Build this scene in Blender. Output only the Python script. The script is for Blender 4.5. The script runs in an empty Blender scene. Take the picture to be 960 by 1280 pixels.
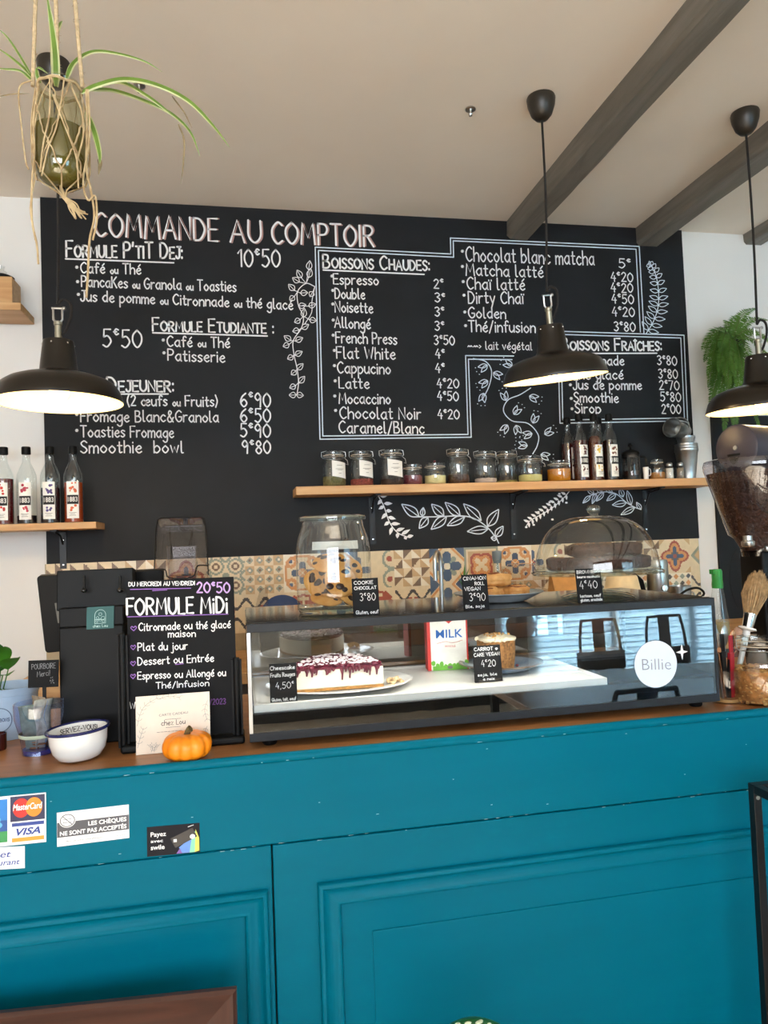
import bpy, math, random
from mathutils import Vector, Matrix, Quaternion
random.seed(7)
PI = math.pi
SC = bpy.context.scene
COL = SC.collection
V = Vector

# ------------------------------------------------------------------ camera
FOC, CW, CH = 911.05, 960, 1280
EYE = V((0, 0, 1.55))
yaw, pitch, roll = [math.radians(a) for a in (11.226, 2.354, -2.139)]
fw = V((math.sin(yaw) * math.cos(pitch), math.cos(yaw) * math.cos(pitch), math.sin(pitch)))
rt0 = V((math.cos(yaw), -math.sin(yaw), 0)); up0 = rt0.cross(fw)
RT = math.cos(roll) * rt0 + math.sin(roll) * up0
UP = -math.sin(roll) * rt0 + math.cos(roll) * up0
FW = fw
cd = bpy.data.cameras.new('camera'); cam = bpy.data.objects.new('camera', cd); COL.objects.link(cam)
cd.sensor_fit = 'VERTICAL'; cd.sensor_height = 36; cd.lens = 36 * FOC / CH; cd.clip_start = .02; cd.clip_end = 100
mw = Matrix.Identity(4)
for i in range(3):
    mw[i][0], mw[i][1], mw[i][2], mw[i][3] = RT[i], UP[i], -FW[i], EYE[i]
cam.matrix_world = mw
SC.camera = cam

# ------------------------------------------------------------------ light and exposure
SC.view_settings.view_transform = 'Standard'; SC.view_settings.look = 'None'
SC.view_settings.gamma = 1; SC.view_settings.use_curve_mapping = False
SC.view_settings.exposure = 0.32
cy = SC.cycles
cy.max_bounces = 10; cy.diffuse_bounces = 4; cy.glossy_bounces = 4; cy.transmission_bounces = 8; cy.transparent_max_bounces = 32
cy.caustics_reflective = False; cy.caustics_refractive = False; cy.sample_clamp_indirect = 6
cy.use_denoising = True
wd = bpy.data.worlds.new('daylight'); SC.world = wd; wd.use_nodes = True
wn = wd.node_tree.nodes; wbg = wn['Background']
wbg.inputs[0].default_value = (.80, .90, 1.0, 1); wbg.inputs[1].default_value = 3.2
DAY = [  # daylight coming in through each shop window: centre, size, watts
    ((-.6, -3.12, 1.9), (3.3, 1.7), 90, (.93, .96, 1.0)),
    ((3.75, -3.6, 1.45), (3.4, 2.8), 480, (.86, .94, 1.0)),
]
for c, s, w, colr in DAY:
    l = bpy.data.lights.new('window_daylight', 'AREA'); l.shape = 'RECTANGLE'; l.size, l.size_y = s; l.energy = w; l.color = colr
    o = bpy.data.objects.new('window_daylight', l); COL.objects.link(o); o.location = c; o.rotation_euler = (PI / 2, 0, 0)
sun = bpy.data.lights.new('sun', 'SUN'); sun.energy = 21; sun.angle = .02; sun.color = (1, .95, .86)
so = bpy.data.objects.new('sun', sun); COL.objects.link(so); so.rotation_euler = (math.radians(52), 0, math.radians(-14))
LAMP_W = 16.0
LED_W = 1.7

# ------------------------------------------------------------------ helpers: pixels of the 960x1280 photograph to points
def ray(px, py): return RT * ((px - 480) / FOC) - UP * ((py - 640) / FOC) + FW
def P(px, py, Y): d = ray(px, py); return EYE + d * (Y / d.y)
def Pz(px, py, z): d = ray(px, py); return EYE + d * ((z - EYE.z) / d.z)
def ppm(p): return FOC / (V(p) - EYE).dot(FW)

# ------------------------------------------------------------------ materials
def lin(h):
    h = h.lstrip('#'); c = [int(h[i:i + 2], 16) / 255 for i in (0, 2, 4)]
    return tuple(x / 12.92 if x <= .04045 else ((x + .055) / 1.055) ** 2.4 for x in c)
MATS = {}
def mat(name, col, rough=.5, metal=0, var=.08, scale=30, bump=0, bscale=60, spec=.5, emit=0, stretch=None, col2=None, trans=0, coat=0):
    if name in MATS: return MATS[name]
    m = bpy.data.materials.new(name); m.use_nodes = True; nt = m.node_tree; N = nt.nodes; L = nt.links
    b = N['Principled BSDF']; c = lin(col) if isinstance(col, str) else col
    b.inputs['Roughness'].default_value = rough; b.inputs['Metallic'].default_value = metal
    b.inputs['Specular IOR Level'].default_value = spec; b.inputs['Coat Weight'].default_value = coat
    tc = N.new('ShaderNodeTexCoord'); mp = N.new('ShaderNodeMapping'); L.new(tc.outputs['Object'], mp.inputs[0])
    if stretch: mp.inputs['Scale'].default_value = stretch
    no = N.new('ShaderNodeTexNoise'); no.inputs['Scale'].default_value = scale; no.inputs['Detail'].default_value = 4
    L.new(mp.outputs[0], no.inputs[0])
    rp = N.new('ShaderNodeValToRGB'); L.new(no.outputs[0], rp.inputs[0])
    c2 = (lin(col2) if isinstance(col2, str) else col2) if col2 else tuple(min(1, x * (1 + var)) for x in c)
    c1 = c if col2 else tuple(x * (1 - var) for x in c)
    rp.color_ramp.elements[0].position = .32; rp.color_ramp.elements[1].position = .68
    rp.color_ramp.elements[0].color = (*c1, 1); rp.color_ramp.elements[1].color = (*c2, 1)
    L.new(rp.outputs[0], b.inputs['Base Color'])
    if bump:
        n2 = N.new('ShaderNodeTexNoise'); n2.inputs['Scale'].default_value = bscale; n2.inputs['Detail'].default_value = 5
        L.new(mp.outputs[0], n2.inputs[0]); bp = N.new('ShaderNodeBump'); bp.inputs['Strength'].default_value = bump; bp.inputs['Distance'].default_value = .01
        L.new(n2.outputs[0], bp.inputs['Height']); L.new(bp.outputs[0], b.inputs['Normal'])
    if emit:
        L.new(rp.outputs[0], b.inputs['Emission Color']); b.inputs['Emission Strength'].default_value = emit
    if trans:
        tr = N.new('ShaderNodeBsdfTranslucent'); L.new(rp.outputs[0], tr.inputs[0]); mx = N.new('ShaderNodeMixShader'); mx.inputs[0].default_value = trans
        L.new(b.outputs[0], mx.inputs[1]); L.new(tr.outputs[0], mx.inputs[2]); L.new(mx.outputs[0], N['Material Output'].inputs[0])
    MATS[name] = m; return m
def glass(name, tint=(.97, .985, .98), ior=1.45, rough=.01, gain=1.0, base=0.0, gloss=(1, 1, 1)):
    """clear thin-walled glass: what lies behind shows through, the Fresnel share mirrors the room"""
    if name in MATS: return MATS[name]
    m = bpy.data.materials.new(name); m.use_nodes = True; nt = m.node_tree; N = nt.nodes; L = nt.links
    N.remove(N['Principled BSDF'])
    tr = N.new('ShaderNodeBsdfTransparent'); tr.inputs[0].default_value = (*tint, 1)
    gl = N.new('ShaderNodeBsdfGlossy'); gl.inputs['Roughness'].default_value = rough; gl.inputs[0].default_value = (*gloss, 1)
    f0 = ((ior - 1) / (ior + 1)) ** 2
    lw = N.new('ShaderNodeLayerWeight'); lw.inputs[0].default_value = .5; pw = N.new('ShaderNodeMath'); pw.operation = 'POWER'; pw.inputs[1].default_value = 5; L.new(lw.outputs['Facing'], pw.inputs[0])
    ma = N.new('ShaderNodeMath'); ma.operation = 'MULTIPLY_ADD'; ma.use_clamp = True; ma.inputs[1].default_value = (1 - f0) * min(1, gain * .75); ma.inputs[2].default_value = f0 * gain + base
    no = N.new('ShaderNodeTexNoise'); no.inputs['Scale'].default_value = 9
    bp = N.new('ShaderNodeBump'); bp.inputs['Strength'].default_value = .02; L.new(no.outputs[0], bp.inputs['Height']); L.new(bp.outputs[0], gl.inputs['Normal'])
    L.new(pw.outputs[0], ma.inputs[0]); mx = N.new('ShaderNodeMixShader'); L.new(ma.outputs[0], mx.inputs[0])
    L.new(tr.outputs[0], mx.inputs[1]); L.new(gl.outputs[0], mx.inputs[2]); L.new(mx.outputs[0], N['Material Output'].inputs[0])
    MATS[name] = m; return m
def wood(name, c1, c2, rough=.45, axis=0, scale=3.0, bump=.05, coat=0):
    if name in MATS: return MATS[name]
    m = mat(name, c1, rough, col2=c2, scale=scale, bump=bump, bscale=scale * 8, coat=coat)
    mp = [n for n in m.node_tree.nodes if n.type == 'MAPPING'][0]
    s = [9, 9, 9]; s[axis] = .9; mp.inputs['Scale'].default_value = s
    for n in m.node_tree.nodes:
        if n.type == 'TEX_NOISE': n.inputs['Distortion'].default_value = 1.2; n.inputs['Detail'].default_value = 8
    return m

# ------------------------------------------------------------------ mesh builder
class MB:
    def __init__(s): s.v = []; s.f = []; s.m = []
    def add(s, vs, fs, m=0):
        b = len(s.v); s.v += [tuple(v) for v in vs]
        for f in fs: s.f.append([b + i for i in f]); s.m.append(m)
        return s
    def box(s, lo, hi, m=0, rot=None, piv=None):
        x0, y0, z0 = lo; x1, y1, z1 = hi
        vs = [V(p) for p in ((x0, y0, z0), (x1, y0, z0), (x1, y1, z0), (x0, y1, z0), (x0, y0, z1), (x1, y0, z1), (x1, y1, z1), (x0, y1, z1))]
        if rot is not None:
            pv = V(piv) if piv else (V(lo) + V(hi)) / 2
            vs = [pv + rot @ (v - pv) for v in vs]
        return s.add(vs, [(3, 2, 1, 0), (4, 5, 6, 7), (0, 1, 5, 4), (1, 2, 6, 5), (2, 3, 7, 6), (3, 0, 4, 7)], m)
    def lathe(s, prof, n=32, m=0, c=(0, 0, 0), M=None, a0=0, a1=2 * PI, wob=None):
        c = V(c); full = abs(a1 - a0 - 2 * PI) < 1e-6; k = n if full else n + 1
        vs = []; idx = []
        for r, z in prof:
            row = []
            if r < 1e-6:
                row = [len(vs)] * k; vs.append(V((0, 0, z)))
            else:
                for i in range(k):
                    a = a0 + (a1 - a0) * i / n; rr = r * (wob(a, z) if wob else 1)
                    row.append(len(vs)); vs.append(V((rr * math.cos(a), rr * math.sin(a), z)))
            idx.append(row)
        fs = []
        for j in range(len(prof) - 1):
            for i in range(n):
                i2 = (i + 1) % k
                q = [idx[j][i], idx[j][i2], idx[j + 1][i2], idx[j + 1][i]]
                q = list(dict.fromkeys(q))
                if len(q) > 2: fs.append(q)
        if M is not None: vs = [M @ v for v in vs]
        return s.add([c + v for v in vs], fs, m)
    def tube(s, pts, r, n=8, m=0, closed=False):
        pts = [V(p) for p in pts]; k = len(pts)
        if k < 2: return s
        rs = r if isinstance(r, (list, tuple)) else [r] * k
        t0 = (pts[1] - pts[0]).normalized(); nx = t0.orthogonal().normalized(); vs = []; fs = []
        for i, p in enumerate(pts):
            if closed: t = pts[(i + 1) % k] - pts[i - 1]
            else: t = pts[min(i + 1, k - 1)] - pts[max(i - 1, 0)]
            t = t.normalized() if t.length > 1e-9 else t0
            nx = (nx - t * nx.dot(t)); nx = nx.normalized() if nx.length > 1e-6 else t.orthogonal().normalized()
            by = t.cross(nx)
            for j in range(n):
                a = 2 * PI * j / n; vs.append(p + (nx * math.cos(a) + by * math.sin(a)) * rs[i])
        for i in range(k if closed else k - 1):
            for j in range(n):
                i2 = (i + 1) % k; fs.append((i * n + j, i * n + (j + 1) % n, i2 * n + (j + 1) % n, i2 * n + j))
        if not closed:
            fs.append(tuple(range(n - 1, -1, -1))); fs.append(tuple(range((k - 1) * n, k * n)))
        return s.add(vs, fs, m)
    def ball(s, c, r, n=14, k=8, m=0, wob=None, M=None):
        r = (r, r, r) if isinstance(r, (int, float)) else r; c = V(c); vs = [V((0, 0, -1))]; fs = []
        for j in range(1, k):
            b = -PI / 2 + PI * j / k
            for i in range(n):
                a = 2 * PI * i / n; vs.append(V((math.cos(a) * math.cos(b), math.sin(a) * math.cos(b), math.sin(b))))
        vs.append(V((0, 0, 1)))
        for i in range(n): fs.append((0, 1 + (i + 1) % n, 1 + i)); fs.append((len(vs) - 1, 1 + (k - 2) * n + i, 1 + (k - 2) * n + (i + 1) % n))
        for j in range(k - 2):
            for i in range(n): fs.append((1 + j * n + i, 1 + j * n + (i + 1) % n, 1 + (j + 1) * n + (i + 1) % n, 1 + (j + 1) * n + i))
        out = []
        for v in vs:
            q = v * (wob(v) if wob else 1); q = V((q.x * r[0], q.y * r[1], q.z * r[2]))
            out.append(c + (M @ q if M is not None else q))
        return s.add(out, fs, m)
    def prism(s, poly, fr, d0, d1, m=0):
        """outline poly [(u,v)] on frame fr, extruded between depths d0 and d1"""
        n = len(poly); vs = [fr(u, v, d0) for u, v in poly] + [fr(u, v, d1) for u, v in poly]
        fs = [tuple(range(n - 1, -1, -1)), tuple(range(n, 2 * n))] + [(i, (i + 1) % n, n + (i + 1) % n, n + i) for i in range(n)]
        return s.add(vs, fs, m)
    def face(s, pts, m=0): return s.add(pts, [tuple(range(len(pts)))], m)
    def ribbon(s, pts, w, n, m=0, caps=True):
        """flat painted line of width w along pts on a surface with normal n"""
        pts = [V(p) for p in pts]; q = [pts[0]]
        for p in pts[1:]:
            if (p - q[-1]).length > w * .12: q.append(p)
        if len(q) < 2: q.append(q[0] + V((w * .13, 0, 0)))
        vs = []; k = len(q)
        for i, p in enumerate(q):
            t = (q[min(i + 1, k - 1)] - q[max(i - 1, 0)]).normalized(); sd = n.cross(t) * (w / 2)
            vs += [p - sd, p + sd]
        s.add(vs, [(2 * i, 2 * i + 2, 2 * i + 3, 2 * i + 1) for i in range(k - 1)], m)
        if caps:
            for e, o in ((q[0], q[1]), (q[-1], q[-2])):
                t = (e - o).normalized(); sd = n.cross(t)
                s.face([e + (sd * math.cos(a) + t * math.sin(a)) * (w / 2) for a in [PI * j / 5 for j in range(6)]], m)
        return s
    def build(s, name, mats, parent=None, loc=None, smooth=40, bevel=0, sub=0):
        me = bpy.data.meshes.new(name); me.from_pydata(s.v, [], s.f); me.update()
        for m in (mats if isinstance(mats, (list, tuple)) else [mats]): me.materials.append(m)
        me.polygons.foreach_set('material_index', s.m)
        if smooth:
            me.polygons.foreach_set('use_smooth', [True] * len(s.f)); me.set_sharp_from_angle(angle=math.radians(smooth))
        o = bpy.data.objects.new(name, me); COL.objects.link(o)
        if parent is not None: o.parent = parent
        if loc is not None: o.location = loc
        if sub:
            md = o.modifiers.new('smooth', 'SUBSURF'); md.levels = md.render_levels = sub
        if bevel:
            md = o.modifiers.new('edge', 'BEVEL'); md.width = bevel; md.segments = 3; md.limit_method = 'ANGLE'; md.angle_limit = math.radians(50)
        return o
def tag(o, label=None, cat=None, group=None, kind=None):
    if label: o['label'] = label
    if cat: o['category'] = cat
    if group: o['group'] = group
    if kind: o['kind'] = kind
    return o
def thing(name, label, cat, loc=(0, 0, 0), rz=0, group=None):
    o = bpy.data.objects.new(name, None); COL.objects.link(o); o.location = loc; o.rotation_euler = (0, 0, rz); o.empty_display_size = .05
    return tag(o, label, cat, group)
def copy_tree(o, parent=None):
    c = o.copy(); COL.objects.link(c)
    if parent is not None: c.parent = parent
    for ch in list(o.children): copy_tree(ch, c)
    return c
def frame(o, u, v, n=None):
    o, u, v = V(o), V(u), V(v); n = n if n is not None else u.cross(v).normalized()
    return lambda a, b, d=0: o + u * a + v * b + n * d
def RX(a): return Matrix.Rotation(a, 3, 'X')
def RY(a): return Matrix.Rotation(a, 3, 'Y')
def RZ(a): return Matrix.Rotation(a, 3, 'Z')
def crom(pts, k=5, closed=False):
    pts = [V(p) for p in pts]; n = len(pts); out = []
    if n < 3: return pts
    for i in range(n if closed else n - 1):
        a = pts[(i - 1) % n] if closed or i > 0 else pts[0] * 2 - pts[1]
        b, c = pts[i], pts[(i + 1) % n]
        d = pts[(i + 2) % n] if closed or i + 2 < n else pts[-1] * 2 - pts[-2]
        for j in range(k):
            t = j / k; out.append(.5 * ((2 * b) + (c - a) * t + (2 * a - 5 * b + 4 * c - d) * t * t + (3 * b - a - 3 * c + d) * t ** 3))
    out.append(pts[0] if closed else pts[-1])
    return out

# ------------------------------------------------------------------ lettering: a hand-written pen alphabet and printed type
GL = {
 'a': '4.4|~4,5 2.2,6 0,3 2,0 4,2.5|4,6 4,.6 4.6,0', 'b': '4.2|0,10 0,0|~0,4 2.2,6 4.2,3 2,0 0,1.2', 'c': '3.8|~3.8,5 2,6 0,3 2,0 3.9,1.2',
 'd': '4.2|~4,5 2.2,6 0,3 2,0 4,2.2|4,10 4,0', 'e': '4|~0,3 2.5,3.3 3.8,4.4 2.3,6 0,3 2,0 4,1.1', 'f': '3.2|~3.8,9 2.8,10 1.4,8.5 1.4,0|0,6 3.2,6',
 'g': '4|~4,5 2.2,6 0,3 2,.4 4,2.5|~4,6 4,0 3.4,-3.2 1.6,-4 0,-2.6', 'h': '4|0,10 0,0|~0,4 2.2,6 4,4.4 4,0', 'i': '.6|.3,6 .3,0|.3,8.3 .3,8.8',
 'j': '1.6|~1.4,6 1.4,-2 .6,-4 -.8,-3.4|1.4,8.3 1.4,8.8', 'k': '3.8|0,10 0,0|3.6,6 0,2.6|1.2,3.6 3.8,0', 'l': '1.6|~.3,10 .3,2 .8,.2 1.6,.3', 'm': '6|0,6 0,0|~0,4 1.6,6 3,4.6 3,0|~3,4 4.6,6 6,4.6 6,0',
 'n': '4|0,6 0,0|~0,4 2.2,6 4,4.4 4,0', 'o': '4.2|~2.1,6 0,3 2.1,0 4.2,3 2.1,6', 'p': '4.2|0,6 0,-4|~0,4.2 2.2,6 4.2,3 2,0 0,1.2', 'q': '4.2|~4,5 2,6 0,3 2,0 4,2|4,6 4,-4',
 'r': '3|0,6 0,0|~0,3.4 1.2,5.6 3,5.8', 's': '3.2|~3.2,5.2 1.6,6 .2,4.7 1.7,3.1 3.2,1.6 1.5,0 0,.8', 't': '3|~1.3,9 1.3,1.6 1.9,.2 3,.6|0,6 3,6', 'u': '4|~0,6 0,2 1.8,0 4,2.6|4,6 4,0', 'v': '3.8|0,6 1.9,0 3.8,6',
 'w': '5.6|0,6 1.4,0 2.8,5 4.2,0 5.6,6', 'x': '3.6|0,6 3.6,0|3.6,6 0,0', 'y': '4|0,6 2,.4|4,6 1,-4', 'z': '3.6|0,6 3.6,6 0,0 3.6,0',
 'A': '5.6|0,0 2.8,10 5.6,0|1,3.6 4.6,3.6', 'B': '4.6|0,0 0,10|~0,10 3,9.6 3.6,7.6 2.6,5.6 0,5.2|~0,5.2 3.2,4.8 4.6,2.6 3.2,.3 0,0', 'C': '5|~5,8.6 3,10 .4,7 .4,3 2.6,0 5,1.4', 'D': '5|0,0 0,10|~0,10 3,9.2 5,5 3,.6 0,0',
 'E': '4.2|4.2,10 0,10 0,0 4.2,0|0,5.2 3.6,5.2', 'F': '4|4.2,10 0,10 0,0|0,5.2 3.4,5.2', 'G': '5.2|~5,8.6 3,10 .4,7 .4,3 2.6,0 5,1.6 5.2,4.4|3,4.4 5.2,4.4', 'H': '5|0,10 0,0|5,10 5,0|0,5 5,5', 'I': '.6|.3,10 .3,0', 'J': '3.4|~3.2,10 3.2,2.4 2,0 .4,.6 0,2|1.2,10 4.4,10',
 'K': '4.6|0,10 0,0|4.4,10 0,4.4|1.4,5.8 4.6,0', 'L': '3.8|0,10 0,0 3.8,0', 'M': '6.6|0,0 .8,10 3.3,3 5.8,10 6.6,0', 'N': '5|0,0 0,10 5,0 5,10', 'O': '5.6|~2.8,10 .2,7 .2,3 2.8,0 5.4,3 5.4,7 2.8,10', 'P': '4.4|0,0 0,10|~0,10 3.2,9.6 4.4,7.4 3.2,5 0,4.6',
 'Q': '5.6|~2.8,10 .2,7 .2,3 2.8,0 5.4,3 5.4,7 2.8,10|3.4,2.4 5.6,-.6', 'R': '4.8|0,0 0,10|~0,10 3.2,9.6 4.4,7.6 3,5.4 0,5|1.6,5 4.8,0', 'S': '4.2|~4.2,8.6 2.4,10 .4,8.2 1.2,6 3.2,4.4 4.2,2.2 2.2,0 0,1.4', 'T': '5|0,10 5,10|2.5,10 2.5,0', 'U': '4.8|~0,10 0,3 2.4,0 4.8,3 4.8,10',
 'V': '5|0,10 2.5,0 5,10', 'W': '7|0,10 1.8,0 3.5,8 5.2,0 7,10', 'X': '4.8|0,10 4.8,0|4.8,10 0,0', 'Y': '4.8|0,10 2.4,5 2.4,0|4.8,10 2.4,5', 'Z': '4.4|0,10 4.4,10 0,0 4.4,0',
 '0': '4.4|~2.2,10 .1,7 .1,3 2.2,0 4.3,3 4.3,7 2.2,10', '1': '2|0,7.6 1.8,10 1.8,0', '2': '4|~.2,8 2,10 3.8,8 2.6,4.6 0,0|0,0 4,0', '3': '3.8|~.2,9 2,10 3.6,7.8 1.6,5.4|~1.6,5.4 3.8,3 2,0 0,1.2', '4': '4|2.4,10 0,3.4 4,3.4|3,6 3,0',
 '5': '4|3.8,10 .6,10 .4,5.6|~.4,5.6 2.4,6.2 4,3.2 2,0 0,1', '6': '4|~3.4,9.6 1,7 0,3 2,0 4,2.6 2.2,5.2 .2,3', '7': '3.8|0,10 3.8,10 1.2,0', '8': '4|~2,5.4 .4,7.6 2,10 3.6,7.6 2,5.4 .1,2.6 2,0 3.9,2.6 2,5.4', '9': '4|~3.8,7.4 2,10 .1,7.2 1.8,4.8 3.8,7.2|3.8,7.6 3.4,0',
 ':': '.6|.3,5 .3,5.6|.3,.6 .3,1.2', '.': '.5|.2,0 .2,.5', ',': '.8|.5,.6 0,-1.4', "'": '.6|.4,10 .1,7.6', '/': '3.4|0,-1 3.4,10', '(': '1.8|~1.8,11 .2,5 1.8,-1', ')': '1.8|~0,11 1.6,5 0,-1', '+': '3.4|0,4 3.4,4|1.7,6 1.7,2', '-': '2.6|0,3.6 2.6,3.6', '!': '.6|.3,10 .3,3|.3,0 .3,.5',
 '&': '5.4|~5,0 1.4,7 2.2,10 3.6,8 .4,3 1.6,0 3.6,.6 5.2,4', '*': '1.4|.2,7 1.4,8.6|1.4,7 .2,8.6', '~': '5|~0,3 1.2,4.4 2.4,3 3.6,4.4 5,3', '>': '2|0,5 2,3.4 0,1.8', '\u20ac': '2.1|~2.1,9.7 1,10.2 .2,8.6 1,7 2.1,7.5|-.2,8.6 1.2,8.6', '\u2665': '4.6|~2.3,0 0,3.6 1,5.6 2.3,4 3.6,5.6 4.6,3.6 2.3,0', '\u00b7': '1|.4,5 .6,5.4',
}
ACC = {'é': ('e', 'a'), 'è': ('e', 'g'), 'ê': ('e', 'c'), 'ï': ('i', 'd'), 'î': ('i', 'c'), 'É': ('E', 'A'), 'È': ('E', 'G'), 'Î': ('I', 'C')}
def glyph(ch):
    acc = None
    if ch in ACC: ch, acc = ACC[ch]
    w, *st = GL[ch].split('|'); w = float(w); out = []
    for s in st:
        sm = s[0] == '~'; pts = [V((*[float(t) for t in q.split(',')], 0)) for q in s.lstrip('~').split()]
        out.append(crom(pts, 5, False) if sm and len(pts) > 2 else pts)
    if acc:
        y = 7.4 if acc in 'agcd' else 11; x = w / 2
        if acc in 'dc' and ch == 'i': out = out[:1]
        if acc in 'cC' and ch in 'iI': y = 7.6 if ch == 'i' else 11
        out += {'a': [[V((x, y, 0)), V((x + 1.6, y + 2, 0))]], 'g': [[V((x - 1.4, y + 2, 0)), V((x + .2, y, 0))]], 'c': [[V((x - 1.3, y, 0)), V((x, y + 1.5, 0)), V((x + 1.3, y, 0))]], 'd': [[V((x - 1, y, 0)), V((x - 1, y + .6, 0))], [V((x + 1, y, 0)), V((x + 1, y + .6, 0))]]}[acc.lower()]
    return w, out
def script(text, caps=False):
    """strokes of a hand-written line, cap height 10: words in {} smaller; caps=True gives small capitals"""
    x = 0; out = []; sc = 1
    for ch in text:
        if ch == '{': sc = .68; continue
        if ch == '}': sc = 1; continue
        if ch == ' ': x += 3.6 * sc; continue
        s = sc; c = ch
        if ch == 'œ':
            for c2, dx in (('o', 0), ('e', 3.6)):
                for st in glyph(c2)[1]: out.append([V((x + (p.x + dx) * s, p.y * s, 0)) for p in st])
            x += 9.3 * s; continue
        if caps and ch.isalpha() and ch.upper() != ch: s *= .74; c = ch.upper()
        w, st = glyph(c); jy = random.uniform(-.25, .25)
        for t in st: out.append([V((x + p.x * s, p.y * s + jy, 0)) for p in t])
        x += (w + 1.7) * s
    return max(x - 1.7, .1), out
def pen(mb, text, p0, p1, cap, w, up, n, m=0, caps=False, off=.0006):
    """write text from p0 to p1 along a surface, capital height cap, stroke width w"""
    W, st = script(text, caps); p0, p1 = V(p0), V(p1); u = (p1 - p0) / W; v = up * (cap / 10)
    for s in st: mb.ribbon([p0 + u * p.x + v * p.y + n * off for p in s], w, n, m)
    return mb
def printed(mb, text, p0, p1, cap, up, n, m=0, bold=0, shear=0, off=.0006):
    """printed type fitted between p0 and p1"""
    cu = bpy.data.curves.new('type', 'FONT'); cu.body = text; cu.size = 1; cu.offset = bold; cu.shear = shear; cu.resolution_u = 3
    o = bpy.data.objects.new('type', cu); COL.objects.link(o); bpy.context.view_layer.update()
    me = bpy.data.meshes.new_from_object(o.evaluated_get(bpy.context.evaluated_depsgraph_get()))
    xs = [v.co.x for v in me.vertices]; x0, x1 = min(xs), max(xs); p0, p1 = V(p0), V(p1); u = (p1 - p0) / (x1 - x0); vv = up * (cap / .729)
    mb.add([p0 + u * (v.co.x - x0) + vv * v.co.y + n * off for v in me.vertices], [tuple(p.vertices) for p in me.polygons], m)
    bpy.data.objects.remove(o); bpy.data.curves.remove(cu); bpy.data.meshes.remove(me)
    return mb
FRONT = V((0, -1, 0)); ZUP = V((0, 0, 1))
# ------------------------------------------------------------------ materials used all over
WHITEWALL = mat('white_wall_paint', 'ECEAE6', .8, var=.015, scale=4, bump=.03, bscale=90)
CEIL = mat('beige_ceiling_paint', 'F1E8DB', .85, var=.025, scale=2.2, bump=.04, bscale=50)
BLACKB = mat('blackboard_paint', '14161A', .62, var=.18, scale=5, bump=.02, bscale=120, spec=.3)
CHALK = mat('white_chalk_pen', 'F2F2F2', .8, var=.03)
CHALKB = mat('pale_blue_chalk_pen', 'DCE8F2', .8, var=.05)
CHALKR = mat('rose_chalk_pen', 'B08A82', .8, var=.05)
TEAL = mat('teal_gloss_paint', '00657B', .36, var=.05, scale=2.5, bump=.05, bscale=28, stretch=(.5, 1, 3), spec=.07)
BEAMW = wood('grey_painted_beam', '68645C', '7E7A72', .6, axis=1, scale=2.2, bump=.25)
OAK = wood('pale_oak', 'BE8C58', 'D8AC78', .5, axis=0, scale=2.4)
WORK = wood('brown_worktop', '8A5B35', 'A87446', .35, axis=0, scale=2.0)
BLKM = mat('black_metal', '131416', .38, metal=.3, var=.1, spec=.5)
BLKP = mat('black_plastic', '08090A', .5, var=.1, spec=.2)
BLKG = mat('black_gloss', '0A0B0D', .08, var=.1, spec=.6)
DGREY = mat('dark_grey_metal', '24262A', .5, metal=.0, spec=.3, var=.06)
STEEL = mat('brushed_steel', 'B9B9B6', .28, metal=1, var=.05)
CHROME = mat('chrome', 'DADADA', .1, metal=1, var=.02)
ZINC = mat('galvanised_zinc', 'B2B6B8', .3, metal=1, var=.18, scale=18)
GLASS = glass('clear_glass', (.965, .98, .975), 1.5, gain=1.25, base=.01)
GLASSG = glass('greenish_glass', (.87, .95, .90), 1.5, gain=1.5, base=.03)
WHITE = mat('white_card', 'F0EEE9', .6, var=.02)
PORC = mat('white_porcelain', 'EEEDEA', .15, var=.01, coat=.3)
SLATE = mat('black_card', '101114', .75, var=.12, spec=.25)
CARDINK = mat('black_ink', '1A1A1E', .7)
GREYINK = mat('grey_ink', '77716C', .7)

# ------------------------------------------------------------------ the room shell
YW, ZC = 3.30, 3.083
XL, XR, YF = -2.3, 5.3, -3.2
def structure(name, mb, m, **k): return tag(mb.build(name, m, **k), kind='structure')
structure('wall_back', MB().box((XL - .1, YW, -.1), (XR + .1, YW + .12, ZC + .1)), WHITEWALL)
structure('wall_left', MB().box((XL - .12, YF - .1, -.1), (XL, YW, ZC + .1)), WHITEWALL)
structure('wall_right', MB().box((XR, YF - .1, -.1), (XR + .12, YW, ZC + .1)), WHITEWALL)
structure('ceiling', MB().box((XL - .1, YF - .1, ZC), (XR + .1, YW + .1, ZC + .12)), CEIL)
structure('floor', MB().box((XL - .1, YF - .1, -.12), (XR + .1, YW + .1, 0)), wood('floor_boards', 'BFAC94', 'D2C0A8', .5, axis=1, scale=1.6))
WIN = [(-2.25, 1.05, 1.0, 2.85), (2.66, 5.2, .10, 2.75)]
w = MB(); y0, y1 = YF - .12, YF
w.box((XL, y0, 0), (XR, y1, .10)).box((XL, y0, .10), (2.66, y1, 1.0)).box((XL, y0, 2.75), (XR, y1, ZC)).box((1.05, y0, 1.0), (2.66, y1, 2.75)).box((5.2, y0, .1), (XR, y1, 2.75)).box((XL, y0, 1.0), (-2.25, y1, 2.75))
structure('wall_front', w, mat('dark_front_wall', '3B3733', .7))
WFR = mat('dark_window_frame', '2A2D31', .5)
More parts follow.
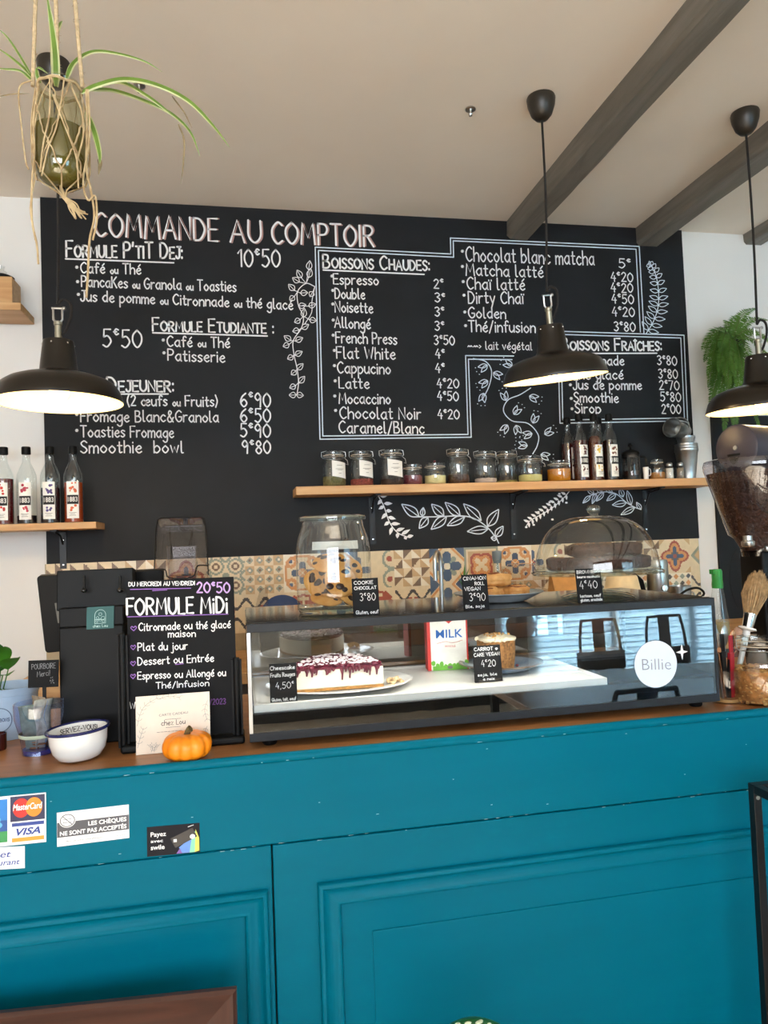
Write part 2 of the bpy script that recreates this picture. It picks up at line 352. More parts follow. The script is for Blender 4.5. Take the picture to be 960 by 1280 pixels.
for i, (a, b, c, d) in enumerate(WIN):
    d = min(d, 2.75); f = MB(); yy = YF - .09; t = .06
    f.box((a, yy, c), (b, yy + .07, c + t)).box((a, yy, d - t), (b, yy + .07, d)).box((a, yy, c), (a + t, yy + .07, d)).box((b - t, yy, c), (b, yy + .07, d))
    for k in (1, 2): x = a + (b - a) * k / 3; f.box((x - t / 2, yy, c), (x + t / 2, yy + .07, d))
    o = structure('window_%d' % (i + 1), f, WFR)
    if i == 1:
        s = MB(); nz = 44
        for k in range(nz):
            z = c + .08 + (d - c - .16) * k / (nz - 1)
            s.box((a - .03, YF + .005, z - .034), (b + .03, YF + .008, z + .034), rot=RX(-.18))
        s.build('blind_slat_panel', mat('pale_blue_blind', 'CFE3EC', .7, trans=.55), o)

# beams across the ceiling
def beam(px_l, px_r, py_low, label):
    a = P(px_l, py_low, YW); b = P(px_r, py_low, YW)
    mb = MB(); n = 26; x0, x1, z0 = a.x, b.x, a.z; vs = []; fs = []
    rnd = random.Random(px_l)
    for i in range(n + 1):
        y = YF + (YW - YF) * i / n
        j = lambda s: rnd.uniform(-s, s)
        vs += [(x0 + j(.004), y, ZC), (x0 + j(.004), y, z0 + .012 + j(.004)), (x0 + .012 + j(.003), y, z0 + j(.004)), (x1 - .012 + j(.005), y, z0 + j(.004)), (x1 + j(.005), y, z0 + .012), (x1, y, ZC)]
    for i in range(n):
        for k in range(5): p = i * 6 + k; fs.append((p, p + 1, p + 7, p + 6))
    fs.append(tuple(range(6))); fs.append(tuple(n * 6 + 5 - k for k in range(6)))
    mb.add(vs, fs); o = mb.build('ceiling_beam', BEAMW, smooth=30); tag(o, label, 'beam', 'beams across the ceiling')
beam(633, 660, 300, 'grey painted ceiling beam between the two black ceiling roses, longest in view')
beam(794, 821, 308, 'grey painted ceiling beam ending above the corner of the blackboard')
beam(930, 954, 305, 'short visible grey beam end above the white wall and fern')

# patterned cement tiles
PAL = [mat('tile_' + n, c, .35, var=.05, scale=40) for n, c in (('cream', 'DDC9A2'), ('tan', 'C6A375'), ('brown', '7A5F45'), ('sage', '8F9480'), ('slate', '46546A'), ('orange', 'CF9055'), ('red', 'A2503A'), ('charcoal', '453F3A'), ('ivory', 'EADFC6'), ('grout', 'A89878'))]
def tilepat(t, u, v):
    if min(u, v, 1 - u, 1 - v) < .012: return 9
    x, y = u * 2 - 1, v * 2 - 1; ax, ay = abs(x), abs(y); r = math.hypot(x, y); th = math.atan2(y, x); c2 = abs(math.cos(2 * th)); s2 = abs(math.sin(2 * th))
    if t == 0:
        d = math.hypot(ax - .5, ay - .5); q = math.hypot(1 - ax, 1 - ay)
        if abs(d - .36) < .06 and r > .25: return 3
        if d < .2 and not d < .09: return 2
        if r < .2: return 3
        return 3 if abs(q - .3) < .06 or abs(math.hypot(ax - 1, ay) - .22) < .06 or abs(math.hypot(ax, ay - 1) - .22) < .06 else 0
    if t == 1:
        i, j = int(u * 4), int(v * 4); lx, ly = abs(u * 4 - i - .5), abs(v * 4 - j - .5); bg = 0 if (i + j) % 2 else 1
        if math.hypot(lx, ly) < .13: return 8 if bg else 2
        return 3 if lx + ly < .36 else bg
    if t == 2:
        d = math.hypot(x + 1, y); a = math.atan2(y, x + 1)
        if d < .75 * abs(math.cos(2 * a)) and d < .7: return 4 if d > .15 else 6
        if abs(math.hypot(x - .9, ay - .55) - .5) < .07: return 3
        return 6 if math.hypot(x - .75, ay - .55) < .15 else 0
    if t == 3:
        fx, fy = (u * 2) % 1 - .5, (v * 2) % 1 - .5; o = int((math.atan2(fy, fx) + PI) / (PI / 4)) % 8
        return [0, 2, 8, 1, 0, 2, 8, 1][o] if (int(u * 2) + int(v * 2)) % 2 else [2, 0, 1, 8, 2, 0, 1, 8][o]
    if t == 4:
        if ax + ay > 1.45: return 4
        if abs(ax + ay - 1.3) < .08: return 5
        if r < .18: return 8
        return 4 if r < .85 * c2 ** .8 else (3 if r < .7 * s2 ** 1.5 else 0)
    if t == 5:
        mx = max(ax, ay)
        if mx > .86: return 3
        if mx > .74: return 0
        q = r - .5 - .2 * s2
        if abs(q) < .07: return 6
        if q > 0: return 1
        return 0 if r < .5 * s2 else (4 if r < .2 else 5)
    if t == 6:
        q = (ax ** 3 + ay ** 3) ** (1 / 3)
        if q > .95: return 8
        if abs(q - .88) < .06: return 5
        if r < .6 * c2 ** .7: return 4 if r > .25 else 5
        return 5 if abs(math.hypot(ax - .6, ay - .6) - .25) < .09 else (4 if math.hypot(ax - .6, ay - .6) < .1 else 0)
    if t == 7:
        q = r - .62 - .24 * c2 ** 1.5 + .1 * s2
        if abs(q) < .07: return 6
        if q > 0: return 1 if ax + ay > 1.6 else 0
        if r < .12: return 6
        return 4 if r < .58 * c2 ** 1.6 else (2 if r < .32 * s2 ** 2 else 5)
    if t == 8:
        d = ax + ay; return 3 if d < .45 else (1 if d < .75 else (3 if d < .95 else 0))
    if t == 9:
        if r < .16: return 8
        if r < .55 and abs(math.sin(4 * th)) > .45: return 6
        if r < .95 and s2 > .8: return 6
        return 6 if abs(r - .8) < .06 else 0
    if t == 10:
        i, j = u * 5, v * 5; lx, ly = abs(i % 1 - .5), abs(j % 1 - .5)
        return [7, 5, 3][(int(i) + 2 * int(j)) % 3] if lx + ly < .42 else 8
    if t == 11:
        fx, fy = (u * 3) % 1, (v * 3) % 1; return (7 if fy < fx else 8) if int(v * 3) % 2 else (2 if fy < 1 - fx else 0)
    if t == 12:
        d = abs(ay - .5 - .25 * math.cos(PI * 2 * x)); return 7 if d < .1 else (6 if r < .45 and s2 > .4 else 0)
    return 0
TS = .168; YT = 3.284; ztop = P(480, 688.5, YT).z; xk = P(492, 690, YT).x
R1 = {-11: 6, -10: 6, -9: 11, -8: 11, -7: 3, -6: 7, -5: 0, -4: 1, -3: 6, -2: 4, -1: 2, 0: 3, 1: 4, 2: 5, 3: 6, 4: 2, 5: 11, 6: 8, 7: 3, 8: 7, 9: 8}
R2 = {-5: 12, -4: 12, -3: 9, -2: 10, -1: 9, 0: 12, 1: 4, 2: 0, 3: 1, 4: 3, 5: 7, 6: 10, 7: 10, 8: 10, 9: 12}
x_l, x_r = P(56, 706, YT).x, P(873, 673, YT).x
tb = MB(); nn = 34
for row, types in ((0, R1), (1, R2)):
    for k in range(-11, 10):
        t = types.get(k, (k * 5 + row * 3) % 12)
        for i in range(nn):
            xa = xk + (k + i / nn) * TS; xb = xa + TS / nn
            if xa < x_l or xb > x_r: continue
            for j in range(nn):
                zb = ztop - (row + j / nn) * TS; za = zb - TS / nn
                tb.add([(xa, YT, za), (xb, YT, za), (xb, YT, zb), (xa, YT, zb)], [(0, 1, 2, 3)], tilepat(t, (i + .5) / nn, 1 - (j + .5) / nn))
tb.box((x_l, YT + .0005, .9), (x_r, YW - .001, ztop), 9)
tag(tb.build('tile_backsplash', PAL, smooth=0), 'strip of patterned cream, orange and blue cement tiles under the blackboard', 'tiles')

# the tall black panel beside the white wall strip
pl = MB().box((P(893, 600, 3.29).x, 3.282, 0), (4.2, YW - .001, P(893, 520, 3.29).z))
pl.build('x', BLACKB)
o = bpy.data.objects['x']; o.name = 'black_panel'; tag(o, 'tall plain matt black panel behind the coffee grinder', 'panel')

# ------------------------------------------------------------------ counter
YC = 1.60; ZT = 1.107
ct = thing('counter', 'teal painted panelled wooden counter carrying the display case', 'counter', (0, YC, 0))
def L(p): return V(p) - V((0, YC, 0))
xl, xr = -1.6, 2.05
zs = P(341, 1057.6, YC).z; xs = P(340, 1060, YC).x
rail = MB().box((xl, 0, zs + .003), (xr, .03, ZT - .008))
b = MB().tube([(xl, .004, ZT - .011), (xr, .004, ZT - .011)], .0105, 12); b.build('rounded_lip', TEAL, ct)
b = MB().box((xl, .008, .0), (xs - .0015, .04, zs - .001)); b.build('front_board', TEAL, ct, bevel=.003)
b = MB().box((xs + .0015, .006, .0), (xr, .04, zs - .001)); b.build('front_board', TEAL, ct, bevel=.003)
b = MB().box((xl, .04, 0), (xr, .06, ZT - .03)).box((xl, .06, 0), (xl + .03, .68, ZT - .05)).box((xr - .03, .06, 0), (xr, .68, ZT - .05)); b.build('carcass', mat('dark_interior', '20201F', .8), ct)
b = MB().box((xl, .012, ZT - .045), (xr, .70, ZT - .007)); b.build('worktop', WORK, ct, bevel=.002)
def molding(x0, x1, z0, z1, y):
    """a mitred picture-frame moulding swept round a rectangle; profile is (distance inwards, height off the board)"""
    pr = [(0, 0), (0, .010), (.004, .014), (.010, .015), (.014, .011), (.017, .008), (.024, .006), (.031, .008), (.036, .013), (.042, .015), (.047, .012), (.050, .005), (.050, 0)]
    vs = []; k = len(pr)
    for d, h in pr:
        vs += [(x0 + d, y - h, z0 + d), (x1 - d, y - h, z0 + d), (x1 - d, y - h, z1 - d), (x0 + d, y - h, z1 - d)]
    fs = [(4 * i + j, 4 * i + (j + 1) % 4, 4 * i + 4 + (j + 1) % 4, 4 * i + 4 + j) for i in range(k - 1) for j in range(4)]
    return MB().add(vs, fs)
pr_l, pt = P(397, 1105, YC).x, P(397, 1105, YC).z
molding(pr_l, 1.62, .16, pt, .006).build('panel_molding', TEAL, ct, smooth=50)
pl_r = P(335, 1113, YC).x
molding(-1.25, pl_r, .16, pt, .008).build('panel_molding', TEAL, ct, smooth=50)
q = P(466, 1165, YC)
MB().box((q.x, .0028, .27), (1.51, .01, q.z)).build('raised_panel', TEAL, ct, bevel=.0015)
# small paint chips along the seams
ch = rail; rc = random.Random(4)
for i in range(46):
    x = rc.uniform(-.45, 1.2); z = zs + rc.choice((-.002, .001, .004)) if i < 24 else (ZT - .016 if i < 34 else rc.uniform(zs + .01, ZT - .03)); wd_ = rc.uniform(.003, .014) if i < 34 else rc.uniform(.002, .007)
    y = -.0006 if z > zs + .002 else .0055
    if i >= 24 and i < 34: y = -.0072
    ch.add([(x, y, z), (x + wd_, y, z + wd_ * .06), (x + wd_ * .9, y, z + .0011), (x + wd_ * .1, y, z + .0014)], [(0, 1, 2, 3)], 1)
rail.build('top_rail', [TEAL, mat('bare_chip', '9FC3CC', .6)], ct, bevel=.004)

# back counter along the wall
ZB = 1.10
yb = 2.68; xbl = P(5, 835, yb).x
bc = thing('back_counter', 'oak topped back counter along the tiled wall', 'counter', (0, yb, 0))
MB().box((xbl, 0, ZB - .04), (2.85, 3.28 - yb, ZB)).build('worktop', OAK, bc, bevel=.003)
MB().box((xbl + .03, .03, 0), (2.82, 3.28 - yb, ZB - .04)).build('carcass', mat('grey_boards', '5A544E', .6, stretch=(1, 1, 6)), bc)
# ------------------------------------------------------------------ the menu blackboard
YB = 3.286
bl, br = P(50, 249, YB).x, P(852, 289, YB).x; bz0 = ztop
bb = MB()
bb.add([(bl, YB, bz0), (P(874, 672, YB).x, YB, bz0), (br, YB, ZC), (bl, YB, ZC), (bl, YW, bz0), (P(874, 672, YB).x, YW, bz0), (br, YW, ZC), (bl, YW, ZC)],
       [(0, 1, 2, 3), (4, 0, 3, 7), (1, 5, 6, 2), (4, 5, 1, 0)])
board = bb.build('menu_blackboard', BLACKB, smooth=0)
tag(board, 'wall-wide black menu board with white handwritten drinks and breakfast prices', 'blackboard')
YP = YB - .0008
def W_(px): return px / ppm(P(480, 450, YP))
def chalk(name, items, w=1.7, m=CHALK, caps=False):
    """items: (text, (x0,y0), (x1,y1), cap) in photo pixels on the board plane"""
    mb = MB()
    for t, a, b, cap in items:
        p0, p1 = P(*a, YP), P(*b, YP); s = 1 / ppm((p0 + p1) / 2)
        pen(mb, t, p0, p1, cap * s, w * s, ZUP, FRONT, 0, caps, .0002)
    return mb.build(name, m, board, smooth=0)
def chalkline(mb, pts, w=1.5, closed=False, m=0):
    ps = [P(x, y, YP) for x, y in pts]
    if closed: ps.append(ps[0])
    for a, b in zip(ps, ps[1:]): mb.ribbon([a, b], W_(w), FRONT, m)
    return mb
title = [('COMMANDE', (118, 295), (272, 301), 29), ('AU', (288, 302), (326, 304), 28), ('COMPTOIR', (340, 304), (467, 308), 27)]
sh = [(t, (a[0] + 2, a[1] + .5), (b[0] + 2, b[1] + .5), c) for t, a, b, c in title]
o = chalk('lettering_shadow', sh, 2.0, CHALKR); o.location.y = .0003; o['label'] = 'rose shadow of the heading'
chalk('title_lettering', title, 2.4)
for t, a, b, c, w in (('Formule P\'tiT Dej:', (83, 321), (228, 323.5), 20, 3.0), ('Formule Etudiante :', (191, 413.5), (342, 417), 16.5, 2.6), ('Dejeuner:', (134, 489.5), (217, 489.5), 18, 2.9),
                    ('Boissons Chaudes:', (404, 334.5), (537, 338.5), 17, 2.7), ('Boissons Fraîches:', (703, 437.5), (827, 438), 15, 2.7)):
    chalk('heading_lettering', [(t, a, b, c)], w * .82, CHALK, True)
for q in ([(82, 323.5), (217, 328.5)], [(191, 416), (334, 420)], [(134, 492.5), (210, 492.5)], [(404, 337.5), (530, 343)], [(703, 442), (821, 441.5)]): chalkline(MB_ := MB(), q, 1.8); MB_.build('underline', CHALK, board, smooth=0)
LINES = [('Café {ou} Thé', (101, 341), (176, 343), 13), ('PancaKes {ou} Granola {ou} Toasties', (102, 358), (295, 364.5), 13.5), ('Jus de pomme {ou} Citronnade {ou} thé glacé', (101, 376), (366, 387), 13),
 ('Café {ou} Thé', (209, 432.5), (287, 435), 13), ('Patisserie', (210, 450.5), (281, 453), 14), ('Pancakes', (100, 506.5), (149, 506.5), 13), ('(2 œufs {ou} Fruits)', (159, 507), (272, 508), 13),
 ('Fromage Blanc&Granola', (101, 527), (273, 527.5), 14), ('Toasties Fromage', (101, 546), (217, 547), 14), ('Smoothie  bowl', (101, 566), (229, 566), 15),
 ('Espresso', (417, 355), (473, 356.5), 13), ('Double', (419, 373), (456, 374), 13), ('Noisette', (419, 390), (466, 391.5), 13.5), ('Allongé', (418.5, 409.5), (463, 411), 13.5), ('French Press', (420, 428.5), (496, 430.5), 14),
 ('Flat White', (421, 448), (494, 449), 14.5), ('Cappucino', (422, 466), (488, 467.5), 14), ('Latte', (424, 485), (461.5, 486), 13.5), ('Mocaccino', (424, 504), (488, 505), 13.5), ('Chocolat Noir', (425, 523), (526, 524), 14.5), ('Caramel/Blanc', (424, 541), (530, 542), 14.5),
 ('Chocolat blanc matcha', (582.7, 326), (742.7, 331.5), 18), ('Matcha latté', (582.7, 344), (679, 347), 15), ('Chaï latté', (584, 361.5), (656, 362.5), 15), ('Dirty Chaï', (585.7, 379), (654, 379.5), 15), ('Golden', (585.7, 397), (632, 398.5), 13.5), ('Thé/infusion', (586, 414.5), (669, 415.5), 14),
 ('Citronnade', (713, 456.5), (780, 456.5), 12), ('Thé glacé', (715, 474), (779, 474), 12), ('Jus de pomme', (716.7, 486.7), (802, 487), 12), ('Smoothie', (717.7, 503), (773, 503), 12.5), ('Sirop', (719, 516), (751, 516.5), 12.5)]
for it in LINES: chalk('menu_lettering', [it], 1.65)
chalk('note_lettering', [('~~> lait végétal  +0\u20ac50', (585, 436.5), (700, 438), 10)], 1.2)
PRICES = [('10\u20ac50', (298, 333), (350, 334), 22, 2.1), ('5\u20ac50', (129, 433.5), (177, 434), 22, 2.0), ('6\u20ac90', (301, 508), (338, 509), 17.5, 1.9), ('6\u20ac50', (301, 527), (338, 528), 17, 1.9), ('5\u20ac90', (301, 546), (338, 546.5), 16.5, 1.9), ('9\u20ac80', (303, 566.5), (338, 567), 16, 1.9)]
for k, (t, x0, x1, y) in enumerate([('2\u20ac', 542.5, 554, 360), ('3\u20ac', 544, 556, 377.5), ('3\u20ac', 544, 555, 395), ('3\u20ac', 544, 555, 413), ('3\u20ac50', 543, 568, 430.5), ('4\u20ac', 544.5, 555.5, 447.5), ('4\u20ac', 544.5, 555.5, 465.5), ('4\u20ac20', 546.5, 573.5, 484.5), ('4\u20ac50', 547, 573, 500.5), ('4\u20ac20', 547.5, 574, 523),
    ('5\u20ac', 774, 788, 334.5), ('4\u20ac20', 764, 791, 351.5), ('4\u20ac20', 764, 791, 365), ('4\u20ac50', 765, 792, 379), ('4\u20ac20', 765.5, 793, 395), ('3\u20ac80', 768, 794, 413.5), ('3\u20ac80', 822, 846, 456), ('3\u20ac80', 823.5, 847, 472.5), ('2\u20ac70', 824.5, 849, 487), ('5\u20ac80', 826, 851, 501.5), ('2\u20ac00', 827.5, 851, 516.5)]):
    PRICES.append((t, (x0, y), (x1, y + .7), 11.4, 1.5))
for t, a, b, c, w in PRICES: chalk('price_lettering', [(t, a, b, c)], w)
# bullets
mb = MB(); s_ = W_(1)
for x, y in ((96, 334), (97, 352), (98, 368), (204, 425), (205, 441), (96, 518), (96, 538), (415, 345), (416, 363), (416, 380), (416.5, 400), (416.5, 419), (418, 438), (418, 457), (419, 476), (418.5, 495), (419.5, 513), (578, 314), (578, 333), (579, 352), (580, 369), (581, 390), (582, 407), (713, 481), (714, 498), (715, 511)):
    for a in (0, 1.05, 2.1):
        dx, dy = 1.5 * math.cos(a), 1.5 * math.sin(a); mb.ribbon([P(x - dx, y - dy, YP), P(x + dx, y + dy, YP)], s_ * 1.3, FRONT)
    mb.build('bullet_dot', CHALK, board, smooth=0); mb = MB()
# double frames round the drinks
mb = MB()
chalkline(mb, [(394, 309), (563.5, 317.5), (563, 297.5), (799, 308), (805, 417)], 1.4)
chalkline(mb, [(398, 313), (567, 321.5), (566.5, 301), (795, 311.5), (800.5, 415)], 1.4)
chalkline(mb, [(394, 309), (400, 549), (589, 546.5), (585.5, 449), (640, 449.5)], 1.4)
chalkline(mb, [(398, 313), (403.5, 545), (585, 543), (582, 444.5), (642, 445)], 1.4)
mb.build('hot_drinks_frame', CHALKB, board, smooth=0)
mb = MB()
chalkline(mb, [(697, 414), (855, 419), (859.5, 526), (700, 529), (697, 414)], 1.4)
chalkline(mb, [(701, 418), (851, 422.5), (855.5, 522.5), (703.5, 525), (701, 418)], 1.4)
mb.build('cold_drinks_frame', CHALKB, board, smooth=0)
# drawn leaves
def leaf(mb, base, tip, wid, fill=False, vein=True, w=1.1):
    bx, by = base; tx, ty = tip; dx, dy = tx - bx, ty - by; l = math.hypot(dx, dy) or 1; nx, ny = -dy / l * wid, dx / l * wid
    out = [(bx, by), (bx + dx * .3 + nx * .9, by + dy * .3 + ny * .9), (bx + dx * .62 + nx * .8, by + dy * .62 + ny * .8), (tx, ty), (bx + dx * .62 - nx * .8, by + dy * .62 - ny * .8), (bx + dx * .3 - nx * .9, by + dy * .3 - ny * .9), (bx, by)]
    ps = [P(x, y, YP) for x, y in out]
    up_ = crom(ps[:4], 4); dn = crom(ps[3:], 4)
    if fill:
        mb.face([p + FRONT * .0002 for p in up_ + dn[1:-1]])
    else:
        mb.ribbon(up_, W_(w), FRONT, 0, False); mb.ribbon(dn, W_(w), FRONT, 0, False)
        if vein: mb.ribbon([ps[0], P(bx + dx * .8, by + dy * .8, YP)], W_(w * .8), FRONT)
def stem(mb, pts, w=1.3): mb.ribbon(crom([P(x, y, YP) for x, y in pts], 6), W_(w), FRONT)
mb = MB(); Z1 = lambda x, y: (320 + x / 3.4286, 280 + y / 3.4286)
vine = [(252, 268), (215, 255), (178, 290), (182, 350), (203, 395), (195, 445), (160, 500), (163, 560), (176, 620), (182, 680), (176, 728)]
stem(mb, [Z1(*q) for q in vine], 1.1); stem(mb, [Z1(*q) for q in ((252, 270), (240, 330), (238, 380), (208, 430))], .9)
for x, y in ((228, 178), (186, 215), (172, 240), (153, 272), (155, 318), (230, 212), (205, 295), (238, 300), (240, 348), (197, 350), (205, 382), (178, 415), (210, 440), (243, 412), (172, 457), (136, 490), (184, 495), (130, 520), (182, 555), (148, 572), (188, 612), (162, 637), (196, 668), (158, 697), (158, 733), (188, 733)):
    cx, cy_ = min(vine, key=lambda q: (q[0] - x) ** 2 + (q[1] - y) ** 2); d = math.hypot(x - cx, y - cy_) or 1
    ux, uy = (x - cx) / d, (y - cy_) / d - .25; leaf(mb, Z1(x - ux * 15, y - uy * 15), Z1(x + ux * 17, y + uy * 17), 3.6, w=.9)
    mb.ribbon([P(*Z1(cx, cy_), YP), P(*Z1(x - ux * 15, y - uy * 15), YP)], W_(.8), FRONT)
mb.build('drawn_vine', CHALK, board, smooth=0)
mb = MB(); Z2 = lambda x, y: (740 + x / 4.267, 300 + y / 4.267)
fs_ = [(288, 500), (325, 440), (350, 370), (356, 300), (348, 220), (330, 160), (308, 128)]
stem(mb, [Z2(*q) for q in fs_], 1.2); cs = crom([V((*q, 0)) for q in fs_], 10); L_ = len(cs)
for i in range(3, L_ - 1, 5):
    p = cs[i]; k = 1 - i / L_; t = (cs[min(i + 1, L_ - 1)] - cs[i - 1]).normalized(); n_ = V((-t.y, t.x, 0))
    for s in (1, -1):
        e = p + n_ * s * (18 + 36 * min(1, k * 1.6)) + t * (8 + 14 * k); leaf(mb, Z2(p.x, p.y), Z2(e.x, e.y), 2.6, vein=False, w=1.0)
leaf(mb, Z2(310, 140), Z2(305, 112), 1.6, vein=False, w=.9)
mb.build('drawn_fern_sprig', CHALKB, board, smooth=0)
mb = MB(); Z3 = lambda x, y: (560 + x / 3, 280 + y / 3)
stem(mb, [Z3(*q) for q in ((95, 505), (140, 515), (163, 550), (155, 605), (128, 660))]); stem(mb, [Z3(*q) for q in ((310, 615), (270, 640), (225, 660), (208, 700), (240, 738), (300, 748), (338, 790), (335, 830), (318, 862))])
for x, y, a in ((132, 538, 2.6), (186, 566, .5), (134, 597, 2.6), (130, 652, 1.8), (212, 645, 4.4), (322, 652, .4), (258, 700, 5.4), (213, 768, 2.2), (260, 772, 1.3), (325, 730, 5.1), (298, 790, 2.9), (378, 780, 5.8), (280, 830, 3.2), (365, 870, .3), (225, 525, 3.6)):
    for da in (-.62, .62):
        b_ = (x - 18 * math.cos(a), y - 18 * math.sin(a)); e = (x + 20 * math.cos(a + da), y + 20 * math.sin(a + da)); leaf(mb, Z3(*b_), Z3(*e), 2.6, vein=False, w=1.15)
    for j in (-1, 0, 1):
        q = Z3(x + 30 * math.cos(a + j * .5), y + 30 * math.sin(a + j * .5)); mb.ribbon([P(*q, YP), P(q[0] + .6, q[1], YP)], W_(1), FRONT)
mb.build('drawn_flower_vine', CHALKB, board, smooth=0)
Z4 = lambda x, y: (360 + x / 3.4286, 520 + y / 3.4286)
mb = MB(); st = [(380, 330), (410, 385), (435, 455), (470, 500), (515, 520)]; stem(mb, [Z4(*q) for q in st], 1.2)
for (x, y), (ex, ey) in (((395, 345), (428, 340)), ((410, 375), (448, 375)), ((412, 385), (388, 400)), ((402, 358), (384, 380)), ((420, 405), (445, 408)), ((424, 415), (400, 442)), ((428, 432), (462, 442)), ((434, 452), (412, 470)), ((440, 462), (482, 462)), ((446, 475), (436, 510)), ((462, 492), (500, 480)), ((470, 500), (468, 525)), ((485, 508), (524, 486)), ((500, 515), (508, 530)), ((510, 518), (538, 512))):
    leaf(mb, Z4(x, y), Z4(ex, ey), 2.3, True)
mb.build('drawn_leaf_sprig', CHALK, board, smooth=0)
mb = MB(); stem(mb, [Z4(*q) for q in ((560, 432), (640, 432), (740, 428), (800, 440), (855, 478), (890, 520), (903, 545))], 1.5)
for a, b_, wd_ in (((562, 432), (487, 378), 6), ((575, 430), (580, 392), 3), ((600, 434), (562, 482), 5), ((668, 428), (615, 378), 5.5), ((680, 430), (613, 486), 5.5), ((738, 428), (673, 370), 5.5), ((758, 432), (682, 470), 5), ((828, 448), (752, 376), 6), ((858, 484), (768, 495), 5), ((855, 474), (903, 400), 6), ((890, 518), (922, 472), 4.5), ((895, 525), (870, 522), 3)):
    leaf(mb, Z4(*a), Z4(*b_), wd_, w=1.4)
mb.build('drawn_leaf_garland', CHALKB, board, smooth=0)
Z5 = lambda x, y: (620 + x / 3.4286, 500 + y / 3.4286)
mb = MB(); stem(mb, [Z5(*q) for q in ((325, 378), (285, 425), (230, 470), (150, 515), (130, 540))], 1.1)
for i in range(11):
    k = i / 10; x, y = 300 - 160 * k, 405 + 118 * k
    for s in (1, -1): leaf(mb, Z5(x, y), Z5(x - 10 + s * 13, y + 7 + s * 17), 1.6, True)
for q in ((270, 402), (228, 438), (180, 480), (134, 520), (128, 545), (160, 535), (240, 512), (300, 440)): mb.ribbon([P(*Z5(*q), YP), P(Z5(*q)[0] + 1, Z5(*q)[1], YP)], W_(2.4), FRONT)
mb.build('drawn_berry_sprig', CHALK, board, smooth=0)
mb = MB(); stem(mb, [Z5(*q) for q in ((400, 412), (450, 395), (510, 400), (560, 440), (600, 462), (622, 468))], 1.2)
for a, b_, wd_ in (((405, 410), (372, 442), 2.6), ((420, 402), (390, 382), 2.8), ((430, 400), (412, 445), 2.6), ((455, 395), (428, 378), 2.6), ((462, 396), (430, 434), 2.8), ((500, 398), (465, 376), 2.6), ((515, 402), (474, 432), 3.2), ((545, 415), (530, 378), 3.2), ((560, 440), (498, 450), 4), ((580, 450), (562, 388), 3.4), ((595, 460), (535, 492), 3.6), ((622, 470), (602, 438), 2.6)):
    leaf(mb, Z5(*a), Z5(*b_), wd_, w=1.1)
mb.build('drawn_leaf_branch', CHALKB, board, smooth=0)
# ------------------------------------------------------------------ wall shelves
YS = 3.09
def shelf(name, label, x0, x1, zt, thick, brackets, yf=YS):
    t = thing(name, label, 'shelf', (x0, yf, zt))
    MB().box((0, 0, -thick), (x1 - x0, YB - yf - .001, 0)).build('board', OAK, t, bevel=.002)
    for bx, h, bd in brackets:
        w = .013; m = MB(); x = bx - x0; d = YB - yf
        m.box((x - w, d - .006, -thick - h), (x + w, d - .001, -thick)).box((x - w, .03, -thick - .006), (x + w, d - .001, -thick - .0005))
        m.tube([(x, d - .008, -thick - h * .35), (x, d - .05, -thick - .02), (x, .05, -thick - .008)], .004, 8)
        b = m.build('bracket', BLKM, t)
        s = MB()
        for zz in (.25, .9): s.lathe([(0, .003), (.004, .002), (.0045, 0)], 8, 0, (x, d - .006, -thick - h * zz), M=RX(PI / 2))
        s.build('screw', CHROME, b)
    return t
pL, pR = P(370, 609, YS), P(900, 596, YS)
ZS = (pL.z + pR.z) / 2
shelf('wall_shelf', 'long oak shelf under the menu holding glass jars and syrup bottles', pL.x, pR.x, ZS, .036, [(P(465, 640, YB).x, .22, 1), (P(641, 640, YB).x, .22, 1), (P(806, 640, YB).x, .22, 1)])
ZL = P(120, 652, YS).z
shelf('wall_shelf', 'short oak shelf holding four syrup bottles at the blackboard edge', -1.75, P(120, 652, YS).x, ZL, .027, [(P(79, 680, YB).x, .16, 1)])
uz = P(20, 378, YS).z
shelf('wall_shelf', 'upper oak shelf end carrying a small wooden box', -1.75, P(26, 386, YS).x, uz, .03, [])

